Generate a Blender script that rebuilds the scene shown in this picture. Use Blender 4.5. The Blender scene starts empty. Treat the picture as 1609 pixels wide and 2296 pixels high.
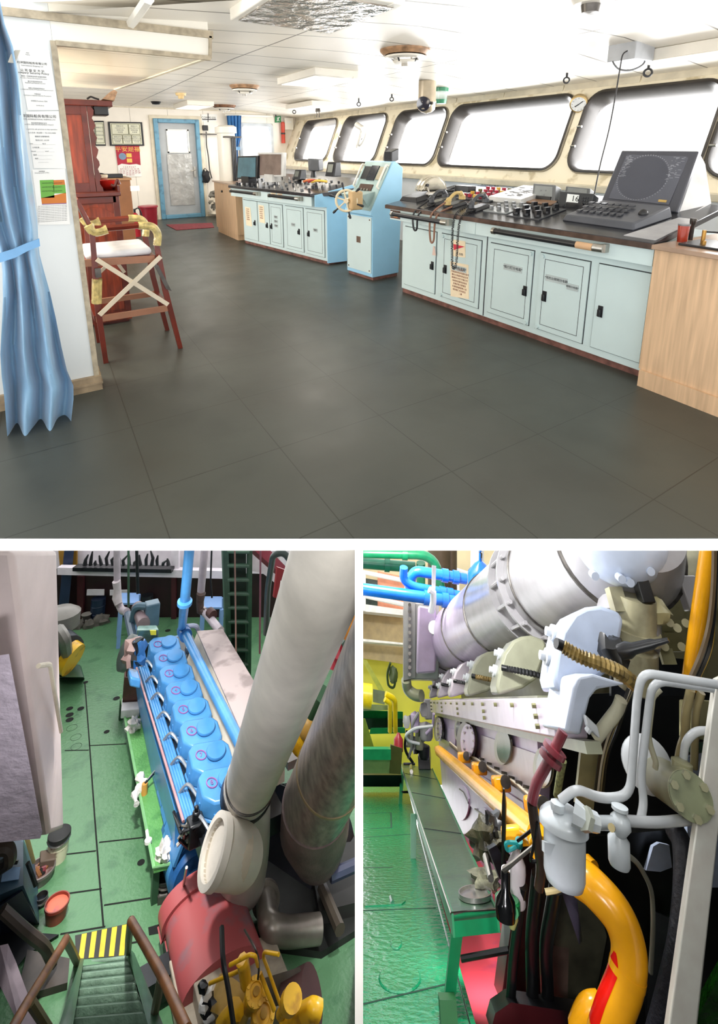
import bpy, bmesh, math, random
from mathutils import Vector as V, Matrix as M, noise as NZ
random.seed(7)
S = bpy.context.scene
COL = S.collection
# ---------------------------------------------------------------- camera
F, PX, PY = 1130.0, 804.5, 603.0          # focal length and principal point in pixels of the 1609 x 2296 frame
class Room:
    """One compartment: its axes seen from the camera, camera height over its floor."""
    def __init__(s, vx, vy, h):
        D = V((vx-PX, vy-PY, F)).normalized(); N = V((0, -F, vy-PY)).normalized()
        L = D.cross(N)
        if L.x < 0: L = -L
        s.A = M((L, D, N)); s.h = h
    def setM(s, B):
        s.M = M.Translation((0, 0, B.h)) @ (B.A @ s.A.transposed()).to_4x4() @ M.Translation((0, 0, -s.h))
    def ray(s, x, y): return s.A @ V((x-PX, y-PY, F))
    def on(s, x, y, ax, val):
        r = s.ray(x, y); i = 'xyz'.index(ax)
        p = r*((val-(s.h if i == 2 else 0))/r[i]); p.z += s.h
        return p
    def pl(s, x, y, p0, n):
        r = s.ray(x, y); o = V((0, 0, s.h)); n = V(n)
        return o + r*((V(p0)-o).dot(n)/r.dot(n))
    def dp(s, x, y, z):
        p = s.ray(x, y)*(z/F); p.z += s.h
        return p
    def depth(s, p): return (s.A.transposed() @ (V(p)-V((0, 0, s.h)))).z
    def sz(s, px, p): return px*s.depth(p)/F
B = Room(80, 335, 1.6); LL = Room(110, 817, 5.0); LR = Room(850, 1572, 1.6)
for r in (B, LL, LR): r.setM(B)
cd = bpy.data.cameras.new('camera'); cam = bpy.data.objects.new('camera', cd); COL.objects.link(cam)
cd.sensor_fit = 'HORIZONTAL'; cd.sensor_width = 36; cd.lens = F/1609*36; cd.shift_y = (PY-1148)/1609
cd.clip_start = .05; cd.clip_end = 200
cm = B.A @ M(((1, 0, 0), (0, -1, 0), (0, 0, -1)))
cam.matrix_world = M.Translation((0, 0, B.h)) @ cm.to_4x4()
S.camera = cam
# ---------------------------------------------------------------- world, light, exposure
S.view_settings.view_transform = 'Standard'; S.view_settings.look = 'None'
S.view_settings.gamma = 1; S.view_settings.use_curve_mapping = False
S.view_settings.exposure = 0.0
W = bpy.data.worlds.new('sky'); S.world = W; W.use_nodes = True
W.node_tree.nodes['Background'].inputs[0].default_value = (1, 1, 1, 1)
W.node_tree.nodes['Background'].inputs[1].default_value = 2.3
def lamp(kind, p, energy, room=None, to=None, size=.3, sy=None, col=(1, 1, 1), spot=None, blend=.5):
    room = room or B
    l = bpy.data.lights.new(kind.lower()+'_lamp', kind); l.energy = energy; l.color = col
    if kind == 'AREA':
        l.size = size
        if sy: l.shape = 'RECTANGLE'; l.size_y = sy
    elif kind != 'SUN': l.shadow_soft_size = size
    if spot: l.spot_size = math.radians(spot); l.spot_blend = blend
    o = bpy.data.objects.new(l.name, l); COL.objects.link(o)
    p = V(p); R = M.Identity(3)
    if to is not None: R = (V(to)-p).to_track_quat('-Z', 'Y').to_matrix()
    o.matrix_world = room.M @ M.Translation(p) @ R.to_4x4()
    return o
# daylight glare outside the front windows, ceiling box lights, unseen overhead lamps below deck, and unseen fill lamps added to brighten
lamp('AREA', (6.75, 6.0, 1.7), 820, B, (0, 6.0, 2.4), 13, 1.35)
for p in ((3.2, 6.2, 2.4), (4.85, 9.9, 2.33), (2.9, 11.2, 2.4)): lamp('AREA', p, 24, B, (p[0], p[1], 0), 1.0, col=(1, .93, .82))
lamp('AREA', (-.9, 5.2, 1.2), 60, B, (.9, 6.2, 2.4), .8, col=(1, .9, .74))
lamp('AREA', (-1.8, 7.5, 1.5), 150, B, (3, 7.5, .8), 2.0)  # unseen fill added behind the partition to brighten the far console fronts
lamp('AREA', LR.on(1078, 2030, 'z', .36), 12, LR, LR.on(1085, 2170, 'z', -.1), .15)  # unseen lamp added under the bench to brighten the red bilge
lamp('AREA', (-.5, 4.25, 2.1), 40, B, (.6, 4.5, .6), .6, col=(1, .93, .8))  # unseen fill added behind the partition, aimed at the chair
lamp('SPOT', LL.dp(290, 1060, 4.3), 950, LL, LL.on(280, 1890, 'z', 0), .12, col=(1, .98, .94), spot=66, blend=.9)
lamp('AREA', LL.dp(-40, 2330, 1.7), 30, LL, LL.dp(120, 1750, 3.5), .4, col=(.95, .95, 1))  # unseen fill added left of the frame to brighten casing and stairs
lamp('AREA', LL.dp(400, 1060, 7.0), 9, LL, LL.on(420, 1500, 'z', 1), .6)
lamp('AREA', LR.dp(1010, 1080, 4.5), 105, LR, LR.dp(960, 1850, 6), .25)
lamp('AREA', LR.dp(900, 1130, 10), 240, LR, LR.dp(880, 1560, 14), .8, col=(1, .97, .85))
lamp('AREA', LR.dp(1420, 1080, 3.1), 6, LR, LR.dp(1330, 1700, 3.3), .4)
lamp('AREA', LR.dp(1655, 1750, 2.0), 7, LR, LR.dp(1330, 1850, 3.1), .35)  # unseen fill added right of the frame for filter bowls and post
lamp('SPOT', LR.dp(1090, 2425, 1.5), 420, LR, LR.dp(1080, 2150, 3.6), .15, col=(.97, .93, 1), spot=46, blend=.8)  # unseen spot added below the frame to brighten the bilge
# ---------------------------------------------------------------- materials
def lin(h):
    h = h.lstrip('#'); c = [int(h[i:i+2], 16)/255 for i in (0, 2, 4)]
    return [x/12.92 if x <= .04045 else ((x+.055)/1.055)**2.4 for x in c]
MATS = {}
def mat(key, col=None, rough=.5, metal=0, var=.08, sc=6, bump=.0, bsc=40, emit=0, alpha=1, dirt=None, trans=0, coat=0, stretch=None):
    if key in MATS: return MATS[key]
    m = bpy.data.materials.new(key); MATS[key] = m; m.use_nodes = True
    nt = m.node_tree; nd = nt.nodes; lk = nt.links; b = nd['Principled BSDF']
    c = lin(col)
    tc = nd.new('ShaderNodeTexCoord')
    src = tc.outputs['Object']
    if stretch:
        mp = nd.new('ShaderNodeMapping'); mp.inputs['Scale'].default_value = stretch
        lk.new(src, mp.inputs[0]); src = mp.outputs[0]
    n = nd.new('ShaderNodeTexNoise'); n.inputs['Scale'].default_value = sc; n.inputs['Detail'].default_value = 5
    lk.new(src, n.inputs['Vector'])
    rp = nd.new('ShaderNodeValToRGB'); e = rp.color_ramp.elements
    e[0].position = .3; e[1].position = .7
    d = lin(dirt) if dirt else [x*(1-var*2.2) for x in c]
    e[0].color = (*d, 1); e[1].color = (*[min(1, x*(1+var)) for x in c], 1)
    if dirt:
        e[0].position = .36; e[1].position = .46
    lk.new(n.outputs[0], rp.inputs[0]); lk.new(rp.outputs[0], b.inputs['Base Color'])
    b.inputs['Roughness'].default_value = rough; b.inputs['Metallic'].default_value = metal
    if coat: b.inputs['Coat Weight'].default_value = coat
    if trans: b.inputs['Transmission Weight'].default_value = trans
    if alpha < 1: b.inputs['Alpha'].default_value = alpha
    if emit:
        b.inputs['Emission Color'].default_value = (*c, 1); b.inputs['Emission Strength'].default_value = emit
    if bump:
        n2 = nd.new('ShaderNodeTexNoise'); n2.inputs['Scale'].default_value = bsc; n2.inputs['Detail'].default_value = 4
        lk.new(src, n2.inputs['Vector'])
        bp = nd.new('ShaderNodeBump'); bp.inputs['Strength'].default_value = bump; bp.inputs['Distance'].default_value = .02
        lk.new(n2.outputs[0], bp.inputs['Height']); lk.new(bp.outputs[0], b.inputs['Normal'])
    return m
def seams(key, col, line, specs, rough=.4, var=.08, sc=4, bump=0, bsc=30, width=.008, rvar=0, wear=None):
    """paint with thin joint lines; specs: list of (axis, spacing, offset)"""
    m = mat(key, col, rough, var=var, sc=sc, bump=bump, bsc=bsc)
    nt = m.node_tree; nd = nt.nodes; lk = nt.links; b = nd['Principled BSDF']
    tc = nd.new('ShaderNodeTexCoord'); sp = nd.new('ShaderNodeSeparateXYZ'); lk.new(tc.outputs['Object'], sp.inputs[0])
    tot = None
    def math_(op, a, b_=None):
        k = nd.new('ShaderNodeMath'); k.operation = op
        for i, v in enumerate((a, b_)):
            if v is None: continue
            if isinstance(v, (int, float)): k.inputs[i].default_value = v
            else: lk.new(v, k.inputs[i])
        return k.outputs[0]
    for ax, step, off in specs:
        v = math_('ADD', sp.outputs[ax], -off)
        v = math_('DIVIDE', v, step); fr = math_('FRACT', math_('ADD', v, 100.5))
        d = math_('ABSOLUTE', math_('SUBTRACT', fr, .5))
        ln = math_('LESS_THAN', d, width/step/2)
        tot = ln if tot is None else math_('MAXIMUM', tot, ln)
    mx = nd.new('ShaderNodeMix'); mx.data_type = 'RGBA'
    lk.new(tot, mx.inputs[0]); old = b.inputs['Base Color'].links[0].from_socket
    if wear:
        n3 = nd.new('ShaderNodeTexNoise'); n3.inputs['Scale'].default_value = 1.1; n3.inputs['Detail'].default_value = 6
        lk.new(tc.outputs['Object'], n3.inputs['Vector'])
        r3 = nd.new('ShaderNodeValToRGB'); r3.color_ramp.elements[0].position = .45; r3.color_ramp.elements[1].position = .65
        lk.new(n3.outputs[0], r3.inputs[0])
        m3 = nd.new('ShaderNodeMix'); m3.data_type = 'RGBA'; lk.new(r3.outputs[0], m3.inputs[0])
        lk.new(old, m3.inputs[6]); m3.inputs[7].default_value = (*lin(wear), 1); old = m3.outputs[2]
    lk.new(old, mx.inputs[6]); mx.inputs[7].default_value = (*lin(line), 1)
    lk.new(mx.outputs[2], b.inputs['Base Color'])
    if rvar:
        n4 = nd.new('ShaderNodeTexNoise'); n4.inputs['Scale'].default_value = 3; n4.inputs['Detail'].default_value = 5
        lk.new(tc.outputs['Object'], n4.inputs['Vector'])
        mr = nd.new('ShaderNodeMapRange'); mr.inputs[3].default_value = rough-rvar; mr.inputs[4].default_value = rough+rvar
        lk.new(n4.outputs[0], mr.inputs[0]); lk.new(mr.outputs[0], b.inputs['Roughness'])
    return m
# ---------------------------------------------------------------- mesh building
class MB:
    def __init__(s): s.v = []; s.f = []; s.mi = []
    def add(s, vs, fs, mi=0):
        o = len(s.v); s.v += [V(p) for p in vs]; s.f += [[o+i for i in f] for f in fs]; s.mi += [mi]*len(fs); return s
    def hexa(s, a, b, mi=0):           # two matching polygons, bottom and top
        n = len(a)
        fs = [list(range(n))[::-1], list(range(n, 2*n))]+[[i, (i+1) % n, n+(i+1) % n, n+i] for i in range(n)]
        return s.add(list(a)+list(b), fs, mi)
    def box(s, x0, y0, z0, x1, y1, z1, mi=0):
        a = [(x0, y0, z0), (x1, y0, z0), (x1, y1, z0), (x0, y1, z0)]
        return s.hexa(a, [(p[0], p[1], z1) for p in a], mi)
    def obox(s, c, ux, uy, uz, mi=0):  # centre and three half axes
        c, ux, uy, uz = V(c), V(ux), V(uy), V(uz)
        a = [c-ux-uy-uz, c+ux-uy-uz, c+ux+uy-uz, c-ux+uy-uz]
        return s.hexa(a, [p+2*uz for p in a], mi)
    def prism(s, poly, vec, mi=0):
        a = [V(p) for p in poly]; return s.hexa(a, [p+V(vec) for p in a], mi)
    def ring(s, c, u, w, r, n): return [c+u*(r*math.cos(2*math.pi*i/n))+w*(r*math.sin(2*math.pi*i/n)) for i in range(n)]
    def lathe(s, prof, o, ax, n=20, mi=0, cap=True, sq=1.0):
        o = V(o); ax = V(ax).normalized(); u = ax.orthogonal().normalized(); w = ax.cross(u)*sq
        vs = []; fs = []
        for r, t in prof: vs += s.ring(o+ax*t, u, w, max(r, 1e-5), n)
        for k in range(len(prof)-1):
            for i in range(n):
                j = (i+1) % n; fs.append([k*n+i, k*n+j, (k+1)*n+j, (k+1)*n+i])
        if cap:
            if prof[0][0] > 1e-4: fs.append(list(range(n))[::-1])
            if prof[-1][0] > 1e-4: fs.append([(len(prof)-1)*n+i for i in range(n)])
        return s.add(vs, fs, mi)
    def cyl(s, p0, p1, r, r1=None, n=16, mi=0):
        p0, p1 = V(p0), V(p1); return s.lathe([(r, 0), (r if r1 is None else r1, (p1-p0).length)], p0, p1-p0, n, mi)
    def ball(s, c, r, n=12, mi=0, ax=(0, 0, 1), k=1.0):
        m = max(4, n//2); return s.lathe([(r*math.sin(math.pi*i/m), -r*k*math.cos(math.pi*i/m)) for i in range(m+1)], c, ax, n, mi, False)
    def tube(s, pts, r, n=8, mi=0, closed=False, cap=True):
        pts = [V(p) for p in pts]; N = len(pts); rs = r if isinstance(r, (list, tuple)) else [r]*N
        vs = []; fs = []; u = None
        for i, p in enumerate(pts):
            a = pts[i-1] if (i or closed) else pts[0]; b = pts[(i+1) % N] if (i < N-1 or closed) else pts[-1]
            t = (b-a).normalized()
            if u is None: u = t.orthogonal().normalized()
            u = (u-t*u.dot(t)).normalized(); w = t.cross(u)
            vs += s.ring(p, u, w, rs[i], n)
        for k in range(N if closed else N-1):
            k2 = (k+1) % N
            for i in range(n):
                j = (i+1) % n; fs.append([k*n+i, k*n+j, k2*n+j, k2*n+i])
        if cap and not closed: fs += [list(range(n))[::-1], [(N-1)*n+i for i in range(n)]]
        return s.add(vs, fs, mi)
    def blob(s, c, sx, sy, sz_, seed=0, amp=.35, n=14, mi=0, fr=2.5):
        c = V(c); vs = []; fs = []; m = n//2
        for k in range(m+1):
            for i in range(n):
                a = math.pi*k/m; b = 2*math.pi*i/n
                d = V((math.sin(a)*math.cos(b), math.sin(a)*math.sin(b), math.cos(a)))
                q = 1+amp*NZ.noise(d*fr+V((seed*7.3, seed*1.7, 0)))*1.6
                vs.append(c+V((d.x*sx*q, d.y*sy*q, max(-.9, d.z*q)*sz_)))
        for k in range(m):
            for i in range(n):
                j = (i+1) % n; fs.append([k*n+i, k*n+j, (k+1)*n+j, (k+1)*n+i])
        return s.add(vs, fs, mi)
def fil(pts, rad, seg=5):
    """round the corners of a polyline"""
    pts = [V(p) for p in pts]; out = [pts[0]]
    for i in range(1, len(pts)-1):
        a, b, c = pts[i-1], pts[i], pts[i+1]
        r = min(rad, (a-b).length*.48, (c-b).length*.48)
        p0 = b+(a-b).normalized()*r; p1 = b+(c-b).normalized()*r
        for k in range(seg+1):
            t = k/seg; out.append(p0*(1-t)**2+b*2*t*(1-t)+p1*t*t)
    return out+[pts[-1]]
def catm(pts, seg=6):
    pts = [V(p) for p in pts]; P = [pts[0]]+pts+[pts[-1]]; out = []
    for i in range(1, len(P)-2):
        a, b, c, d = P[i-1:i+3]
        for k in range(seg):
            t = k/seg; out.append(.5*((2*b)+(c-a)*t+(2*a-5*b+4*c-d)*t*t+(3*b-a-3*c+d)*t**3))
    return out+[pts[-1]]
ROOT = {}; RM = {}
def trim_at_divider(bm, room, base):
    """pipes and casings are cut at the added divider between the two lower compartments"""
    sx = 1 if room is LL else -1
    co = V((0, 0, room.h))-base
    fw = room.A @ V((0, 0, 1)); close = min((v.co-co).dot(fw) for v in bm.verts) < 2.75     # things close to the deck edge stop right under it
    for n in (room.A @ V((sx, 0, sx*2.5/F)), room.A @ V((0, -1, ((1234.6 if close else 1219)-PY)/F))): cut_plane(bm, n, co)
def cut_plane(bm, n, co):
    if not any((v.co-co).dot(n) > 0 for v in bm.verts): return
    r = bmesh.ops.bisect_plane(bm, geom=bm.verts[:]+bm.edges[:]+bm.faces[:], plane_co=co, plane_no=n, clear_outer=True)
    ed = [e for e in r['geom_cut'] if isinstance(e, bmesh.types.BMEdge)]
    if ed:
        try: bmesh.ops.holes_fill(bm, edges=ed)
        except Exception: pass
def _obj(name, vs, mb, mats, parent, mw, smooth, bevel, cut=None):
    me = bpy.data.meshes.new(name); me.from_pydata([tuple(p) for p in vs], [], mb.f)
    mats = mats if isinstance(mats, (list, tuple)) else [mats]
    for m in mats: me.materials.append(m)
    for p, i in zip(me.polygons, mb.mi): p.material_index = min(i, len(mats)-1)
    bm = bmesh.new(); bm.from_mesh(me); bmesh.ops.recalc_face_normals(bm, faces=bm.faces)
    if cut: trim_at_divider(bm, *cut)
    bm.to_mesh(me); bm.free()
    me.shade_smooth(); me.set_sharp_from_angle(angle=math.radians(smooth))
    o = bpy.data.objects.new(name, me); COL.objects.link(o)
    if parent: o.parent = parent
    if mw is not None: o.matrix_world = mw
    if bevel:
        b = o.modifiers.new('edge', 'BEVEL'); b.width = bevel; b.segments = 2; b.limit_method = 'ANGLE'; b.angle_limit = math.radians(40); b.use_clamp_overlap = True
    return o
def tagit(o, label, cat, group=None, kind=None):
    if label: o['label'] = label
    if cat: o['category'] = cat
    if group: o['group'] = group
    if kind: o['kind'] = kind
def thing(name, label, cat, base, room=None, group=None, kind=None):
    room = room or B
    o = bpy.data.objects.new(name, None); COL.objects.link(o); o.empty_display_size = .1
    o.matrix_world = room.M @ M.Translation(V(base)); tagit(o, label, cat, group, kind)
    ROOT[o.name] = V(base); RM[o.name] = room; return o
def part(root, name, mb, mats, parent=None, label=None, smooth=40, bevel=0, kind=None):
    base = ROOT[root.name]
    o = _obj(name, [p-base for p in mb.v], mb, mats, parent or root, None, smooth, bevel, (RM[root.name], base) if RM.get(root.name, B) is not B else None)
    if label: o['label'] = label
    if kind: o['kind'] = kind
    return o
def single(name, label, cat, mb, mats, room=None, group=None, kind=None, smooth=40, bevel=0):
    room = room or B
    n = len(mb.v); c = sum(mb.v, V())/n; c.z = min(p.z for p in mb.v)
    o = _obj(name, [p-c for p in mb.v], mb, mats, None, room.M @ M.Translation(c), smooth, bevel, (room, c) if room is not B else None)
    ROOT[o.name] = c; RM[o.name] = room
    tagit(o, label, cat, group, kind); return o
def struct(name, mb, mats, room=None, smooth=30, bevel=0):
    o = _obj(name, mb.v, mb, mats, None, (room or B).M.copy(), smooth, bevel, (room, V((0, 0, 0))) if room not in (None, B) else None); o['kind'] = 'structure'; ROOT[o.name] = V((0, 0, 0)); RM[o.name] = room or B; return o
def text(root, name, s, p, ux, uy, size, m, parent=None, align='CENTER', depth=.0008):
    """raised lettering: p = anchor, ux along the line, uy up"""
    base = ROOT[root.name]
    cu = bpy.data.curves.new(name, 'FONT'); cu.body = s; cu.size = size; cu.align_x = align; cu.align_y = 'CENTER'; cu.extrude = depth; cu.resolution_u = 2
    t = bpy.data.objects.new(name, cu); COL.objects.link(t)
    dg = bpy.context.evaluated_depsgraph_get(); dg.update()
    me = bpy.data.meshes.new_from_object(t.evaluated_get(dg))
    bpy.data.objects.remove(t); bpy.data.curves.remove(cu)
    ux, uy = V(ux).normalized(), V(uy).normalized(); uz = ux.cross(uy)
    R = M((ux, uy, uz)).transposed().to_4x4()
    me.transform(M.Translation(V(p)-base) @ R)
    me.materials.clear(); me.materials.append(m)
    o = bpy.data.objects.new(name, me); COL.objects.link(o); o.parent = parent or root
    return o
X, Y, Z = V((1, 0, 0)), V((0, 1, 0)), V((0, 0, 1))
# ================================================================ THE BRIDGE
class Fr:
    """upright local frame: a along u, b inward, z up"""
    def __init__(s, L, R, room=None):
        s.o = V((L[0], L[1], 0)); d = V((R[0], R[1], 0))-s.o; s.len = d.length; s.u = d.normalized(); s.w = V((-s.u.y, s.u.x, 0)); s.room = room or B
    def p(s, a, b, z): return s.o+s.u*a+s.w*b+Z*z
    def q(s, px, py, b=0): return s.room.pl(px, py, s.p(0, b, 0), s.w)
    def az(s, px, py, b=0):
        d = s.q(px, py, b)-s.o; return d.dot(s.u), d.z
    def box(s, mb, a0, b0, z0, a1, b1, z1, mi=0):
        return mb.hexa([s.p(a0, b0, z0), s.p(a1, b0, z0), s.p(a1, b1, z0), s.p(a0, b1, z0)], [s.p(a0, b0, z1), s.p(a1, b0, z1), s.p(a1, b1, z1), s.p(a0, b1, z1)], mi)
    def lines(s, mb, a0, z0, a1, z1, b, t=.006, d=.001, mi=1):
        for x0, y0, x1, y1 in ((a0, z0, a1, z0+t), (a0, z1-t, a1, z1), (a0, z0, a0+t, z1), (a1-t, z0, a1, z1)): s.box(mb, x0, b-d, y0, x1, b+.004, y1, mi)
white = mat('white_panel', '#f2eee2', .35, var=.02, sc=2)
cream = mat('cream_trim', '#d9cfb8', .5, var=.08)
trimw = mat('worn_trim', '#b3a68e', .6, var=.15, sc=20)
paper = mat('paper', '#f2f1ec', .8, var=.02)
tan = mat('tan_paper', '#f0dfc0', .8, var=.03)
ink = mat('ink', '#2a2a2e', .7, var=0)
grey_ink = mat('grey_ink', '#77797c', .7, var=0)
black = mat('black_plastic', '#1d1e22', .35, var=.1)
dark = mat('dark_line', '#33363a', .7, var=.05)
steel = mat('steel', '#b8b4ac', .3, 1, var=.1)
dsteel = mat('dark_steel', '#5f5b57', .3, .9, var=.2, sc=12)
paleblue = mat('pale_cabinet_paint', '#c9dbdb', .4, var=.02, sc=3)
skyblue = mat('blue_lit_cabinet_paint', '#9dceea', .4, var=.03, sc=3)  # cabinet paint again, bluer: the light on side faces put into the colour
ctop = mat('console_top', '#2b2c31', .22, var=.15, sc=5)
cedge = mat('console_edge', '#5d4a40', .25, .3, var=.25, sc=9)
oak = mat('light_oak', '#d2b08c', .5, var=.1, sc=3, stretch=(14, 14, .8))
redwood = mat('red_wood', '#7d2f14', .3, var=.25, sc=4, stretch=(10, 10, 1))
dredwood = mat('dark_red_wood', '#551d12', .3, var=.2, sc=8)
kick = mat('red_brown_base', '#7b5248', .7, var=.25, sc=12)
# --- floor, and the white slab and plate added as dividers between the three compartments
f0, f1 = B.on(0, 1206, 'z', 0), B.on(1609, 1206, 'z', 0)
fd = (f1-f0).normalized(); fn = V((fd.y, -fd.x, 0))
if fn.y > 0: fn = -fn
th = -B.pl(804, 1234.5, f0, fn).z
def edge(x): return f0+fd*((x-f0.x)/fd.x)
floor_m = seams('deck_vinyl', '#464943', '#2c2d27', [(0, .66, .28), (1, .66, .35)], rough=.4, var=.12, sc=2.2, width=.005, rvar=.1, wear='#3b3c36', bump=.05, bsc=5)
slab_m = mat('white_divider', '#fbfbfb', .6, var=0)
poly = [edge(-3.6), edge(6.4), V((6.4, 12.7, 0)), V((-3.6, 12.7, 0))]
struct('floor', MB().prism([p-Z*.004 for p in poly], Z*.004), floor_m)
struct('trim_1', MB().prism([p-Z*th for p in poly], Z*(th-.0042)), slab_m)
e0 = edge(f0.x+(f1.x-f0.x)*.5); e0 = B.pl(804.5, 1225, f0, fn)
hd = V((e0.x, e0.y, 0)).normalized(); sd = V((hd.y, -hd.x, 0))
def wedge():
    """added white divider between the two lower compartments; its front edge slopes from the slab down towards the camera to catch light"""
    e1 = B.dp(804.5, 2420, 1.25); bot, top = [], []
    for q, L in ((e1, bot), (e0, top)):
        w0 = B.sz(9.2, q)
        for sx, k in ((-1, 0), (1, 0), (1, 1), (-1, 1)): L.append((q+sd*(sx*w0)) if not k else (V((0, 0, q.z if L is top else -14))+hd*15+sd*(sx*w0)))
    bot[2].z = bot[3].z = -16; 
    return MB().hexa(bot, top)
struct('trim_2', wedge(), slab_m)
# unseen enclosure of the two lower compartments, there to keep sky light out
def plane_px(p, q, room=B): return room.dp(*p), room.dp(*q)
dkm = mat('compartment_paint', '#4a4c4a', .7, var=.1)
lo0, lo1 = B.dp(-900, 2440, 1.05), B.dp(2500, 2440, 1.05)
wf = [lo0, lo1, lo1+(lo1-V((0, 0, 1.6)))*9, lo0+(lo0-V((0, 0, 1.6)))*9]
struct('wall_near', MB().prism(wf, -hd*.05), dkm)
struct('wall_port', MB().prism([B.dp(-70, 1216, 2.4), B.dp(-70, 1216, 20), B.dp(-70, 2900, 20), B.dp(-70, 2460, 1.1)], sd*-.05), dkm)
struct('wall_starboard', MB().prism([B.dp(1680, 1216, 2.4), B.dp(1680, 1216, 20), B.dp(1680, 2900, 20), B.dp(1680, 2460, 1.1)], sd*.05), dkm)
# --- ceiling
def cz(x, y):
    z = 2.53-.17*max(0, min(1, (5.6-y)/2))*max(0, min(1, (2.6-x)/2.5))
    return z-.13*max(0, min(1, (x-4.4)/1.48))
c0, c1 = B.on(-150, -45, 'z', 2.53), B.on(1750, -45, 'z', 2.53)
mb = MB(); NX, NY = 40, 24; vs = []
for i in range(NX+1):
    x = -2.5+8.6*i/NX; ys = c0.y+(c1.y-c0.y)*(x-c0.x)/(c1.x-c0.x); ys = min(ys, 4.2) if x < 0 else ys
    for j in range(NY+1):
        y = ys+(12.55-ys)*j/NY; vs.append(V((x, y, cz(x, y))))
fs = [[i*(NY+1)+j, (i+1)*(NY+1)+j, (i+1)*(NY+1)+j+1, i*(NY+1)+j+1] for i in range(NX) for j in range(NY)]
mb.add(vs, fs)
mb.add([v+Z*.05 for v in vs], fs)
ceil_m = seams('ceiling_panels', '#f6f0e4', '#6f675b', [(1, .61, .3), (0, 2.05, 3.93)], rough=.4, var=.015, sc=1.5, width=.017)
mb.prism([V((c0.x-1, c0.y-.3, 2.56)), V((c1.x+1.5, c1.y-1, 2.56)), V((c1.x-.6, c1.y-4.6, 2.56)), V((c0.x-3, c0.y-4, 2.56))], Z*.04)
struct('ceiling', mb, ceil_m)
# --- far wall with door and window openings
wm = seams('wall_panels', '#f3ece0', '#a9a294', [(0, .8, .25)], rough=.35, var=.02, width=.008)
mb = MB()
for x0, x1, z0, z1 in ((-2.5, 2.31, 0, 2.54), (2.31, 3.33, 2.28, 2.54), (3.33, 4.3, 0, 2.54), (4.3, 5.2, 0, 1.1), (4.3, 5.2, 2.24, 2.54), (5.2, 6.4, 0, 2.54)): mb.box(x0, 12.5, z0, x1, 12.62, z1)
struct('wall_back', mb, wm)
mb = MB()
mb.box(-2.5, 12.49, 2.49, 6.2, 12.5, 2.52)
struct('trim_3', mb, cream)
mb = MB().box(-2.5, 12.47, 0, 2.25, 12.5, .1).box(3.4, 12.47, 0, 5.5, 12.5, .1)
struct('baseboard_back', mb, trimw)
# --- side wall behind the partition (closes the passage)
struct('wall_left', MB().box(-2.6, 3.7, 0, -2.5, 12.6, 2.54), white)
# --- leaning window wall
def wp(y, v, off=0):   # v = height, off along outward normal
    n = V((1, 0, -.4)).normalized(); return V((5.4+.4*(v-1.2), y, v))+n*off
SILL, TOP = 1.2, 2.41
WIN = [(10.15, 11.85), (8.22, 9.85), (6.5, 7.92), (4.15, 6.4), (2.5, 3.99), (.9, 2.46)]
def rrect(y0, y1, v0, v1, r, n=7):
    out = []
    for cy, cv, a0 in ((y1-r, v1-r, 0), (y0+r, v1-r, 90), (y0+r, v0+r, 180), (y1-r, v0+r, 270)):
        for k in range(n+1):
            a = math.radians(a0+90*k/n); out.append((cy+r*math.cos(a), cv+r*math.sin(a)))
    return out
wall_beige = mat('window_wall_paint', '#e6dcc4', .45, var=.06, sc=5, dirt='#c6b898')
bezel = mat('worn_window_bezel', '#413d3a', .35, .2, var=.1, sc=4)
gask = mat('window_gasket', '#a39b8a', .5, .3, var=.2)
glass = mat('window_glass', '#ffffff', .02, var=0, alpha=.06)
mb = MB(); bounds = [12.62]+[(WIN[i][0]+WIN[i+1][1])/2 for i in range(5)]+[.4]
V0, V1 = 1.34, 2.27
for i, (y0, y1) in enumerate(WIN):
    hi, lo = bounds[i], bounds[i+1]
    loop = rrect(y0, y1, V0, V1, .2); n = len(loop); cy, cv = (y0+y1)/2, (V0+V1)/2
    outer = []
    for k, (y, v) in enumerate(loop):
        q = k//8
        outer.append(((hi if q in (0, 3) else lo), (TOP if q < 2 else SILL)) if k % 8 in (3, 4) else ((hi if q in (0, 3) else lo, v) if (k % 8 < 3) == (q in (0, 2)) else (y, TOP if q < 2 else SILL)))
    for off in (0, .2):
        vs = [wp(y, v, off) for y, v in loop]+[wp(y, v, off) for y, v in outer]
        mb.add(vs, [[k, (k+1) % n, n+(k+1) % n, n+k] for k in range(n)])
struct('wall_right', mb, wall_beige)
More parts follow.
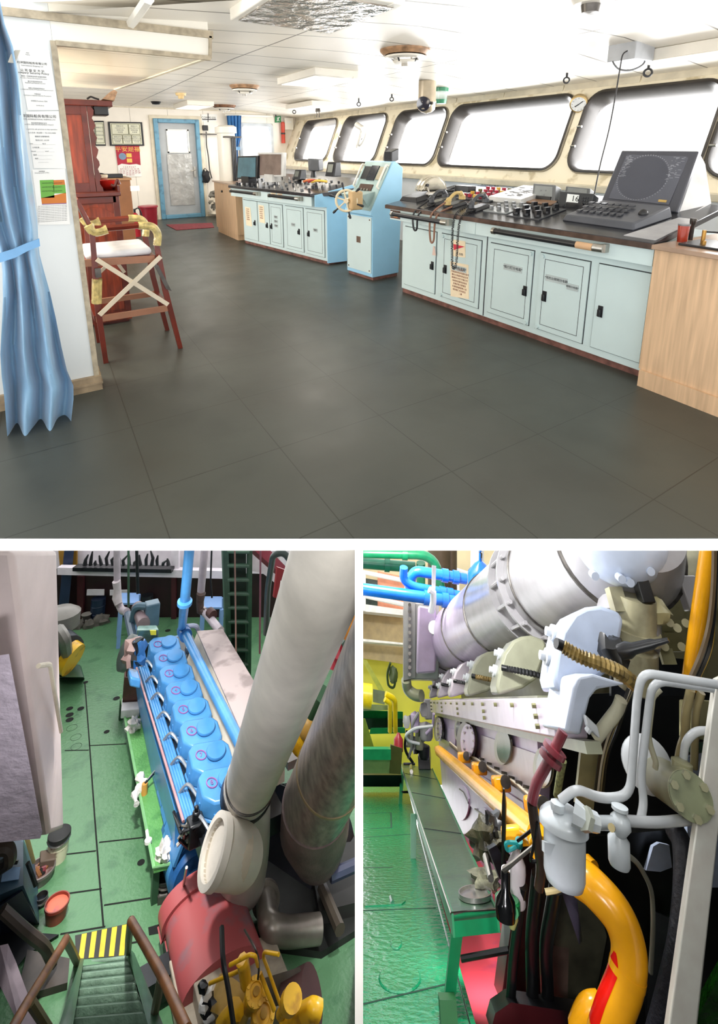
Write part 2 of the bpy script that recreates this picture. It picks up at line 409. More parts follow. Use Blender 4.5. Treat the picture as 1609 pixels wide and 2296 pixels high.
for i, (y0, y1) in enumerate(WIN):
    # ring sections: (inset, offset along normal)
    prof = [(-.025, -.005), (-.015, -.03), (.015, -.035), (.035, .0), (.05, .17), (.05, .2), (-.025, .2)]
    loops = []
    for ins, off in prof: loops.append([wp(y, v, off) for y, v in rrect(y0+ins, y1-ins, V0+ins, V1-ins, max(.05, .2-ins))])
    n = len(loops[0]); vs = sum(loops, []); m = len(prof)
    fs, mi = [], []
    mb = MB()
    for k in range(m):
        for j in range(n):
            a, b = k*n+j, k*n+(j+1) % n; c, d = ((k+1) % m)*n+(j+1) % n, ((k+1) % m)*n+j
            mb.f.append([a, b, c, d]); mb.mi.append(1 if k in (0,) else 0)
    mb.v = vs
    fr = struct('window_%d' % (i+1), mb, [bezel, gask], smooth=60)
    lp = rrect(y0+.05, y1-.05, V0+.05, V1-.05, .15)
    g = MB().prism([wp(y, v, .17) for y, v in lp], V((1, 0, -.4)).normalized()*.006)
    part(fr, 'pane', g, glass)
    # hinge lugs on the bezel
    mbh = MB()
    for yy, vv in ((y1-.03, 1.85), (y1-.03, 1.62)): mbh.cyl(wp(yy-.03, vv, -.05), wp(yy+.03, vv, -.05), .014, n=8)
    part(fr, 'hinge', mbh, steel)
mb = MB().box(5.3, .6, 1.12, 5.46, 12.5, 1.2)
struct('trim_4', mb, cream, bevel=.01)
lowm = seams('lower_wall_panels', '#eef1f6', '#9aa0a8', [(1, 1.2, .2)], rough=.3, var=.02, width=.006)
struct('wall_front', MB().box(5.42, .6, 0, 5.5, 12.5, 1.12), lowm)
mb = MB()
for i in range(11):
    mb.hexa([wp(12.4-i, 2.33, -.004), wp(11.42-i, 2.33, -.004), wp(11.42-i, 2.33, .02), wp(12.4-i, 2.33, .02)], [wp(12.4-i, 2.42, -.03), wp(11.42-i, 2.42, -.03), wp(11.42-i, 2.42, .02), wp(12.4-i, 2.42, .02)])
struct('trim_5', mb, cream)
# window 7 in the far wall
mb = MB()
lo = rrect(4.3, 5.2, 1.1, 2.24, .1); li = rrect(4.37, 5.13, 1.17, 2.17, .08); n = len(lo)
vs = [V((x, 12.47, z)) for x, z in lo]+[V((x, 12.45, z)) for x, z in li]+[V((x, 12.6, z)) for x, z in li]+[V((x, 12.6, z)) for x, z in lo]
for k in range(4):
    for j in range(n): mb.f.append([k*n+j, k*n+(j+1) % n, ((k+1) % 4)*n+(j+1) % n, ((k+1) % 4)*n+j]); mb.mi.append(0)
mb.v = vs
fr = struct('window_7', mb, mat('pale_frame', '#cfd6dc', .4), smooth=60)
part(fr, 'pane', MB().prism([V((x, 12.55, z)) for x, z in li], Y*.006), glass)
# --- door in the far wall
doorblue = mat('door_frame_blue', '#5f8fa8', .45, var=.08, sc=8, dirt='#557f96')
dgrey = mat('door_grey', '#a9adaf', .5, var=.06, sc=3)
film = mat('wrinkled_film', '#b9b9b6', .25, .3, var=.12, sc=5, bump=.6, bsc=9)
dr = struct('door_1', MB().box(2.41, 12.52, .06, 2.62, 12.57, 2.2).box(3.06, 12.52, .06, 3.24, 12.57, 2.2).box(2.62, 12.52, .06, 3.06, 12.57, 1.55).box(2.62, 12.52, 2.02, 3.06, 12.57, 2.2), dgrey)
mb = MB()
for b in ((2.31, 12.42, 0, 2.41, 12.6, 2.28), (3.24, 12.42, 0, 3.33, 12.6, 2.28), (2.41, 12.42, 2.19, 3.24, 12.6, 2.28), (2.41, 12.42, 0, 3.24, 12.6, .09)): mb.box(*b)
part(dr, 'door_frame', mb, doorblue, bevel=.012)
mb = MB()
for b in ((2.24, 12.46, 0, 2.31, 12.5, 2.35), (3.33, 12.46, 0, 3.4, 12.5, 2.35), (2.31, 12.46, 2.28, 3.33, 12.5, 2.35)): mb.box(*b)
part(dr, 'casing', mb, cream)
part(dr, 'door_window', MB().box(2.62, 12.535, 1.55, 3.06, 12.545, 2.02), glass)
mb = MB()
for b in ((2.59, 12.5, 1.52, 3.09, 12.53, 1.55), (2.59, 12.5, 2.02, 3.09, 12.53, 2.05), (2.59, 12.5, 1.52, 2.62, 12.53, 2.05), (3.06, 12.5, 1.52, 3.09, 12.53, 2.05)): mb.box(*b)
part(dr, 'window_frame', mb, mat('white_paint', '#e6e4de', .4))
vs = []; fs = []
for i in range(13):
    for j in range(13):
        x = 2.56+.56*i/12; z = .3+1.2*j/12
        vs.append(V((x, 12.505+.014*NZ.noise(V((x*9, z*7, 1))), z)))
fs = [[i*13+j, (i+1)*13+j, (i+1)*13+j+1, i*13+j+1] for i in range(12) for j in range(12)]
part(dr, 'plastic_film', MB().add(vs, fs), film)
mb = MB().box(3.14, 12.49, .95, 3.2, 12.52, 1.2).tube(fil([(3.17, 12.5, 1.12), (3.17, 12.44, 1.12), (3.07, 12.44, 1.1)], .02), .012)
part(dr, 'door_handle', mb, steel)
# --- left partition: pillar wall and lowered soffit
px_top = B.on(122, 50, 'y', 3.65).z
pw = mat('partition_panel', '#dfe3e2', .35, var=.02, sc=2)
YW = 3.652
xr = B.on(216, 850, 'y', YW).x
zt = B.on(118, 52, 'y', YW).z
struct('wall_partition', MB().box(-2.5, YW, 0, xr, YW+.14, zt+.3), pw)
mb = MB().box(xr-.012, YW-.012, 0, xr+.02, YW+.15, B.on(122, 92, 'y', YW).z)
struct('trim_6', mb, trimw)
s0 = B.on(475, 80, 'y', YW); s1 = B.on(470, 130, 'y', YW); s2 = B.on(125, 96, 'y', YW)
zb = s2.z; xe = s1.x
struct('wall_header', MB().hexa([(xr+.001, YW, s2.z), (xe, YW, s1.z), (xe, YW+.05, s1.z), (xr+.001, YW+.05, s2.z)], [(xr+.001, YW, zt+.3), (xe, YW, s0.z+.2), (xe, YW+.05, s0.z+.2), (xr+.001, YW+.05, zt+.3)]), white)
def strip(p, q, w, d=.02):
    a, b = B.on(*p, 'y', YW), B.on(*q, 'y', YW); return a, b
mb = MB()
for p, q, r in (((-20, 23), (476, 79), .022), ((125, 97), (471, 131), .014), ((470, 82), (470, 131), .009)):
    a, b = strip(p, q, 0); d = (b-a).normalized(); n = V((-d.z, 0, d.x))
    mb.hexa([a-n*r+Y*-.02, b-n*r+Y*-.02, b-n*r+Y*.01, a-n*r+Y*.01], [a+n*r+Y*-.02, b+n*r+Y*-.02, b+n*r+Y*.01, a+n*r+Y*.01])
struct('trim_7', mb, trimw)
# soffit underside running back to the far part of the room
e1 = B.on(262, 207, 'z', s1.z)
sof = seams('soffit_panels', '#f5ead2', '#b5a88e', [(1, .62, .1)], rough=.25, var=.02, width=.01)
mb = MB().prism([(-2.5, YW+.05, s2.z), (xe, YW+.05, s1.z), (e1.x, e1.y, s1.z+.03), (-2.5, e1.y, s1.z+.03)], Z*.02)
struct('trim_8', mb, sof)
mb = MB().hexa([(xe, YW+.05, s1.z-.005), (e1.x, e1.y, s1.z+.02), (e1.x-.03, e1.y, s1.z+.02), (xe-.03, YW+.05, s1.z-.005)], [(xe, YW+.05, s0.z+.05), (e1.x, e1.y, 2.53), (e1.x-.03, e1.y, 2.53), (xe-.03, YW+.05, s0.z+.05)])
struct('trim_9', mb, cream)
q0, q1 = B.on(150, 870, 'y', YW-.03), B.on(220, 845, 'y', YW-.03)
mb = MB().box(-2.4, YW-.03, 0, xr+.03, YW+.16, .1).box(-2.4, YW-.036, .045, xr+.036, YW+.16, .06)
struct('baseboard_left', mb, mat('worn_baseboard', '#a08c70', .6, var=.2, sc=9))
# ---------------------------------------------------------------- right-hand console
RC = Fr((3.374, 4.482), (3.483, 1.75)); FC = Fr((2.888, 8.469), (3.314, 6.142))
def topz(b): return 1.0+.17*max(0, b+.09)
def plate(root, name, fr, pts, b, th, m, parent=None, label=None, bevel=0):
    """flat panel on plane b of a frame from pixel corners"""
    return part(root, name, MB().prism([fr.q(x, y, b) for x, y in pts], fr.w*-th), m, parent, label, bevel=bevel)
def latch(root, door, fr, a, z, b):
    mb = MB(); fr.box(mb, a-.02, b-.006, z-.045, a+.02, b, z+.045); fr.box(mb, a-.011, b-.03, z-.035, a+.011, b-.005, z+.02)
    part(root, 'latch', mb, black, door, bevel=.004)
def door(root, fr, a0, a1, z0, z1, b, framed, m, side=None, knobs=()):
    mb = MB(); fr.box(mb, a0-.007, b-.002, z0-.007, a1+.007, b+.002, z1+.007, 1); fr.box(mb, a0, b-.012, z0, a1, b, z1)
    if framed: fr.lines(mb, a0+.045, z0+.045, a1-.045, z1-.045, b-.012, .004)
    d = part(root, 'door', mb, [m, dark])
    for a, z in knobs:
        part(root, 'hinge_knob', MB().cyl(fr.p(a, b-.012, z), fr.p(a, b-.03, z), .016), paleblue, d)
    if side is not None: latch(root, d, fr, side, (z0+z1)/2-.03, b-.012)
    return d
def rail(root, fr, a0, a1, z, b, m=None, ends=True):
    mb = MB().cyl(fr.p(a0+.03, b-.07, z), fr.p(a1-.08, b-.07, z), .024)
    r = part(root, 'hand_rail', mb, m or black)
    mb = MB().cyl(fr.p(a0+.03, b-.07, z), fr.p(a0, b-.07, z), .03).cyl(fr.p(a0+.015, b-.07, z), fr.p(a0+.015, b, z), .018)
    part(root, 'rail_bracket', mb, steel, r)
    mb = MB().cyl(fr.p(a1-.08, b-.07, z), fr.p(a1-.01, b-.06, z), .03); fr.box(mb, a1-.03, b-.05, z-.03, a1, b, z+.03)
    part(root, 'rail_bracket', mb, steel, r); return r
L_ = RC.len
c = thing('console_cabinet', 'long pale blue control console with five doors on the right, under the radar screen', 'console', RC.p(1.37, .4, 0))
mb = MB(); RC.box(mb, 0, 0, .055, L_, .95, .84)
part(c, 'body', mb, paleblue)
mb = MB(); RC.box(mb, -.004, .02, 0, L_, .9, .055)
for k in range(9):
    a = random.uniform(0, 2.4); RC.box(mb, a, .015, .052, a+random.uniform(.05, .2), .03, .058+random.random()*.01, 1)
part(c, 'plinth', mb, [kick, paper])
mb = MB(); RC.box(mb, -.12, -.09, .84, 1.155, .95, .975); RC.box(mb, 1.16, -.09, .84, L_, .95, .975); RC.box(mb, 1.1, -.05, .84, 1.2, .0, .97, 1)
part(c, 'rail_panel', mb, [paleblue, dark])
mb = MB(); mb.hexa([RC.p(a, b, topz(b)-.045 if k == 0 else .97) for a, b, k in ((-.17, -.12, 0), (2.735, -.12, 0), (2.735, .97, 0), (-.17, .97, 0))], [RC.p(a, b, topz(b)) for a, b in ((-.17, -.12), (2.735, -.12), (2.735, .97), (-.17, .97))])
part(c, 'worktop', mb, ctop, bevel=.004)
mb = MB(); RC.box(mb, -.172, -.124, .958, 2.74, -.118, .996)
part(c, 'worktop_edge', mb, cedge)
mb = MB(); RC.box(mb, -.11, -.094, .855, .06, -.09, .945); RC.box(mb, -.06, -.097, .87, .02, -.093, .9, 1)
part(c, 'indicator_plate', mb, [mat('brown_plate', '#5c3a2c', .4), mat('amber_lamp', '#d98a4a', .4)])
doors = []
for a0, a1, fr_, sd_, kn in ((.05, .555, 0, .515, ()), (.635, 1.165, 1, .71, ((.66, .745), (.66, .135))), (1.28, 1.745, 1, 1.69, ((1.72, .745), (1.72, .135))), (1.815, 2.25, 1, 1.885, ((1.84, .745), (1.84, .135))), (2.325, 2.7, 0, 2.375, ())):
    doors.append(door(c, RC, a0, a1, .115, .77, 0, fr_, paleblue, sd_, kn))
mb = MB(); RC.box(mb, 1.225, -.003, .06, 1.235, .01, .83); part(c, 'joint', mb, dark)
def sign(fr, a, z, b, w, h, s, root, par, m=None, tm=None, size=None):
    mb = MB(); fr.box(mb, a-w/2, b-.003, z-h/2, a+w/2, b, z+h/2)
    p = part(root, 'name_plate', mb, m or mat('plate_grey', '#b9c4c4', .4), par)
    text(root, 'lettering', s, fr.p(a, b-.0035, z), fr.u, Z, size or h*.62, tm or ink, p)
sign(RC, .9, .455, -.012, .2, .055, '*车钟电源箱*', c, doors[1], size=.034)
sign(RC, 1.545, .585, -.012, .2, .055, '*航行灯分电箱*', c, doors[2], size=.03)
sign(RC, 1.98, .575, -.012, .2, .055, '*驾控台照明分电箱', c, doors[3], size=.025)
sign(RC, 2.13, .545, -.014, .1, .05, '照明分电箱*', c, doors[3], size=.02)
rail(c, RC, .0, .86, .915, -.09); r2 = rail(c, RC, 1.42, 2.43, .915, -.09)
part(c, 'tape_wrap', MB().cyl(RC.p(2.22, -.16, .915), RC.p(2.35, -.16, .915), .027), mat('tan_tape', '#c8a27c', .6), r2)
# flag card and notice on the second door (held by it, so things of their own)
n = thing('flag_card', 'small cream card with a red triangular flag on the second door of the right console', 'card', RC.p(.87, -.02, .58))
plate(n, 'card', RC, ((1015, 537), (1043, 541), (1043, 578), (1015, 574)), -.013, .002, tan)
part(n, 'flag', MB().prism([RC.q(x, y, -.016) for x, y in ((1016, 547), (1041, 553), (1017, 561))], RC.w*-.001), mat('flag_red', '#d9314a', .6))
mbf = MB()
for (x, y), (x2, y2) in (((1016, 547), (1041, 551)), ((1041, 551), (1042, 565)), ((1042, 565), (1017, 562))):
    mbf.tube([RC.q(x, y, -.017), RC.q(x2, y2, -.017)], .0012, 4)
part(n, 'outline', mbf, tan)
q = RC.q(1030, 570, -.016); text(n, 'lettering', 'C  白色', q, RC.u, Z, .028, ink)
n = thing('paper_notice', 'long cream typed notice stuck below the flag card on the right console', 'notice', RC.p(.9, -.02, .2))
plate(n, 'sheet', RC, ((1009, 586), (1050, 594), (1051, 671), (1010, 664)), -.013, .0015, tan)
a, z = RC.az(1031, 606, -.015)
for k in range(9): text(n, 'lettering', ('注意事项', '开航前应检查电源及信号', '确认主机遥控状态正常', '靠离码头时打开航行灯', '每班检查蓄电池电压', '发现异常立即报告', '并通知机舱值班人员', '保持柜门关闭清洁', '      二副')[k], RC.p(a, -.0155, z-.03*k), RC.u, Z, .022, mat('brown_ink', '#a0705c', .7))
t = thing('paper_tag', 'small pinkish paper tag hanging at the edge of the first console door', 'tag', RC.p(.55, -.03, .45))
part(t, 'tag', MB().prism([RC.q(x, y, -.02) for x, y in ((971, 552), (974, 552), (977, 573), (969, 572))], RC.w*-.002), mat('pink_paper', '#dcc0b4', .8))
# telegraph
def on_top(fr, a, b, dz=0): return fr.p(a, b, topz(b)+dz+.003)
t = thing('engine_telegraph', 'domed engine telegraph with a chrome lever at the left end of the right console', 'telegraph', on_top(RC, -.1, .25))
mb = MB(); mb.hexa([on_top(RC, a, b) for a, b in ((-.17, .08), (.13, .08), (.13, .55), (-.17, .55))], [on_top(RC, a, b, .05) for a, b in ((-.14, .1), (.1, .1), (.1, .52), (-.14, .52))])
part(t, 'base', mb, black, bevel=.006)
cc = on_top(RC, -.02, .42, .05); mb = MB()
half = [(math.cos(math.pi*k/14), math.sin(math.pi*k/14)) for k in range(15)]
mb.prism([cc-RC.u*.06+RC.w*(x*.19)+Z*(y*.16) for x, y in half], RC.u*.12)
part(t, 'dial_drum', mb, mat('brushed_dome', '#cfc8b6', .25, .8, var=.1), bevel=.02)
mb = MB()
for r_ in (-.05, .0, .05): mb.tube([cc+RC.u*r_+RC.w*(x*.193)+Z*(y*.163) for x, y in half], .004, 6)
part(t, 'dial_band', mb, cream)
l0 = on_top(RC, .1, .3, .04); l1 = RC.q(955, 415, .3)
part(t, 'lever', MB().cyl(l0, l1, .009).cyl(l0-RC.w*.04, l0+RC.w*.08, .03), steel)
part(t, 'lever_grip', MB().cyl(l1-RC.u*.05, l1+RC.u*.03, .017), black)
# phones
def phone(name, label, cat, a, b, m, cord, clen, coil=True):
    t = thing(name, label, cat, on_top(RC, a, b), group='handsets on the right console')
    mb = MB(); mb.hexa([on_top(RC, a+x, b+y, .0) for x, y in ((-.07, -.1), (.07, -.1), (.07, .12), (-.07, .12))], [on_top(RC, a+x, b+y, .035) for x, y in ((-.055, -.085), (.055, -.085), (.055, .1), (-.055, .1))])
    part(t, 'cradle', mb, black if m is not black else mat('cradle_black', '#2b2c30', .4), bevel=.008)
    h0, h1 = on_top(RC, a-.01, b-.09, .06), on_top(RC, a+.0, b+.1, .075); mid = (h0+h1)/2+Z*.06
    mb = MB().tube(catm([h0, h0+Z*.035+RC.w*.03, mid, h1+Z*.035-RC.w*.03, h1]), [.028]*6+[.017]*12+[.028]*7, 10)
    for h in (h0, h1): mb.cyl(h-Z*.028, h+Z*.012, .036, .034, 14)
    part(t, 'handset', mb, m, smooth=60, bevel=.004)
    p0 = h0-RC.w*.03; p1 = RC.p(a-.05, -.14, .96); p2 = RC.p(a-.02, -.15, 1-clen); p3 = RC.p(a+.03, -.14, .96); p4 = on_top(RC, a+.05, b-.08, .02)
    path = catm([p0, p1, p2+RC.u*-.02, p2+RC.u*.03, p3, p4], 8)
    if coil:
        out = []; n = len(path)
        for i in range(n-1):
            d = (path[i+1]-path[i]); u = d.orthogonal().normalized(); w = d.cross(u).normalized(); kk = max(5, int(d.length/.014*6))
            for k in range(kk):
                an = 2*math.pi*(k/6.0); out.append(path[i]+d*(k/kk)+u*(.011*math.cos(an))+w*(.011*math.sin(an)))
        part(t, 'coiled_cord', MB().tube(out, .0034, 5), cord)
    else: part(t, 'cord', MB().tube(path, .01, 7), cord)
    return t
greyp = mat('phone_grey', '#4a4c50', .4)
phone('telephone', 'grey handset with hanging cord beside the engine telegraph', 'telephone', .4, .14, greyp, black, .2, False)
phone('telephone', 'yellow handset with a brown cord between two dark handsets', 'telephone', .66, .13, mat('phone_yellow', '#d8bc7a', .45, var=.15), mat('cord_brown', '#8a6450', .6), .28, False)
phone('telephone', 'dark grey handset with a long black coiled cord looping down the console', 'telephone', .98, .12, greyp, black, .46)
# control panels on the top
def flat_panel(name, label, cat, a0, b0, a1, b1, m, h=.012):
    t = thing(name, label, cat, on_top(RC, (a0+a1)/2, (b0+b1)/2))
    mb = MB(); mb.hexa([on_top(RC, a, b) for a, b in ((a0, b0), (a1, b0), (a1, b1), (a0, b1))], [on_top(RC, a, b, h) for a, b in ((a0, b0), (a1, b0), (a1, b1), (a0, b1))])
    part(t, 'panel', mb, m, bevel=.003); return t
pan = mat('panel_grey', '#8f9496', .3, var=.05)
t = flat_panel('switch_panel', 'grey panel of round knobs in front of the flat chart on the right console', 'panel', 1.08, .08, 1.36, .42, pan)
for i in range(3):
    for j in range(3): part(t, 'knob', MB().cyl(on_top(RC, 1.13+.09*i, .14+.1*j, .012), on_top(RC, 1.13+.09*i, .14+.1*j, .045), .022, .017), mat('knob_grey', '#6d7072', .4))
t = flat_panel('switch_panel', 'black panel of square rotary switches in front of the two small displays', 'panel', 1.4, .03, 1.74, .4, mat('panel_dark', '#3a3d42', .3))
for i in range(3):
    for j in range(3):
        p = on_top(RC, 1.46+.11*i, .09+.12*j, .012); mb = MB().cyl(p, p+Z*.02, .03); mb.obox(p+Z*.035, RC.u*.012, RC.w*.03, Z*.018)
        part(t, 'knob', mb, black)
t = flat_panel('switch_panel', 'dark panel with red and yellow buttons behind the yellow handset', 'panel', .42, .38, .9, .92, mat('panel_dark', '#3a3d42', .3), .015)
bm_ = [mat('button_red', '#b02740', .4), mat('button_yellow', '#e0b040', .4), mat('button_olive', '#6e6a40', .4)]
for i in range(6):
    for j in range(4):
        p = on_top(RC, .48+.075*i, .45+.12*j, .015); part(t, 'button', MB().cyl(p, p+Z*.03, .022), bm_[(0, 0, 1, 0, 2, 0)[(i+j*2) % 6]])
t = thing('handheld_controller', 'small black controller box lying behind the grey handset', 'box', on_top(RC, .3, .62))
mb = MB(); mb.obox(on_top(RC, .32, .62, .05), RC.u*.11, RC.w*.06, Z*.035); part(t, 'case', mb, black, bevel=.008)
part(t, 'strap', MB().tube(catm([on_top(RC, .2, .55, .03), on_top(RC, .05, .6, .02), on_top(RC, .05, .75, .02), on_top(RC, .22, .7, .03)]), .012, 6), black)
t = flat_panel('chart_board', 'flat white chart board with a printed plan behind the dark grey handset', 'board', .84, .42, 1.24, .95, mat('board_white', '#dfe0de', .25), .05)
mb = MB()
for k in range(26):
    a = random.uniform(.9, 1.16); b = random.uniform(.5, .88); mb.obox(on_top(RC, a, b, .0512), RC.u*random.uniform(.01, .04), RC.w*random.uniform(.004, .015)+Z*.002, Z*.0006)
part(t, 'printed_plan', mb, grey_ink, kind='stuff')
t = flat_panel('cover_strip', 'brown glossy strip between the switch panels and the displays', 'panel', 1.16, .5, 1.52, .62, mat('brown_strip', '#9a7a62', .2))
# displays
def display(name, label, pts, b, th, scr, m, base=True, txt=None):
    ctr = sum((RC.q(x, y, b) for x, y in pts), V())/4
    t = thing(name, label, 'display', V((ctr.x, ctr.y, topz(b))))
    Q = [RC.q(x, y, b+(.06 if i > 1 else 0)) for i, (x, y) in enumerate(pts)]   # bl br tr tl
    nn = (Q[1]-Q[0]).cross(Q[3]-Q[0]).normalized()
    if nn.dot(RC.w) > 0: nn = -nn
    part(t, 'housing', MB().prism(Q, nn*-th), m, bevel=.008)
    c_ = sum(Q, V())/4
    s = [c_+(p-c_)*k for p, k in zip(Q, (scr,)*4)]
    sc = part(t, 'screen', MB().prism([p+nn*.002 for p in s], nn*.001), mat('lcd_grey', '#8f9494', .2))
    if base:
        mb = MB(); mb.obox(V((ctr.x, ctr.y, topz(b)+.02))+RC.w*th*.5, RC.u*.08, RC.w*.05, Z*.025); part(t, 'foot', mb, black)
    return t, Q, nn
t, Q, nn = display('navigation_display', 'small grey receiver with a pale screen, left of the radio', ((1190, 452), (1243, 458), (1245, 415), (1195, 411)), .62, .1, .78, mat('dim_grey', '#6b6e70', .4))
mb = MB()
for u, v in ((.35, .6), (.55, .62), (.5, .38)): mb.prism([Q[0]+(Q[1]-Q[0])*(u+x)+(Q[3]-Q[0])*(v+y)+nn*.004 for x, y in ((0, 0), (.06, 0), (.06, .08), (0, .08))], nn*.0005)
part(t, 'screen_marks', mb, grey_ink)
t, Q, nn = display('navigation_display', 'grey unit half hidden behind the radio', ((1262, 450), (1320, 452), (1322, 422), (1268, 417)), .78, .1, .8, mat('dim_grey', '#6b6e70', .4))
t, Q, nn = display('radio_set', 'black marine radio with a lit display reading 16', ((1248, 463), (1322, 472), (1331, 434), (1254, 428)), .5, .1, .0001, mat('radio_black', '#34373b', .35))
def inq(u, v, d=.004): return Q[0]+(Q[1]-Q[0])*u+(Q[3]-Q[0])*v+nn*d
lcd = part(t, 'display', MB().prism([inq(.27, .3), inq(.63, .3), inq(.63, .85), inq(.27, .85)], nn*.002), mat('lcd_white', '#d6dad8', .3, emit=.25))
text(t, 'digits', '16', inq(.53, .58, .007), Q[1]-Q[0], Q[3]-Q[0], .075, ink, lcd)
for i in range(3):
    for j in range(4): part(t, 'key', MB().obox(inq(.74+.07*i, .2+.17*j, .003), (Q[1]-Q[0])*.025, (Q[3]-Q[0])*.05, nn*.004), dark)
for i in range(5): part(t, 'key', MB().obox(inq(.2+.1*i, .13, .003), (Q[1]-Q[0])*.03, (Q[3]-Q[0])*.04, nn*.004), dark)
mb = MB().cyl(inq(1.0, .35, -.05), inq(1.12, .35, -.05), .025).cyl(inq(0, .45, -.05), inq(-.1, .45, -.05), .02); part(t, 'mounting_knob', mb, black)
mb = MB().tube(catm([inq(-.02, .2), inq(.0, -.5, .1), inq(.15, -1.3, .16), inq(.5, -1.0, .14)]), .011, 7); part(t, 'microphone_cord', mb, black)
mb = MB(); mb.obox(inq(.55, -.85, .16), RC.u*.11, RC.w*.05, Z*.02); part(t, 'microphone', mb, black, bevel=.01)
# radar
t = thing('radar_display', 'big dark flat radar screen tilted back on the right console', 'radar', on_top(RC, 2.15, .75))
rp = ((1345, 456), (1517, 476), (1566, 338), (1393, 337))
Q = [RC.q(x, y, b) for (x, y), b in zip(rp, (.62, .62, .9, .9))]; nn = (Q[1]-Q[0]).cross(Q[3]-Q[0]).normalized()
if nn.dot(RC.w) > 0: nn = -nn
rblack = mat('radar_bezel', '#4a4c55', .3, var=.03); part(t, 'bezel', MB().prism(Q, nn*-.05), rblack, bevel=.01)
sc = part(t, 'screen', MB().prism([inq(.09, .1), inq(.88, .1), inq(.9, .92), inq(.1, .92)], nn*.001), mat('radar_glass', '#5a5d68', .12, var=.03))
part(t, 'sweep_disc', MB().prism([inq(.43+.31*math.cos(i*math.pi/24), .52+.38*math.sin(i*math.pi/24), .0055) for i in range(48)], nn*.0005), mat('radar_disc', '#4b4e59', .12, var=.02), sc)
mb = MB()
for i in range(60):
    an = i*math.pi/30; mb.obox(inq(.43+.325*math.cos(an), .52+.4*math.sin(an), .006), RC.u*.004, Z*.004, nn*.0005)
for i in range(90):
    mb.obox(inq(random.choice((random.uniform(.12, .2), random.uniform(.72, .86))), random.uniform(.5, .9), .006), RC.u*random.uniform(.003, .016), Z*.002, nn*.0005)
part(t, 'screen_marks', mb, mat('screen_text', '#8a8e98', .4), sc, kind='stuff')
part(t, 'yellow_key', MB().prism([inq(.74, .13, .006), inq(.84, .13, .006), inq(.84, .17, .006), inq(.74, .17, .006)], nn*.001), mat('key_amber', '#c8a860', .4), sc)
mb = MB(); mb.prism([Q[1]+nn*-.05, Q[2]+nn*-.05, V((*(Q[2]+RC.w*.15).xy, Q[2].z-.1)), RC.p(2.62, .98, topz(.98)), RC.p(2.62, .6, topz(.6))], RC.u*-.55)
part(t, 'pedestal', mb, mat('radar_casing', '#dcdcdc', .4), bevel=.01)
kb = thing('radar_keyboard', 'dark grey sloped trackball keyboard in front of the radar screen', 'keyboard', on_top(RC, 2.2, .35))
mb = MB(); mb.hexa([on_top(RC, a, b) for a, b in ((1.9, .1), (2.5, .08), (2.56, .5), (1.98, .52))], [on_top(RC, a, b, h) for a, b, h in ((1.92, .12, .05), (2.48, .1, .05), (2.54, .48, .09), (2.0, .5, .09))])
part(kb, 'case', mb, mat('keyboard_grey', '#4d5058', .4), bevel=.012)
for i in range(7):
    for j in range(3): part(kb, 'key', MB().obox(on_top(RC, 1.99+.055*i, .2+.08*j, .07+.013*j), RC.u*.018, RC.w*.02+Z*.003, Z*.006), mat('key_dark', '#3b3e45', .4))
part(kb, 'trackball', MB().ball(on_top(RC, 2.45, .28, .072), .035), black)
mb = MB(); mb.hexa([on_top(RC, a, b, .002) for a, b in ((2.5, -.05), (2.72, -.06), (2.73, .5), (2.6, .5))], [on_top(RC, a, b, .006) for a, b in ((2.5, -.05), (2.72, -.06), (2.73, .5), (2.6, .5))])
single('glossy_sheet', 'glossy pale sheet at the right end of the console top', 'sheet', mb, mat('gloss_sheet', '#b9b9bb', .1))
# oak cabinet at the right edge
oc = thing('oak_cabinet', 'light oak cabinet at the right edge of the bridge, next to the console', 'cabinet', (3.7, 1.0, 0))
part(oc, 'body', MB().box(3.37, -.6, .12, 4.3, 1.73, .965), oak); part(oc, 'plinth', MB().box(3.35, -.6, 0, 4.28, 1.715, .12), oak); part(oc, 'top', MB().box(3.33, -.6, .965, 4.35, 1.735, .995), mat('oak_top', '#a58a74', .3, var=.08), bevel=.004)
p = B.on(1528, 542, 'z', .995)
t = thing('glass_cup', 'red translucent cup on the oak cabinet beside the console end', 'cup', p)
part(t, 'cup', MB().lathe([(.03, 0), (.036, .11), (.034, .115), (.028, .005)], p, Z), mat('red_glass', '#b5432e', .1, alpha=.8)); part(t, 'lid', MB().cyl(p+Z*.11, p+Z*.12, .037), mat('lid_grey', '#77787a', .3))
p = B.on(1547, 538, 'z', .995)
t = thing('torch', 'dark upright torch beside the red cup', 'torch', p); part(t, 'barrel', MB().lathe([(.014, 0), (.014, .1), (.02, .12), (.02, .15)], p, Z), dsteel)
p = B.on(1585, 552, 'z', .995)
t = thing('tool_tray', 'dark flat tray with small brass fittings on the oak cabinet', 'tray', p)
part(t, 'tray', MB().box(p.x-.12, p.y-.16, .995, p.x+.2, p.y+.12, 1.01), black, bevel=.004)
for dx, dy, h in ((-.05, .0, .03), (0, .03, .09), (.06, -.05, .04)): part(t, 'fitting', MB().cyl(p+V((dx, dy, .01)), p+V((dx, dy, .01+h)), .012), mat('brass', '#b98e4a', .3, .8))
part(t, 'cable', MB().tube(catm([p+V((0, .03, .09)), p+V((.08, -.06, .08)), p+V((.1, -.2, .03)), p+V((.2, -.3, .01))]), .006, 6), black)
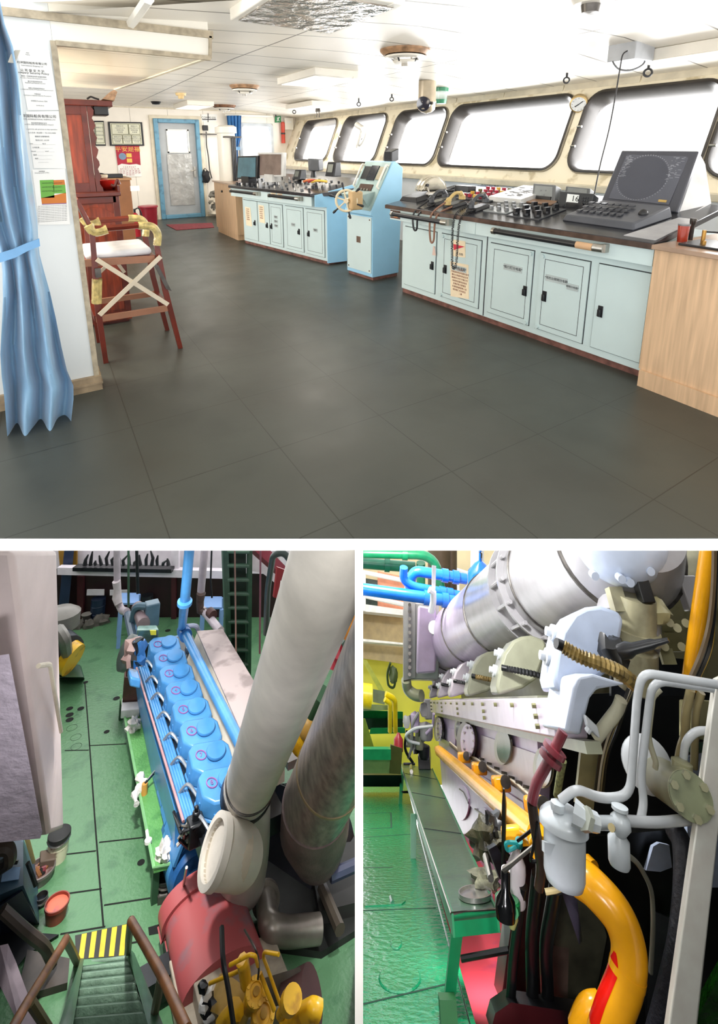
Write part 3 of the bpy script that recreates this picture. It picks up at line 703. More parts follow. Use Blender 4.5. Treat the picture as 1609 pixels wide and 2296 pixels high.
# ---------------------------------------------------------------- far console
c = thing('console_cabinet', 'pale blue control console with two hand rails in the middle distance, crowded with switches', 'console', FC.p(1.2, .4, 0))
Lf = FC.len
mb = MB(); FC.box(mb, .02, .02, .05, Lf, .8, .82, 0)
part(c, 'body', mb, paleblue)
g0, g1, g2, g3 = FC.p(Lf, 0, .04), FC.p(Lf, 0, .8), B.on(778, 590, 'y', FC.p(Lf, 0, 0).y), None
ex = 3.76
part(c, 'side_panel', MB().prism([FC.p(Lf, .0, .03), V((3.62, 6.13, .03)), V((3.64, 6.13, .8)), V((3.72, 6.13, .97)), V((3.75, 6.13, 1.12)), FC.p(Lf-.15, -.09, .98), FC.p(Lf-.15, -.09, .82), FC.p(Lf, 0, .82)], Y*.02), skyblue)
mb = MB(); FC.box(mb, 0, .04, 0, Lf-.02, .75, .05); part(c, 'plinth', mb, kick)
mb = MB(); FC.box(mb, -.17, -.09, .82, 1.0, .8, .955); FC.box(mb, 1.005, -.09, .82, 2.13, .8, .955); part(c, 'rail_panel', mb, paleblue)
mb = MB(); mb.hexa([FC.p(a, b, z) for a, b, z in ((-.2, -.12, .955), (2.16, -.12, .955), (2.5, .3, .98), (2.3, .95, 1.1), (-.2, .95, 1.1), (-.2, .3, 1.0))], [FC.p(a, b, z) for a, b, z in ((-.2, -.12, 1.0), (2.16, -.12, 1.0), (2.5, .3, 1.05), (2.3, .95, 1.17), (-.2, .95, 1.17), (-.2, .3, 1.06))])
part(c, 'worktop', mb, ctop, bevel=.006)
fd_ = []
for a0, a1, fr_, sd_ in ((.06, .5, 0, .42), (.52, .86, 0, .8), (.88, 1.24, 1, .93), (1.32, 1.78, 1, 1.68), (1.84, 2.28, 1, 1.92)): fd_.append(door(c, FC, a0, a1, .1, .76, .02, fr_, paleblue, sd_))
rail(c, FC, -.05, .8, .915, -.09); rail(c, FC, 1.15, 1.93, .915, -.09)
sign(FC, 1.06, .56, .008, .1, .05, '*报警*', c, fd_[2], size=.03); sign(FC, 1.06, .49, .008, .1, .05, '*警铃*', c, fd_[2], size=.03); sign(FC, 1.06, .42, .008, .1, .05, '*控制*', c, fd_[2], size=.03)
sign(FC, 1.53, .49, .008, .1, .055, '*主机*', c, fd_[3], size=.034); sign(FC, 2.08, .47, .008, .1, .055, '*操舵*', c, fd_[4], size=.034)
random.seed(11)
mb0, mb1 = MB(), MB(); nk = 0
for i in range(14):
    for j in range(4):
        a = -.1+2.2*i/13+random.uniform(-.03, .03); b = .0+.2*j; z = 1.0+.165*max(0, b+.09)
        if a > 2.1: continue
        p = FC.p(a, b, z); h = random.uniform(.02, .05)
        if nk < 56: part(c, random.choice(('knob', 'switch')), MB().cyl(p, p+Z*h, random.uniform(.012, .026), n=10), [black, steel, mat('knob_grey', '#6d7072', .4)][(i+j) % 3]); nk += 1
notes = (((549, 463), (561, 466), (565, 508), (552, 505)), ((579, 459), (591, 461), (594, 501), (582, 498)), ((606, 425), (618, 427), (618, 444), (607, 442)), ((621, 426), (633, 428), (632, 447), (621, 445)))
lb = ('cream notice on the leftmost door of the far console', 'cream notice under a clip on the second door of the far console', 'small cream note left of the joint on the far console front', 'small cream note right of the joint on the far console front')
for k, pts in enumerate(notes):
    n = thing('paper_notice', lb[k], 'notice', FC.q(*pts[3], 0)); b = .006 if k < 2 else -.092
    plate(n, 'sheet', FC, pts, b, .0015, tan)
    a, z = FC.az((pts[0][0]+pts[1][0])/2, pts[0][1]+6, b-.002)
    for j in range(6 if k < 2 else 3): text(n, 'lettering', ('注意事项', '检查电源', '确认信号', '保持清洁', '异常报告', '通知机舱')[j], FC.p(a, b-.002, z-.035*j), FC.u, Z, .024, mat('brown_ink', '#a0705c', .7))
def monitor(label, pts, b, scrm, fm, th=.06):
    Q = [FC.q(x, y, b) for x, y in pts]; ctr = (Q[0]+Q[1])/2
    t = thing('monitor', label, 'monitor', V((ctr.x, ctr.y, 1.08)))
    part(t, 'frame', MB().prism(Q, FC.w*th), fm, bevel=.008)
    c_ = sum(Q, V())/4; part(t, 'screen', MB().prism([c_+(p-c_)*.86-FC.w*.002 for p in Q], FC.w*-.002), scrm)
    part(t, 'stand', MB().obox(ctr+FC.w*.05-Z*.02, FC.u*.12, FC.w*.08, Z*.06), fm)
    return t
monitor('black monitor with a blue-green screen at the left end of the far console', ((529, 402), (576, 400), (577, 349), (532, 350)), .12, mat('teal_screen', '#4a6f7c', .15, var=.1), black)
monitor('silver-edged monitor with a brown film-covered screen on the far console', ((577, 397), (634, 396), (635, 342), (577, 342)), .17, mat('brown_screen', '#7a6a62', .2, var=.12, bump=.2, bsc=6), mat('silver_frame', '#c9c9c6', .4))
def gadget(name, label, cat, x, y, w, h, b, kind):
    p = FC.q(x, y, b); s = B.sz(1, p); w *= s; h *= s
    t = thing(name, label, cat, p); fz = 0
    if kind == 'box':
        f = FC.u*w/2; part(t, 'case', MB().hexa([p-f, p+f, p+f+FC.w*.15, p-f+FC.w*.15], [p-f*.9+Z*h+FC.w*.05, p+f*.9+Z*h+FC.w*.05, p+f*.9+Z*h+FC.w*.15, p-f*.9+Z*h+FC.w*.15]), black, bevel=.01)
        part(t, 'display', MB().prism([p+f*u+Z*h*v+FC.w*(.05*v-.004) for u, v in ((-.6, .3), (.5, .3), (.5, .85), (-.6, .85))], FC.w*-.002), mat('lcd_dim', '#7d8078', .3))
    else:
        part(t, 'stand', MB().cyl(p, p+Z*h*.4, .05, .03), black)
        f = FC.u*w/2; q = p+Z*h*.35
        part(t, 'hood', MB().hexa([q-f, q+f*.2-FC.w*.1, q+f*1.1, q+FC.w*.2], [q-f*1.1+Z*h*.65, q+f*.2-FC.w*.1+Z*h*.65, q+f+Z*h*.6, q+FC.w*.2+Z*h*.6]), mat('hood_grey', '#4b4e52', .5), bevel=.015)
gadget('radio_set', 'low black radio with a small display beside the film-covered monitor', 'radio', 663, 403, 26, 22, .5, 'box')
gadget('radar_hood', 'dark grey viewing hood on the far console near the leftmost slanted window', 'hood', 703, 398, 38, 42, .55, 'hood')
gadget('repeater_display', 'navy tilted display on a stand at the right of the far console', 'display', 738, 396, 32, 32, .5, 'box')
t = thing('tool_bundle', 'yellow and red tools lying among the switches of the far console', 'tools', FC.q(705, 408, .25)); p = FC.q(705, 412, .25)
for k, (m, dx) in enumerate(((mat('tool_orange', '#d0764a', .5), -.12), (mat('tool_yellow', '#d8b04a', .5), .08), (mat('tool_red', '#9c3434', .5), .0))):
    part(t, 'tool', MB().tube(catm([p+FC.u*(dx-.15)+Z*.02, p+FC.u*dx+Z*.05, p+FC.u*(dx+.15)+FC.w*.05+Z*.04]), .018, 7), m)
# oak cabinet at the far end of the console
oc = thing('oak_cabinet', 'light oak cabinet at the far end, under the white column', 'cabinet', (3.0, 9.3, 0))
part(oc, 'body', MB().box(2.88, 8.72, .1, 3.3, 9.98, .985), oak); part(oc, 'plinth', MB().box(2.9, 8.76, 0, 3.28, 9.95, .1), oak); part(oc, 'top', MB().box(2.85, 8.7, .985, 3.32, 10.0, 1.01), mat('oak_top', '#a58a74', .3, var=.08))
part(oc, 'door_knob', MB().cyl(B.on(499, 429, 'x', 2.885), B.on(499, 429, 'x', 2.885)-X*.03, .02), black)
# ---------------------------------------------------------------- steering pedestal
PD = Fr((3.315, 5.611), (3.37, 5.08))
t = thing('steering_stand', 'sky blue steering stand with sloping instrument face between the two consoles', 'steering stand', PD.p(.27, .2, 0))
prof = [(0, .04), (0, .8), (-.03, .82), (-.03, .86), (.31, 1.455), (.35, 1.46), (.48, 1.38), (.44, .04)]
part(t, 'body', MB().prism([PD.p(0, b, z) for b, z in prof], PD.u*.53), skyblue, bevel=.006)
fx = V((-.56, 0)); 
def slope(u, v, d=0):   # u 0..1 across, v 0..1 up the sloping face
    n = V((-(.595), 0, .34)).normalized(); p = PD.p(.53*u, -.03+.34*v, .86+.595*v); return p+(-PD.w*.868+Z*.496)*d
part(t, 'instrument_face', MB().prism([slope(u, v) for u, v in ((.03, .02), (.97, .02), (.97, .98), (.03, .98))], (-PD.w*.868+Z*.496)*.006), mat('face_grey', '#9fb6b4', .4))
nn = -PD.w*.868+Z*.496
part(t, 'front_panel', MB().prism([PD.p(a, -.002, z) for a, z in ((.02, .09), (.51, .09), (.51, .79), (.02, .79))], -PD.w*.008), paleblue)
mb = MB()
for a, z in ((.05, .12), (.48, .12), (.48, .76), (.05, .76)): mb.cyl(PD.p(a, -.008, z), PD.p(a, -.014, z), .01, n=8)
mb.prism([PD.p(a, -.011, z) for a, z in ((.22, .45), (.3, .45), (.3, .53), (.22, .53))], -PD.w*.002)
part(t, 'screws_and_plate', mb, mat('bronze_plate', '#6a5546', .4))
mb = MB(); mb.box(0, 0, 0, 0, 0, 0); PDk = MB(); PD.box(PDk, .01, .02, 0, .52, .42, .04); part(t, 'plinth', PDk, kick)
for nm, u0, v0, u1, v1, m in (('gauge', .12, .62, .36, .88, black), ('compass_screen', .36, .6, .64, .9, mat('dark_screen', '#2a2d33', .15)), ('gauge', .68, .62, .88, .88, mat('gauge_tan', '#a89f86', .4)), ('control_box', .22, .32, .7, .52, mat('control_brown', '#4a352c', .4))):
    g = part(t, nm, MB().prism([slope(u, v, .006) for u, v in ((u0, v0), (u1, v0), (u1, v1), (u0, v1))], nn*.012), m, bevel=.003)
    if nm == 'control_box':
        for k in range(4): part(t, 'knob', MB().cyl(slope(.28+.11*k, .4, .018), slope(.28+.11*k, .4, .04), .014, n=10), steel, g)
for u in (.06, .94): part(t, 'grab_handle', MB().tube(fil([slope(u, .45, .006), slope(u, .45, .05), slope(u, .9, .05), slope(u, .9, .006)], .03), .012), white)
part(t, 'tiller_lever', MB().cyl(slope(.55, .14, .006), slope(.55, .14, .1), .012).prism([slope(u, v, .006) for u, v in ((.48, .08), (.64, .08), (.64, .2), (.48, .2))], nn*.004), tan)
# wheel hub box and wheel
wc = PD.q(776, 450, -.3); hub0 = PD.p(.3, -.03, .86)
part(t, 'wheel_mount', MB().hexa([PD.p(.03, .05, .82), PD.p(.45, .05, .82), PD.p(.45, .3, .82), PD.p(.03, .3, .82)], [PD.p(.03, -.12, 1.06), PD.p(.45, -.12, 1.06), PD.p(.45, .1, 1.1), PD.p(.03, .1, 1.1)]), mat('face_grey', '#9fb6b4', .4), bevel=.01)
ivory = mat('ivory_wheel', '#e8d9b8', .4, var=.05); ax = (-PD.w*.72+PD.u*.7).normalized()
hb = part(t, 'wheel_hub', MB().obox(wc+PD.w*.1+PD.u*.05, PD.u*.05, PD.w*.08, Z*.11), mat('hub_tan', '#c9a878', .5), bevel=.02)
wu = ax.cross(Z).normalized(); mb = MB()
mb.tube([wc+wu*(.125*math.cos(i*math.pi/14))+Z*(.125*math.sin(i*math.pi/14)) for i in range(28)], .015, 8, closed=True); mb.cyl(wc-ax*.05, wc+ax*.03, .03)
for k in range(6): d = wu*math.cos(k*math.pi/3+.3)+Z*math.sin(k*math.pi/3+.3); mb.cyl(wc, wc+d*.125, .009, n=8)
w = part(t, 'ship_wheel', mb, ivory)
for k in range(6): d = wu*math.cos(k*math.pi/3+.3)+Z*math.sin(k*math.pi/3+.3); part(t, 'wheel_grip', MB().lathe([(.012, 0), (.009, .02), (.016, .06), (.012, .085)], wc+d*.135, d, 10), black, w)
p = B.on(874, 366, 'x', 3.72)
t = thing('rudder_indicator', 'small black indicator box on a bracket on top of the steering stand', 'indicator', p)
part(t, 'bracket', MB().box(p.x-.02, p.y-.04, p.z-.02, p.x+.06, p.y+.06, p.z+.02), steel)
part(t, 'case', MB().obox(p+V((.02, .0, .09)), PD.u*.07, PD.w*.06+Z*.02, Z*.07), black, bevel=.008)
part(t, 'screen', MB().obox(p+V((-.042, .0, .09)), PD.u*.055, PD.w*.002, Z*.05), mat('dark_screen', '#2a2d33', .15))
mb = MB().box(3.72, 4.65, 0, 3.95, 4.78, .16); single('red_box', 'small red box on the floor between the steering stand and the right console', 'box', mb, mat('red_box', '#9a3a3a', .5), bevel=.005)
# ---------------------------------------------------------------- bridge: left side and wall things
def yq(y): return lambda px, py: B.on(px, py, 'y', y)
# near curtain
cyp = 3.3
ct = thing('curtain', 'long blue satin curtain tied back at the left edge of the picture', 'curtain', (0, cyp, 0))
curt = mat('curtain_blue', '#84abca', .3, var=.1, sc=5, stretch=(4, 4, .6)); curt.node_tree.nodes['Principled BSDF'].inputs['Sheen Weight'].default_value = .3
rows = [(10, -60, 2), (60, -60, 12), (110, -60, 30), (180, -60, 44), (260, -60, 52), (330, -55, 60), (420, -50, 73), (500, -30, 84), (545, -10, 86), (575, 2, 89), (610, 6, 98), (660, 8, 112), (720, 6, 126), (780, 3, 138), (830, 6, 150), (862, 10, 164), (890, 12, 164), (925, 14, 158), (945, 15, 110), (966, 18, 80)]
rows = [(10, -60, 2), (60, -60, 12), (110, -60, 30), (180, -60, 44), (260, -60, 52), (330, -55, 60), (420, -50, 73), (500, -30, 84), (545, -10, 86), (575, 2, 89), (610, 6, 98), (660, 8, 112), (720, 6, 126), (780, 3, 138), (830, 6, 150), (862, 10, 164), (890, 12, 164), (925, 14, 160), (948, 17, 158)]
N = 56; vs = []; fs = []
for r, (py, xl, xr_) in enumerate(rows):
    tie = max(0, 1-abs(py-560)/90)
    for k in range(N+1):
        u = k/N; px = xl+(xr_-xl)*u; yb = py+((1-u)*22-6*u if r == len(rows)-1 else 0)
        wob = math.sin(u*17+py*.006)*.085+math.sin(u*31-py*.011+1)*.02
        amp = (1-.6*tie)*min(1, (xr_-xl)/70+.35)
        p = B.on(px, yb, 'y', cyp); vs.append(p+Y*(wob*amp))
for r in range(len(rows)-1):
    for k in range(N): a = r*(N+1)+k; fs.append([a, a+1, a+N+2, a+N+1])
n = len(vs); vs2 = [v+Y*.012 for v in vs]
cp = part(ct, 'drape', MB().add(vs, fs).add(vs2, fs), curt, smooth=80)
mb = MB(); t0 = [B.on(x, y, 'y', cyp-.07) for x, y in ((-8, 570), (30, 558), (60, 545), (88, 535))]; t1 = [B.on(x, y, 'y', cyp-.07) for x, y in ((-4, 590), (34, 578), (64, 562), (90, 552))]
for i in range(3): mb.hexa([t0[i], t0[i+1], t0[i+1]+Y*.01, t0[i]+Y*.01], [t1[i], t1[i+1], t1[i+1]+Y*.01, t1[i]+Y*.01])
part(ct, 'tie_band', mb, mat('curtain_tie', '#6a9cc8', .5))
mb = MB(); mb.prism([B.on(x, y, 'y', cyp-.08) for x, y in ((24, 122), (34, 112), (46, 112), (34, 142), (17, 140))], Y*.01)
single('curtain_clip', 'pale folded clip hanging at the upper edge of the near blue curtain', 'clip', mb, mat('clip_grey', '#b8b4a8', .5), bevel=.003)
# papers on the partition
py_ = yq(YW-.004)
def sheet(label, pts, lines, name='wall_notice', m=None):
    t = thing(name, label, 'notice', py_(*pts[2])); part(t, 'sheet', MB().prism([py_(*p) for p in pts], Y*-.002), m or paper)
    for (x, y, s, size, *al) in lines:
        text(t, 'lettering', s, py_(x, y)-Y*.003, X, Z, size*.74, grey_ink if size < .02 else ink, align=al[0] if al else 'CENTER', depth=.0003)
    return t
sheet('upper white security policy notice on the left partition, beside the curtain', ((38, 115), (110, 112), (132, 247), (62, 247)), [(62, 121, '方针\nPolicy', .012), (72, 142, '利洋国际船务有限公司', .02), (72, 148, 'International Shipping Ltd', .014), (73, 159, '公 司 保 安 方 针', .022), (73, 164, 'Company Security Policy', .022), (76, 172, '确保一切经营活动符合国际规则', .012), (76, 176, 'Provide a Secure Working Environment', .011), (79, 185, '建立并保持保安体系\nEstablish and Maintain Security', .011), (82, 200, '保障人员船舶和货物安全\nFor safety and security of People and Property at board', .010), (84, 213, '不断改进\nContinue to improve Security Procedures', .011), (88, 227, '总经理 (President)  签名', .011), (90, 237, '2019年1月1日', .009)])
sheet('middle white company notice with closely typed lines on the left partition', ((58, 250), (132, 249), (148, 378), (76, 377)), [(84, 261, '利洋国际船务有限公司', .026), (86, 268, 'OCEAN INTERNATIONAL SHIPPING LTD', .013), (88, 278, '安全和环境保护方针\nSAFETY AND ENVIRONMENT POLICY', .012)]+[(94+.35*k, 290+8.2*k, ('to provide safe practices in ship operation', '以人为本  安全第一  TEL 0532-8888', '船舶安全管理体系', '联系方式  24小时', 'DPA _________ 电话 __________', '公司应急 ______________ ', 'Master ________  email ______', '值班 _________________', '海务 ______________', '------------------')[k], .0125) for k in range(10)])
t = sheet('lower white notice with a green and orange table on the left partition', ((72, 380), (146, 378), (157, 503), (88, 504)), [(94, 386, '保密等级\nSecurity Levels of Plan', .011)]+[(118, 461+3.8*k, 'ship security measures at level one and two shall apply', .0095) for k in range(10)])
for nm, pts, col in (('green_cell', ((89, 404), (120, 403), (122, 443), (92, 444)), '#6fae48'), ('green_cell', ((119, 415), (146, 414), (148, 433), (121, 434)), '#6fae48'), ('orange_cell', ((119, 404), (144, 403), (146, 414), (120, 415)), '#cf7b35'), ('orange_cell', ((92, 444), (148, 432), (149, 455), (94, 457)), '#cf7b35'), ('violet_strip', ((94, 457), (149, 455), (149, 457), (94, 459)), '#8d6a92')):
    part(t, nm, MB().prism([py_(*p)-Y*.0022 for p in pts], Y*-.0004), mat('cell_'+col[1:], col, .7, var=.03))
for k in range(6): text(t, 'lettering', 'security level %d' % (k % 3+1), py_(106+22*(k % 2), 410+9*(k//2))-Y*.0032, X, Z, .009, ink, depth=.0003)
# red-wood hutch
YH = 5.03; hq = yq(YH)
h = thing('hutch_cabinet', 'tall red wooden hutch with carved trim behind the partition', 'cabinet', (.4, 5.2, 0))
zt0 = hq(290, 428).z; xr0 = hq(292, 450).x
part(h, 'lower_body', MB().box(.17, YH, .03, .585, 5.75, zt0-.04), redwood); part(h, 'foot', MB().box(.2, YH+.03, 0, .56, 5.7, .03), dredwood)
part(h, 'counter', MB().box(.15, YH-.03, zt0-.04, .6, 5.8, zt0), dredwood, bevel=.006)
mb = MB(); mb.box(.17, YH-.012, .05, .23, YH, zt0-.04).box(.53, YH-.012, .05, .585, YH, zt0-.04).box(.2, YH-.012, zt0-.1, .56, YH, zt0-.04).box(.2, YH-.012, .05, .56, YH, .12)
part(h, 'door_frame', mb, dredwood, bevel=.004)
arc = [(.23, .14), (.53, .14), (.53, zt0-.2)]+[(.53-.3*k/8, zt0-.2+.07*math.sin(math.pi*k/8)) for k in range(1, 8)]+[(.23, zt0-.2)]
part(h, 'door_panel', MB().prism([V((x, YH-.004, z)) for x, z in arc], Y*-.006), redwood)
z1 = hq(210, 224).z; xu = hq(200, 300).x
part(h, 'upper_body', MB().box(.17, YH+.06, zt0+.0, .41, 5.7, z1-.04), redwood)
part(h, 'cornice', MB().box(.15, YH, z1-.05, hq(252, 230).x, 5.78, z1), dredwood, bevel=.006)
mb = MB(); mb.box(.365, YH+.03, zt0, .41, YH+.06, z1-.05).box(.17, YH+.04, z1-.12, .365, YH+.06, z1-.05).box(.17, YH+.04, zt0, .365, YH+.06, zt0+.08); part(h, 'upper_door_frame', mb, dredwood)
poly = [V((.415, YH+.03, zt0)), V((.47, YH+.03, zt0))]+[V((.455+.012*math.sin(k*1.9), YH+.03, zt0+(z1-zt0-.05)*k/22)) for k in range(1, 23)]+[V((.415, YH+.03, z1-.05))]
part(h, 'carved_edge', MB().prism(poly, Y*.03), dredwood)
mb = MB().box(.58, YH, zt0, .6, 5.7, zt0+.05); mb.tube(catm([(.6, YH, zt0+.06), (.585, YH, zt0+.1), (.56, YH-.0, zt0+.05), (.53, YH, zt0+.06)]), .014, 8); part(h, 'counter_scroll', mb, dredwood)
p = B.on(228, 247, 'y', YH); t = thing('camera_unit', 'black boxy device hanging under the hutch cornice', 'device', p); part(t, 'case', MB().box(p.x-.06, p.y+.05, p.z-.04, p.x+.06, p.y+.25, p.z+.05), black, bevel=.01); part(t, 'bracket', MB().box(p.x-.01, p.y+.12, p.z+.05, p.x+.01, p.y+.16, z1-.05), black)
p = B.on(240, 222, 'y', YH+.1); t = thing('wicker_fan', 'brown wedge-shaped woven fan lying on top of the hutch', 'fan', p)
part(t, 'fan', MB().prism([B.on(x, y, 'y', YH+.1) for x, y in ((230, 222), (256, 226), (263, 206), (256, 201), (247, 206))], Y*.2), mat('wicker', '#a4846a', .7, var=.2, sc=40))
part(t, 'cable', MB().tube(catm([B.on(x, y, 'y', YH+.05) for x, y in ((195, 222), (203, 217), (212, 220), (222, 223))]), .008, 6), black)
p = B.on(238, 428, 'y', 5.35); p.z = zt0
t = thing('bowl', 'shiny red plastic bowl on the hutch counter', 'bowl', p); part(t, 'bowl', MB().lathe([(.04, 0), (.075, .03), (.09, .085), (.085, .085), (.07, .035), (.001, .015)], p+V((.02, 0, 0)), Z, 24), mat('red_plastic', '#d32a22', .15))
t = thing('wooden_tub', 'low brown wooden tub behind the red bowl on the hutch', 'tub', p+Y*.25); part(t, 'tub', MB().lathe([(.07, 0), (.08, .12), (.07, .12), (.06, .02)], p+V((-.03, .25, 0)), Z, 20), mat('tub_brown', '#a5542e', .4)); part(t, 'rim', MB().lathe([(.081, .1), (.085, .12), (.081, .125)], p+V((-.03, .25, 0)), Z, 20), tan)
# second brown cabinet and small things behind
p = B.on(278, 400, 'y', 8.5)
c = thing('brown_cabinet', 'narrow brown cabinet standing behind the hutch', 'cabinet', (p.x, 8.7, 0)); xb0, xb1 = B.on(240, 420, 'y', 8.5).x, B.on(293, 420, 'y', 8.5).x; zb1 = B.on(293, 399, 'y', 8.5).z
part(c, 'body', MB().box(xb0, 8.5, .0, xb1, 9.2, zb1-.03), mat('brown_board', '#8a5a38', .5, var=.1, sc=3)); part(c, 'top', MB().box(xb0-.02, 8.48, zb1-.03, xb1+.02, 9.22, zb1), mat('brown_top', '#a47a54', .4)); part(c, 'paper_label', MB().box(xb0+.32, 8.495, zb1-.2, xb0+.45, 8.5, zb1-.12), paper)
p = B.on(252, 399, 'y', 8.7); t = thing('black_box', 'small black box on the narrow brown cabinet', 'box', p); part(t, 'case', MB().box(p.x-.1, 8.6, zb1, p.x+.14, 8.8, zb1+.06), black, bevel=.01)
part(t, 'lead', MB().tube(catm([(p.x-.1, 8.65, zb1+.05), (p.x-.18, 8.62, zb1+.07), (p.x-.25, 8.62, zb1+.02)]), .012, 6), black)
p = B.on(302, 478, 'y', 10.2); p = V((p.x, 10.2, 0))
t = thing('fire_extinguisher', 'red fire extinguisher beside the narrow brown cabinet', 'fire extinguisher', p); part(t, 'cylinder', MB().lathe([(.07, 0), (.075, .3), (.05, .42), (.02, .45)], p, Z), mat('fire_red', '#b8232f', .3)); part(t, 'valve', MB().cyl(p+Z*.45, p+Z*.52, .02), black); part(t, 'hose', MB().tube(catm([p+Z*.5, p+V((.08, 0, .52)), p+V((.13, 0, .3)), p+V((.1, 0, .1))]), .012, 6), black)
# bin
p = B.on(336, 512, 'z', 0)
t = thing('waste_bin', 'dark red ribbed waste bin left of the blue door', 'bin', p); r_ = B.sz(19, p)
part(t, 'bucket', MB().lathe([(r_*.85, 0), (r_*1.0, .44), (r_*1.02, .46), (r_*.95, .46), (r_*.8, .02)], p, Z, 24), mat('bin_red', '#96222f', .35, var=.1)); part(t, 'rim', MB().lathe([(r_*1.0, .43), (r_*1.1, .44), (r_*1.1, .47), (r_*.96, .47)], p, Z, 24), mat('bin_rim', '#a83040', .35))
# chair
cy = 4.1; N_ = yq(cy); dY = V((0, .5, 0))
ch = thing('high_chair', 'tall red wooden armchair patched with tape and crossed battens, by the partition', 'chair', (.52, 4.35, 0))
chw = mat('chair_wood', '#6b2414', .28, var=.2, sc=5); tape = mat('yellow_tape', '#cbb878', .3, var=.25, sc=25, bump=.4, bsc=30); batten = mat('pale_batten', '#d8ccb6', .5, var=.05)
def bar(pts, w, d, off=V((0, 0, 0)), y0=0):   # flat wooden bar along pixels on the near side
    P = [N_(*q)+off for q in pts]; mb = MB()
    for i in range(len(P)-1):
        a, b = P[i], P[i+1]; t_ = (b-a).normalized(); n_ = t_.cross(Y).normalized()
        mb.obox((a+b)/2, t_*((b-a).length/2+w*.15), n_*w, Y*d)
    return mb
for off, nm in ((V((0, 0, 0)), ''), (dY, '')):
    P = [N_(*q) for q in ((237, 812), (219, 690), (206, 515))]; P[0].z = 0
    part(ch, 'leg', MB().tube([q+off for q in P], [.024, .028, .024], 4), chw, smooth=20)
    P = [N_(*q) for q in ((404, 781), (370, 650), (350, 545))]; P[0].z = 0
    part(ch, 'leg', MB().tube([q+off for q in P], [.024, .028, .026], 4), chw, smooth=20)
    arm = [N_(*q)+off for q in ((203, 512), (240, 512), (310, 506), (340, 508), (353, 525), (352, 550))]
    a_ = part(ch, 'armrest', MB().tube(catm(arm[:3]), .024, 6), chw)
    part(ch, 'armrest_tape', MB().tube(catm(arm[2:]), .03, 8), tape, a_)
    part(ch, 'arm_tape', MB().tube(catm([q+off for q in (N_(198, 505), N_(212, 520), N_(240, 514))]), .035, 8), tape, a_)
    part(ch, 'rail', bar(((216, 716), (380, 690)), .022, .015, off), mat('bar_brown', '#9a6a50', .5))
    part(ch, 'seat_rail', bar(((190, 590), (345, 580)), .026, .012, off), mat('bar_brown', '#9a6a50', .5))
for nm, pts in (('batten', ((216, 580), (374, 680))), ('batten', ((222, 702), (357, 573)))): part(ch, nm, bar(pts, .016, .006, V((0, -.035 if pts[0][1] < 600 else -.048, 0))), batten)
for nm, pts in (('batten', ((228, 652), (275, 605))), ('batten', ((270, 600), (300, 640)))): part(ch, nm, bar(pts, .013, .006, dY), batten)
part(ch, 'leg_tape', MB().tube([N_(218, 625), N_(217, 680)], .036, 7), tape)
part(ch, 'metal_strap', MB().obox(N_(362, 620)+Y*-.03, V((.02, 0, -.012)), Y*.004, V((.04, 0, -.11))), dsteel)
part(ch, 'metal_strap', MB().obox(N_(219, 610)+Y*-.03, X*.02, Y*.004, Z*.035), dsteel)
for off in (.0, .5):
    pass
part(ch, 'cross_rail', MB().obox(N_(378, 690)+Y*.25, X*.015, Y*.25, Z*.02), chw); part(ch, 'cross_rail', MB().obox(N_(216, 714)+Y*.25, X*.015, Y*.25, Z*.02), chw)
s0, s1 = N_(192, 578), N_(345, 572)
part(ch, 'seat', MB().box(s0.x-.03, cy-.01, s1.z-.03, s1.x+.01, cy+.51, s1.z), chw, bevel=.006)
mb = MB().box(s0.x, cy+.02, s1.z, s1.x-.01, cy+.5, s1.z+.06); part(ch, 'cushion', mb, mat('cushion_grey', '#dcdde2', .7, var=.05, sc=10), bevel=.025)
part(ch, 'backrest', MB().obox((N_(172, 448)+N_(205, 512))/2+Y*.25, (N_(205, 512)-N_(172, 448))*.5, Y*.24, V((.012, 0, .008))), chw, bevel=.004)
part(ch, 'backrest_panel', MB().obox((N_(175, 452)+N_(204, 508))/2+Y*.25-V((.014, 0, 0)), (N_(205, 512)-N_(172, 448))*.42, Y*.19, V((.004, 0, .003))), black)
# ---------------------------------------------------------------- far wall things
wq = yq(12.49)
def framed(label, pts, cells):
    t = thing('framed_certificate', label, 'certificate', wq(*pts[3])); Q = [wq(*p) for p in pts]
    part(t, 'frame', MB().prism(Q, Y*-.03), black, bevel=.005); c_ = sum(Q, V())/4
    s = part(t, 'certificate', MB().prism([c_+(p-c_)*.88-Y*.031 for p in Q], Y*-.002), mat('cert_paper', '#dcdcc4', .25, var=.05))
    def iq(u, v): return c_+(Q[0]-c_)*.85*(1-u)*(1-v)+(Q[1]-c_)*.85*u*(1-v)+(Q[2]-c_)*.85*u*v+(Q[3]-c_)*.85*(1-u)*v-Y*.034
    for u0, v0, u1, v1 in cells:
        mb = MB(); k = [iq(u0, v0), iq(u1, v0), iq(u1, v1), iq(u0, v1)]
        for i in range(4): mb.tube([k[i], k[(i+1) % 4]], .006, 4)
        part(t, 'cell_border', mb, mat('olive_line', '#77775c', .6), s)
        for r in range(4): text(t, 'lettering', ('船舶证书', 'CERTIFICATE', '检验合格', '有效期')[r], iq((u0+u1)/2, v0+(v1-v0)*(.2+.2*r)), X, Z, .035, grey_ink, s)
framed('dark-framed certificate half hidden by the hutch on the far wall', ((210, 271), (232, 271), (237, 327), (214, 327)), [(.05, .05, .95, .95)])
framed('wide dark-framed certificate sheet above the red calendar', ((241, 273), (318, 274), (323, 327), (246, 327)), [(.02, .02, .58, .52), (.6, .02, .98, .52), (.02, .56, .35, .98), (.37, .56, .66, .98), (.68, .56, .98, .98)])
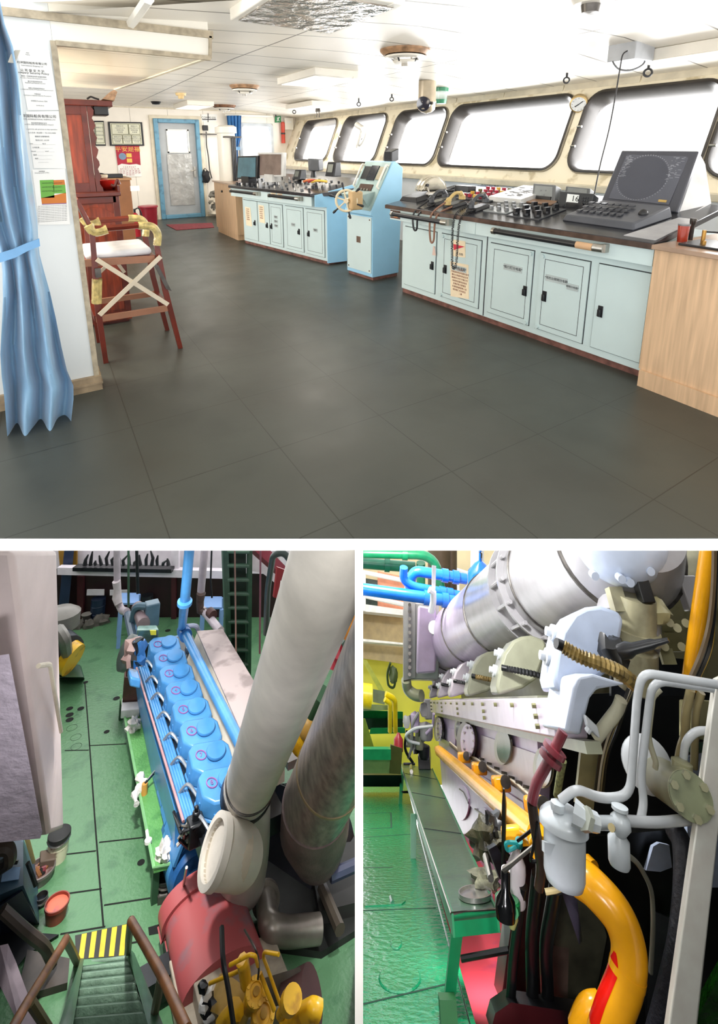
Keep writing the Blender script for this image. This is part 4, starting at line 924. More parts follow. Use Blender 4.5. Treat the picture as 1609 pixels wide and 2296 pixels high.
t = thing('wall_calendar', 'red and white wall calendar below the wide certificate', 'calendar', wq(288, 397)); Q = [wq(*p) for p in ((258, 328), (312, 328), (317, 396), (267, 396))]
part(t, 'sheet', MB().prism(Q, Y*-.006), paper)
def iq(u, v, d=.008): return Q[0]*(1-u)*(1-v)+Q[1]*u*(1-v)+Q[2]*u*v+Q[3]*(1-u)*v-Y*d
part(t, 'red_field', MB().prism([iq(u, v, .006) for u, v in ((0, 0), (1, 0), (1, .62), (.82, .58), (.5, .6), (.18, .57), (0, .63))], Y*-.002), mat('calendar_red', '#b3203c', .4, var=.1))
text(t, 'lettering', '平安是福', iq(.5, .1), X, Z, .13, mat('gold', '#e6c05a', .3, .3)); 
part(t, 'emblem', MB().cyl(iq(.25, .33), iq(.25, .33, .012), .075), mat('emblem_blue', '#7f98b4', .5))
for v in (.3, .47): part(t, 'gold_square', MB().prism([iq(a, b) for a, b in ((.42, v-.07), (.64, v-.07), (.64, v+.06), (.42, v+.06))], Y*-.002), mat('gold', '#e6c05a', .3, .3))
for k in range(5): text(t, 'lettering', '%d %d %d %d %d %d %d' % tuple(range(k*7+1, k*7+8)) if k < 4 else '29 30 31', iq(.5, .68+.065*k), X, Z, .05, mat('calendar_ink', '#b05a68', .6))
mb = MB().box(wq(258, 328).x, 12.47, wq(258, 328).z-.01, wq(312, 328).x, 12.49, wq(258, 328).z+.01); part(t, 'hanger', mb, mat('calendar_red', '#b3203c'))
m_ = [B.on(x, y, 'z', .006) for x, y in ((372, 504), (475, 500), (480, 510), (395, 516))]
single('door_mat', 'flat dark red mat on the floor in front of the blue door', 'mat', MB().prism([V((p.x, p.y, .002)) for p in m_], Z*.01), mat('mat_red', '#7e3038', .9, var=.2, sc=30))
# sign with black cross
t = thing('direction_sign', 'small white sign with a black cross on the far wall, right of the door', 'sign', wq(463, 275)); part(t, 'sheet', MB().prism([wq(*p) for p in ((451, 256), (486, 256), (486, 272), (451, 272))], Y*-.004), paper)
mb = MB().prism([wq(x, y)-Y*.004 for x, y in ((465.3, 254), (467, 254), (467, 274), (465.3, 274))], Y*-.002); part(t, 'vertical_bar', mb, ink)
part(t, 'horizontal_bar', MB().prism([wq(x, y)-Y*.004 for x, y in ((453, 267), (484, 267), (484, 269), (453, 269))], Y*-.002), ink)
text(t, 'lettering', 'COM', wq(459, 264)-Y*.006, X, Z, .07, ink); text(t, 'lettering', 'RS-232', wq(475, 264)-Y*.006, X, Z, .06, ink)
# socket with hanging cable and black bag
p = wq(459, 287); t = thing('wall_socket', 'small black plug box with a cable hanging down beside the white column', 'socket', p); part(t, 'box', MB().box(p.x-.06, 12.42, p.z-.06, p.x+.06, 12.49, p.z+.06), black, bevel=.008)
part(t, 'shelf_bar', MB().box(p.x-.12, 12.38, p.z-.16, p.x+.25, 12.49, p.z-.13), dsteel); part(t, 'cable', MB().tube(catm([wq(*q)-Y*.03 for q in ((461, 295), (462, 325), (466, 350), (469, 380), (474, 400))]), .012, 6), black)
p = wq(459, 398); t = thing('black_bag', 'crumpled black bag hanging on the wall right of the door', 'bag', p); part(t, 'bag', MB().blob(p+V((0, -.1, .02)), .1, .07, .16, 3, .3), mat('black_cloth', '#1d1d20', .7)); part(t, 'loop', MB().tube(catm([p+V((-.05, -.08, .14)), p+V((0, -.06, .22)), p+V((.06, -.08, .14))]), .008, 6), black)
p = wq(481, 485); t = thing('rag_bundle', 'pile of crumpled white and dark rags between the door and the oak cabinet', 'rags', V((p.x, 12.2, 0)))
for k in range(4): part(t, 'rag', MB().blob(V((p.x-.05+.05*(k % 2), 12.15, .12+.14*k)), .17, .13, .1, 20+k, .4), mat('rag_%d' % (k % 2), ('#cfc6b4', '#6d6a62')[k % 2], .8, var=.2))
# white column
p = B.on(495, 405, 'y', 9.5); cx, cyy = 2.92, 9.5
t = thing('white_column', 'white round column with dark tubes standing on the far oak cabinet', 'column', (3.09, 9.55, 1.01)); c0_ = V((3.09, 9.72, 1.01))
part(t, 'shaft', MB().lathe([(.165, 0), (.165, .88)], c0_, Z, 28), white); part(t, 'head', MB().lathe([(.165, .88), (.2, .89), (.2, 1.0), (.15, 1.03), (.001, 1.035)], c0_, Z, 28), white)
part(t, 'collar', MB().box(c0_.x-.1, c0_.y-.23, c0_.z+.8, c0_.x+.22, c0_.y-.1, c0_.z+.83), dsteel)
for k in range(3): part(t, 'dark_tube', MB().cyl(c0_+V((.05+.035*k, -.185+.02*k, 0)), c0_+V((.05+.035*k, -.185+.02*k, .8)), .017), black)
# far curtain
q_ = yq(12.36)
t = thing('curtain', 'short blue curtain tied back beside the far window', 'curtain', q_(525, 400)); rows = [(259, 508, 541), (285, 511, 540), (310, 514, 540), (330, 518, 534), (336, 519, 533), (360, 519, 535), (385, 520, 537), (404, 521, 534)]
vs, fs = [], []; N = 30
for r, (py, xl, x2) in enumerate(rows):
    for k in range(N+1): u = k/N; vs.append(q_(xl+(x2-xl)*u, py)+Y*.04*math.sin(u*28))
for r in range(len(rows)-1):
    for k in range(N): a = r*(N+1)+k; fs.append([a, a+1, a+N+2, a+N+1])
part(t, 'drape', MB().add(vs, fs).add([v+Y*.012 for v in vs], fs), mat('curtain_far', '#4a86c0', .5, var=.1), smooth=80)
part(t, 'tie_band', MB().box(q_(517, 333).x, 12.29, q_(517, 333).z-.04, q_(536, 333).x, 12.42, q_(517, 333).z+.04), mat('curtain_tie', '#6a9cc8', .5))
mb = MB().box(q_(506, 258).x, 12.4, q_(506, 258).z-.02, q_(613, 258).x, 12.46, q_(506, 258).z+.03); single('curtain_rail', 'white rail above the far window', 'rail', mb, white, bevel=.005)
# exit sign, flare, box
t = thing('exit_sign', 'small green emergency exit sign near the far corner', 'sign', wq(622, 275)); Q = [wq(*p) for p in ((616, 261), (629, 260), (629, 274), (616, 275))]
part(t, 'plate', MB().prism(Q, Y*-.02), mat('sign_green', '#1f8a4a', .4)); mb = MB()
for a, b in (((620, 272), (622, 267)), ((622, 267), (625, 272)), ((622, 267), (624, 264)), ((624, 264), (626, 263)), ((620, 265), (624, 264))): mb.tube([wq(*a)-Y*.022, wq(*b)-Y*.022], .012, 5)
part(t, 'running_figure', mb, paper)
p = wq(633, 321); t = thing('flare_tube', 'red distress flare tube in a wall clip near the far corner', 'flare', p); p = p-Y*.06; mt = mat('flare_red', '#dd4f3a', .35)
part(t, 'tube', MB().lathe([(.05, 0), (.05, .22), (.04, .24), (.05, .26), (.05, .5), (.03, .52)], p, Z), mt); part(t, 'clip', MB().cyl(p+Z*.22, p+Z*.26, .056), black); part(t, 'cap', MB().cyl(p+Z*.4, p+Z*.53, .035), mt)
p = wq(645, 278); t = thing('white_box', 'white wall box in the far corner', 'box', p); part(t, 'case', MB().box(p.x-.12, 12.4, p.z-.15, p.x+.12, 12.49, p.z+.15), white, bevel=.01); part(t, 'label', MB().box(p.x-.06, 12.395, p.z+.02, p.x+.06, 12.4, p.z+.07), paper)
p = wq(617, 258); t = thing('wall_hook', 'thin dark hook over the green exit sign', 'hook', p); part(t, 'hook', MB().tube([wq(614, 251)-Y*.05, wq(617, 262)-Y*.05], .015, 6), black)
# ---------------------------------------------------------------- ceiling things
def cp_(x, y):   # pixel on the ceiling surface
    z = 2.53
    for _ in range(6): p = B.on(x, y, 'z', z); z = cz(p.x, p.y)
    return B.on(x, y, 'z', z)
wht = mat('white_enamel', '#f1ece0', .3, var=.02); lampm = mat('lamp_diffuser', '#fffaf0', .3, emit=.6, var=0)
def vent(label, x, y, rpx, rust):
    p = cp_(x, y); r = B.sz(rpx, p); t = thing('ceiling_vent', label, 'vent', p, group='round ceiling vents')
    part(t, 'flange', MB().lathe([(r, 0), (r, -.015), (r*.86, -.05), (r*.8, -.05), (r*.8, 0)], p, Z, 28), rust)
    part(t, 'outer_ring', MB().lathe([(r*.82, -.06), (r*.82, -.075), (r*.55, -.085), (r*.5, -.07)], p, Z, 28), wht)
    part(t, 'diffuser', MB().lathe([(r*.5, -.1), (r*.42, -.12), (r*.1, -.125), (.001, -.125)], p, Z, 28), wht)
    part(t, 'core', MB().cyl(p-Z*.125, p-Z*.15, r*.14), steel)
    for k in range(4): a = k*math.pi/2+.4; d = V((math.cos(a), math.sin(a), 0)); part(t, 'strut', MB().cyl(p+d*r*.75-Z*.02, p+d*r*.45-Z*.11, .008, n=6), dark)
vent('large round white ceiling vent nearest the camera, with a rusty rim', 908, 112, 56, mat('rusty_rim', '#b08a68', .5, var=.25, sc=14))
vent('middle round ceiling vent, above the far console', 548, 192, 33, mat('rusty_rim', '#b08a68'))
vent('smallest round ceiling vent, rusty, nearest the far wall', 502, 236, 26, mat('rust_brown', '#8a6248', .6, var=.3, sc=14))
p = cp_(1325, -2); t = thing('ceiling_speaker', 'brown round fitting cut by the top edge of the ceiling', 'fitting', p); part(t, 'rim', MB().lathe([(.12, 0), (.1, -.03), (.001, -.035)], p, Z, 20), wht); part(t, 'core', MB().lathe([(.06, -.03), (.05, -.08), (.001, -.085)], p, Z, 18), dsteel)
def ceil_light(label, x, y, yaw, lx, ly, hgt, foil=False):
    p = cp_(x, y); t = thing('ceiling_light', label, 'light', p, group='box lights on the ceiling'); u = V((math.cos(yaw), math.sin(yaw), 0)); w = V((-u.y, u.x, 0))
    part(t, 'housing', MB().obox(p-Z*hgt*.5, u*lx, w*ly, Z*hgt*.5), wht, bevel=.008)
    part(t, 'diffuser', MB().obox(p-Z*(hgt+.004), u*(lx*.9), w*(ly*.86), Z*.004), mat('foil', '#b7afa4', .15, .7, var=.3, sc=10, bump=1, bsc=12) if foil else lampm)
    part(t, 'clip', MB().obox(p-Z*(hgt*.9)+u*(lx-.05)+w*0, u*.03, w*(ly+.004), Z*.012), wht)
ceil_light('box ceiling light left of the periscope pipe', 708, 167, 0, .3, .55, .09)
ceil_light('box ceiling light over the leftmost slanted windows', 690, 231, 0, .22, .6, .09)
ceil_light('flat box ceiling light near the blue door', 432, 231, 0, .26, .6, .09)
ceil_light('ceiling light with a crumpled foil cover at the top edge', 700, -8, 0, .35, .42, .09, True)
p = cp_(405, 209); t = thing('smoke_detector', 'yellowed smoke detector on the far ceiling', 'detector', p); part(t, 'base', MB().lathe([(.09, 0), (.08, -.04), (.001, -.04)], p, Z), mat('yellowed', '#d9bc84', .5)); part(t, 'head', MB().lathe([(.05, -.04), (.045, -.09), (.001, -.095)], p, Z), mat('yellowed', '#d9bc84'))
p = cp_(349, 228); t = thing('ceiling_sensor', 'small black round sensor on the ceiling near the certificates', 'sensor', p); part(t, 'sensor_body', MB().lathe([(.1, 0), (.07, -.05), (.001, -.06)], p, Z), black)
def eyebolt(label, x, y, rpx, stem):
    p = B.on(x, y, 'z', 2.4) if 0 else cp_(x, y-stem); q = B.sz(1, p); r = rpx*q; b = p-Z*stem*q*1.0; t = thing('eye_bolt', label, 'eye bolt', p, group='eye bolts along the window ceiling')
    part(t, 'shank', MB().cyl(p, b-Z*(-r*.2), .013, n=8), black); c_ = b-Z*r
    vd = (c_-V((0, 0, 1.6))); vd.z = 0; vd.normalize(); u = vd.cross(Z)
    part(t, 'eye', MB().tube([c_+u*(r*math.cos(k*math.pi/10))+Z*(r*math.sin(k*math.pi/10)) for k in range(20)], r*.3, 7, closed=True), black)
eyebolt('dark eye bolt left of the clock', 1271, 173, 6, 10); eyebolt('dark eye bolt below the grey junction box', 1454, 154, 8, 8); eyebolt('dark eye bolt left of the periscope pipe', 878, 218, 4, 7); eyebolt('dark eye bolt above the round clear-view screen', 804, 229, 4, 9); eyebolt('dark eye bolt nearest the far corner', 659, 247, 3.5, 6)
# periscope pipe
p = cp_(958, 182); r = B.sz(20, p); t = thing('periscope_pipe', 'tan elbow pipe with a dark glass eye hanging from the ceiling', 'pipe', p); tp = mat('tan_pipe', '#b9aa92', .35, .3, var=.08)
bz = B.on(958, 255, 'y', p.y).z
part(t, 'pipe', MB().lathe([(r, 0), (r, bz+r-p.z+.05), (r*.93, bz+r*.45-p.z), (r*.6, bz-p.z+.02), (.001, bz-p.z)], p, Z, 24), tp, smooth=60)
part(t, 'ring', MB().cyl(p+Z*(bz-p.z)*.6, p+Z*((bz-p.z)*.6-.02), r*1.06), tp); vd = V((-.35, -.93, 0)); fc = V((p.x, p.y, bz+r*1.15))
d = (V((0, 0, 1.6))-fc); d.z = 0; d = (d.normalized()+V((-.5, .25, -.2))).normalized(); part(t, 'lens', MB().lathe([(r*.8, r*.45), (r*.8, r*.98), (.001, r*1.05)], fc, d, 20), mat('lens_dark', '#2c2f3a', .1))
sd_ = d.cross(Z).normalized(); part(t, 'pivot_screw', MB().cyl(fc-sd_*r*.7+d*r*.6, fc-sd_*r*1.0+d*r*.6, .02, n=10), dsteel)
p = cp_(990, 197); t = thing('green_lantern', 'green and clear round lantern behind the periscope pipe', 'lantern', p); r = B.sz(15, p); gl = mat('lantern_green', '#3f8a68', .3)
part(t, 'top', MB().cyl(p, p-Z*.05, r*1.1, r), gl); part(t, 'glass', MB().cyl(p-Z*.05, p-Z*.16, r*.9, r*.8), mat('lantern_glass', '#cfe4dc', .1, alpha=.5)); part(t, 'base', MB().cyl(p-Z*.16, p-Z*.22, r*.85, r*.7), gl)
# clock
p = wp(4.08, 2.23, -.06); p = B.pl(1297, 232, wp(4, 2.2, -.05), (1, 0, -.4)); n_ = V((-.8, -.5, -.33)).normalized(); t = thing('wall_clock', 'round brass clock between the two largest windows', 'clock', p); r = B.sz(18, p)
part(t, 'case', MB().lathe([(r*1.05, -.06), (r*1.05, .03), (r*.9, .04)], p, n_, 28), mat('brass_case', '#b99f6c', .3, .6)); part(t, 'face', MB().cyl(p+n_*.039, p+n_*.044, r*.88), mat('clock_face', '#e6e8e8', .4))
uz = (Z-n_*Z.dot(n_)).normalized(); ux_ = uz.cross(n_)
part(t, 'hour_hand', MB().tube([p+n_*.05, p+n_*.05+(ux_*-.45+uz*-.3)*r*.9], .006, 5), ink); part(t, 'minute_hand', MB().tube([p+n_*.05, p+n_*.05+(ux_*.45+uz*.35)*r*1.1], .005, 5), ink)
for k in range(12): an = k*math.pi/6; text(t, 'numeral', str(12 if k == 0 else k), p+n_*.0445+(ux_*math.sin(an)+uz*math.cos(an))*r*.72, ux_, uz, r*.2, ink)
# junction box, strip light, cables
p = cp_(1418, 104); t = thing('junction_box', 'grey junction box on the ceiling with cables looping out', 'junction box', p); gy = mat('box_grey', '#b9bcc0', .4)
part(t, 'box', MB().box(p.x-.15, p.y-.12, p.z-.13, p.x+.15, p.y+.14, p.z+.02), gy, bevel=.006)
dz = B.depth(p); pts = [B.dp(x, y, dz) for x, y in ((1448, 128), (1440, 145), (1415, 157), (1388, 155), (1374, 140), (1370, 124))]; pts[-1] = cp_(1370, 124)
part(t, 'cable', MB().tube(catm(pts), .008, 6), mat('cable_grey', '#6c6e70', .5))
w_ = [B.dp(x, y, dz-.1) for x, y in ((1410, 112), (1396, 122), (1390, 150), (1380, 210), (1365, 290), (1345, 370))]+[RC.q(1331, 440, .6)]
part(t, 'hanging_cable', MB().tube(catm(w_), .006, 6), mat('cable_dark', '#3c3c3e', .5))
a, b = cp_(1460, 112), cp_(1660, 78); t = thing('strip_light', 'long white strip light on the ceiling right of the junction box', 'light', (a+b)/2); d = (b-a).normalized(); n_ = d.cross(Z)
part(t, 'housing', MB().obox((a+b)/2-Z*.05, d*(b-a).length*.5, n_*.05, Z*.05), wht, bevel=.006); part(t, 'tube', MB().obox((a+b)/2-Z*.115, d*(b-a).length*.49, n_*.035, Z*.014), lampm)
t = thing('hanging_lamp', 'small dark fitting hanging under the box light over the leftmost slanted windows', 'lamp', cp_(712, 234)); p = cp_(712, 234); q = B.sz(1, p)
part(t, 'body', MB().lathe([(9*q, -4*q), (9*q, -8*q), (5*q, -9*q), (6*q, -16*q)], p, Z, 14), dsteel); part(t, 'stem', MB().cyl(p, p-Z*5*q, 2*q), dsteel)
for k in (-1, 1): part(t, 'rod', MB().cyl(p+X*k*3*q-Z*16*q, p+X*k*3*q-Z*28*q, 1.2*q, n=8), dsteel)
# clear view screen in window 2
p = B.pl(809, 308, wp(9, 1.8, .03), (1, 0, -.4)); nW = V((1, 0, -.4)).normalized(); t = thing('clear_view_screen', 'round clear-view screen with a motor arm in the second slanted window from the left', 'screen', p); r = B.sz(21, p); uu = nW.cross(Y).normalized()
part(t, 'ring', MB().tube([p+Y*(r*.85*math.cos(k*math.pi/14))+uu*(r*1.0*math.sin(k*math.pi/14)) for k in range(28)], r*.12, 8, closed=True), mat('ring_white', '#d6d4ce', .4))
part(t, 'motor', MB().cyl(B.pl(800, 280, p-nW*.1, nW), B.pl(815, 290, p-nW*.1, nW), .06), mat('ring_white', '#d6d4ce')); part(t, 'arm', MB().tube([B.pl(812, 290, p-nW*.08, nW), B.pl(806, 310, p-nW*.06, nW), B.pl(800, 332, p-nW*.02, nW)], .03, 7), mat('ring_white', '#d6d4ce'))
part(t, 'hub', MB().cyl(p-nW*.06, p+nW*.02, .05), steel)
# notice under the windows
p = B.on(1102, 414, 'x', 5.415); t = thing('sill_notice', 'white and blue notice on the low wall below the widest window', 'notice', p); Q = [B.on(x, y, 'x', 5.415) for x, y in ((1070, 410), (1128, 412), (1128, 424), (1070, 421))]
part(t, 'sheet', MB().prism(Q, X*-.003), paper); part(t, 'blue_band', MB().prism([B.on(x, y, 'x', 5.411) for x, y in ((1070, 416), (1110, 417), (1110, 420), (1070, 419))], X*-.002), mat('notice_blue', '#6d7fa8', .5)); text(t, 'lettering', '保持驾驶台清洁', (Q[0]+Q[1])/2-Z*.02-X*.004, -Y, Z, .05, ink)
# ceiling cover strip at the top left
a, b = cp_(268, 60), cp_(332, -12); mb = MB(); d = (b-a).normalized(); n_ = d.cross(Z); mid = (a+b)/2
mb.tube([a-Z*.07, mid-Z*.05+n_*.0, b-Z*.02], .03, 6); single('cover_strip', 'loose white cover strip hanging from the ceiling above the soffit', 'strip', mb, wht)
# ================================================================ ENGINE ROOM SEEN FROM ABOVE (left compartment)
def E(x, y, z=0): return LL.on(x, y, 'z', z)
def Ed(x, y, d): return LL.dp(x, y, d)
def T5(name, label, cat, base, group=None): return thing(name, label, cat, base, LL, group)
def S5(name, label, cat, mb, m, **k): return single(name, label, cat, mb, m, LL, **k)
def vdir(room, x, y, right=0, up=0):
    """unit vector facing the camera at a pixel, turned right/up by degrees"""
    v = -(room.A @ V((x-PX, y-PY, F))).normalized(); r = (room.A @ V((1, 0, 0))); r = (r-v*r.dot(v)).normalized(); u = v.cross(r)
    if u.dot(room.A @ V((0, -1, 0))) < 0: u = -u
    a, b = math.radians(right), math.radians(up)
    return (v*math.cos(a)*math.cos(b)+r*math.sin(a)*math.cos(b)+u*math.sin(b)).normalized()
UL = LL.ray(5600, 817); UL.z = 0; UL.normalize()         # across the engine
DL = V((0, 1, 0))
gfloor = mat('green_deck', '#557f5a', .36, var=.1, sc=3, dirt='#4a7552', bump=.35, bsc=24)
gplat = mat('green_platform', '#5d9a55', .35, var=.12, sc=5, dirt='#4f8d4c', bump=.4, bsc=45)
hole = mat('deck_hole_dark', '#0c100d', .9, var=0)
eblue = mat('engine_blue', '#4688c2', .3, var=.08, sc=6); eblue2 = mat('engine_blue_dark', '#2a62a0', .35, var=.15, sc=8)
edark = mat('oily_black', '#15181d', .35, var=.3, sc=14)
mar = mat('maroon_bulkhead', '#2b1518', .5, var=.2, sc=3); pale = mat('pale_wall', '#e4dbe2', .5, var=.05)
lag = mat('white_lagging', '#dbd5cb', .5, var=.06, sc=5, bump=.12, bsc=14); silver = mat('silver_lagging', '#a79d95', .35, .5, var=.2, sc=6, stretch=(3, 3, 1), bump=.15)
ybr = mat('machine_yellow', '#d9a81e', .3, var=.12, sc=8, dirt='#b98718'); rust = mat('rail_brown', '#8a5a34', .4, var=.25, sc=8)
# floor with plate joints and holes
mb = MB(); P0 = [E(-700, 2700), E(1300, 2700), E(1300, 1330), E(-400, 1330)]
mb.prism([p-Z*.03 for p in P0], Z*.03)
def fline(pts, w=.008, mi=1, z=.0015):
    for i in range(len(pts)-1):
        a, b = E(*pts[i]), E(*pts[i+1]); d = (b-a).normalized(); n = V((-d.y, d.x, 0))*w
        mb.add([a-n+Z*z, b-n+Z*z, b+n+Z*z, a+n+Z*z], [[0, 1, 2, 3]], mi)
for l in (((190, 1530), (200, 1660), (212, 1830), (222, 1960), (232, 2080)), ((200, 1672), (283, 1668)), ((145, 1683), (199, 1682)), ((222, 1889), (322, 1878)), ((147, 1916), (215, 1908)), ((115, 2009), (228, 1993)), ((233, 2030), (350, 2012)), ((135, 2095), (236, 2078)), ((293, 2115), (330, 2108)), ((337, 2130), (345, 2200)), ((322, 2206), (350, 2200))): fline(l)
for x, y, r in ((192, 1530, 5), (181, 1589, 7), (156, 1589, 7), (156, 1603, 8), (156, 1614, 8), (261, 1566, 7), (239, 1641, 6), (316, 1934, 8), (376, 1414, 6)):
    c_ = E(x, y); q = LL.sz(r, c_); mb.add(mb.ring(c_+Z*.002, X, Y, q, 20), [list(range(20))], 1)
for x, y in ((161, 1632), (170, 1653), (171, 1674)):
    c_ = E(x, y); q = LL.sz(11, c_); a_ = mb.ring(c_+Z*.002, X, Y, q, 24); b_ = mb.ring(c_+Z*.002, X, Y, q*.94, 24); mb.add(a_+b_, [[i, (i+1) % 24, 24+(i+1) % 24, 24+i] for i in range(24)], 1)
def fpoly(pts, mi, z): mb.add([E(*p)+Z*z for p in pts], [list(range(len(pts)))], mi)
fpoly(((168, 2098), (284, 2072), (286, 2144), (170, 2152)), 2, .002)
for k in range(5):
    u0 = .08+.195*k; u1 = u0+.1
    def mp(u, v): return (168+116*u+v*2, 2098-26*u+v*(54+18*u))
    fpoly((mp(u0+.05, .02), mp(u1+.05, .02), mp(u1-.03, .98), mp(u0-.03, .98)), 3, .004)
fpoly(((332, 2080), (380, 2066), (380, 2088), (334, 2098)), 1, .003)
struct('floor_lower', mb, [gfloor, hole, mat('hazard_black', '#2c2c28', .5), mat('hazard_yellow', '#e6c32c', .4, var=.1, sc=12)], LL)
# back bulkhead
wa, wb = E(60, 1384), E(900, 1384); wd = (wb-wa).normalized(); wn = V((-wd.y, wd.x, 0))
def Wq(x, y, off=0): return LL.pl(x, y, wa-wn*off, wn)
mb = MB(); mb.prism([Wq(60, 1400), Wq(860, 1400), Wq(860, 1212), Wq(60, 1212)], wn*.1); struct('wall_aft', mb.prism([Wq(60, 1212), Wq(860, 1212), Wq(860, 640), Wq(60, 640)], wn*.1).prism([Wq(-400, 1420), Wq(60, 1400), Wq(60, 640), Wq(-400, 640)], wn*.1), mar, LL)
mb = MB(); mb.prism([Wq(60, 1272, .02), Wq(860, 1292, .02), Wq(860, 1212, .02), Wq(60, 1212, .02)], wn*-.03); struct('trim_10', mb, pale, LL)
mb = MB(); mb.prism([Wq(138, 1282, .3), Wq(520, 1291, .3), Wq(520, 1274, .3), Wq(138, 1266, .3)], wn*-.15).prism([Wq(388, 1290, .28), Wq(404, 1290, .28), Wq(404, 1215, .28), Wq(388, 1215, .28)], wn*-.1); struct('trim_11', mb, pale, LL)
mb = MB(); mb.prism([Wq(386, 1400, .02), Wq(396, 1400, .02), Wq(396, 1290, .02), Wq(386, 1290, .02)], wn*-.06).prism([Wq(176, 1395, .02), Wq(190, 1395, .02), Wq(190, 1290, .02), Wq(176, 1290, .02)], wn*-.06); struct('trim_12', mb, mat('maroon_post', '#4a1c22', .5), LL)
S5('yellow_board', 'mustard yellow panel at the top left of the far bulkhead', 'panel', MB().prism([Wq(136, 1269, .1), Wq(174, 1268, .1), Wq(174, 1225, .1), Wq(132, 1225, .1)], wn*-.03), mat('mustard', '#a67a2c', .5))
t = T5('tool_shelf', 'dark shelf crowded with black tools and levers along the far bulkhead', 'shelf', Wq(290, 1270, .4)); part(t, 'shelf', MB().prism([Wq(175, 1272, .36), Wq(392, 1276, .36), Wq(392, 1268, .36), Wq(175, 1264, .36)], wn*-.2), edark)
random.seed(5)
for k in range(16):
    x = 190+12.5*k; y = 1268; h = random.uniform(10, 34); part(t, random.choice(('lever', 'tool')), MB().tube([Wq(x, y, .5), Wq(x+random.uniform(-3, 3), y-h*.5, .5), Wq(x+random.uniform(-9, 9), y-h, .5)], [LL.sz(random.uniform(3, 6), Wq(x, y, .5)), LL.sz(3.5, Wq(x, y, .5)), LL.sz(1.5, Wq(x, y, .5))], 6), edark)
def board(label, pts, name='white_board', m=None, off=.12): S5(name, label, 'board', MB().prism([Wq(*p, off) for p in pts], wn*-.02), m or pale)
board('white board on the dark bulkhead above the blue drum', ((195, 1334), (234, 1334), (234, 1321), (196, 1321)))
board('white board on the dark bulkhead behind the thin white pipe', ((247, 1334), (286, 1334), (286, 1322), (247, 1322)))
# drums and oddments at the far end
def drum(name, label, cat, x, y, rp, hp, m, **k):
    c_ = E(x, y); r = LL.sz(rp, c_); h = LL.sz(hp, c_)*1.05; t = T5(name, label, cat, c_); part(t, 'body', MB().lathe([(r, 0), (r, h*.33), (r*1.03, h*.34), (r*1.03, h*.36), (r, h*.37), (r, h*.66), (r*1.03, h*.67), (r*1.03, h*.69), (r, h*.7), (r, h)], c_, Z, 24), m); part(t, 'lid', MB().lathe([(r*.94, h), (r*.94, h-.02), (.001, h-.02)], c_, Z, 24), m); return t
drum('oil_drum', 'dark blue oil drum against the far bulkhead', 'drum', 217, 1392, 15, 44, mat('drum_blue', '#1a2740', .35))
drum('oil_drum', 'black oil drum with a pale lid behind the blue table', 'drum', 326, 1392, 13, 50, mat('drum_black', '#22242a', .4))
c_ = E(192, 1400); t = T5('bucket', 'grey bucket on the floor near the dark blue drum', 'bucket', c_); r = LL.sz(10, c_); part(t, 'bucket', MB().lathe([(r*.75, 0), (r, .42*r*5), (r*.93, .42*r*5), (r*.7, .02)], c_, Z, 20), mat('bucket_grey', '#4a4642', .5)); part(t, 'rim', MB().lathe([(r, r*2.0), (r*1.1, r*2.05), (r*1.1, r*2.15), (r*.95, r*2.15)], c_, Z, 20), mat('bucket_rim', '#8d8880', .4))
for lb, x, y, s in (('grey rag heap on the floor in front of the drums', 226, 1398, 18), ('pale rag on the floor in front of the grey bucket', 198, 1408, 11), ('flattened grey rag left of the pale rag', 176, 1409, 11)):
    c_ = E(x, y); q = LL.sz(s, c_); S5('rag', lb, 'rag', MB().blob(c_+Z*.03, q, q*.6, .12, x, .4), mat('rag_grey', '#6d675f', .8, var=.2), group='rags on the far floor')
def table(label, x0, x1, y0, y1, z, m):
    a = [E(x0, y1, z), E(x1, y1, z), E(x1, y0, z), E(x0, y0, z)]; t = T5('work_table', label, 'table', sum(a, V())/4*1-Z*z); part(t, 'top', MB().prism(a, Z*.03), m)
    for p in a: part(t, 'leg', MB().box(p.x-.03, p.y-.03, 0, p.x+.03, p.y+.03, z), m)
tb = mat('table_blue', '#7fa2d4', .5, var=.05)
table('light blue table top behind the engine, under the thin white pipe', 272, 311, 1333, 1356, .7, tb); table('light blue table top left of the green ladder', 455, 497, 1341, 1366, .6, tb)
t = T5('blue_cabinet', 'dark blue cabinet beside the white casing near the far bulkhead', 'cabinet', E(140, 1393)); q = [E(128, 1400), E(150, 1398), E(150, 1390), E(128, 1390)]; part(t, 'body', MB().hexa(q, [p+Z*1.6 for p in q]), mat('cabinet_navy', '#22304c', .5))
# white / lilac casing on the left
lil = mat('casing_paint', '#cdbdb9', .55, var=.06, sc=2, bump=.15, bsc=9)
bot = [Ed(-60, 1890, 3.5), Ed(114, 1870, 3.8), Ed(143, 1858, 4.6), Ed(-40, 1850, 5.0)]; top = [Ed(-60, 1222, 2.7), Ed(27, 1222, 2.85), Ed(128, 1222, 3.7), Ed(-40, 1222, 4.2)]
t = T5('duct_casing', 'big pale painted casing hanging down the left side of the engine room', 'casing', sum(bot, V())/4); part(t, 'shell', MB().hexa(bot, top), lil, bevel=.03)
m1 = [Ed(x, y, d) for x, y, d in ((90, 1492, 3.33), (113, 1486, 3.9), (141, 1660, 4.2), (128, 1662, 3.9))]
part(t, 'side_pipe', MB().tube(fil([Ed(86, 1493, 3.15), Ed(112, 1489, 3.35), Ed(137, 1640, 3.9)], .05), .014, 8), cream)
mb = MB()
for k in range(5): mb.tube([Ed(130+2*k, 1270+90*k, 3.7+.16*k), Ed(137+1.5*k, 1285+90*k, 3.75+.16*k), Ed(134+1.5*k, 1300+90*k, 3.78+.16*k)], .02, 6)

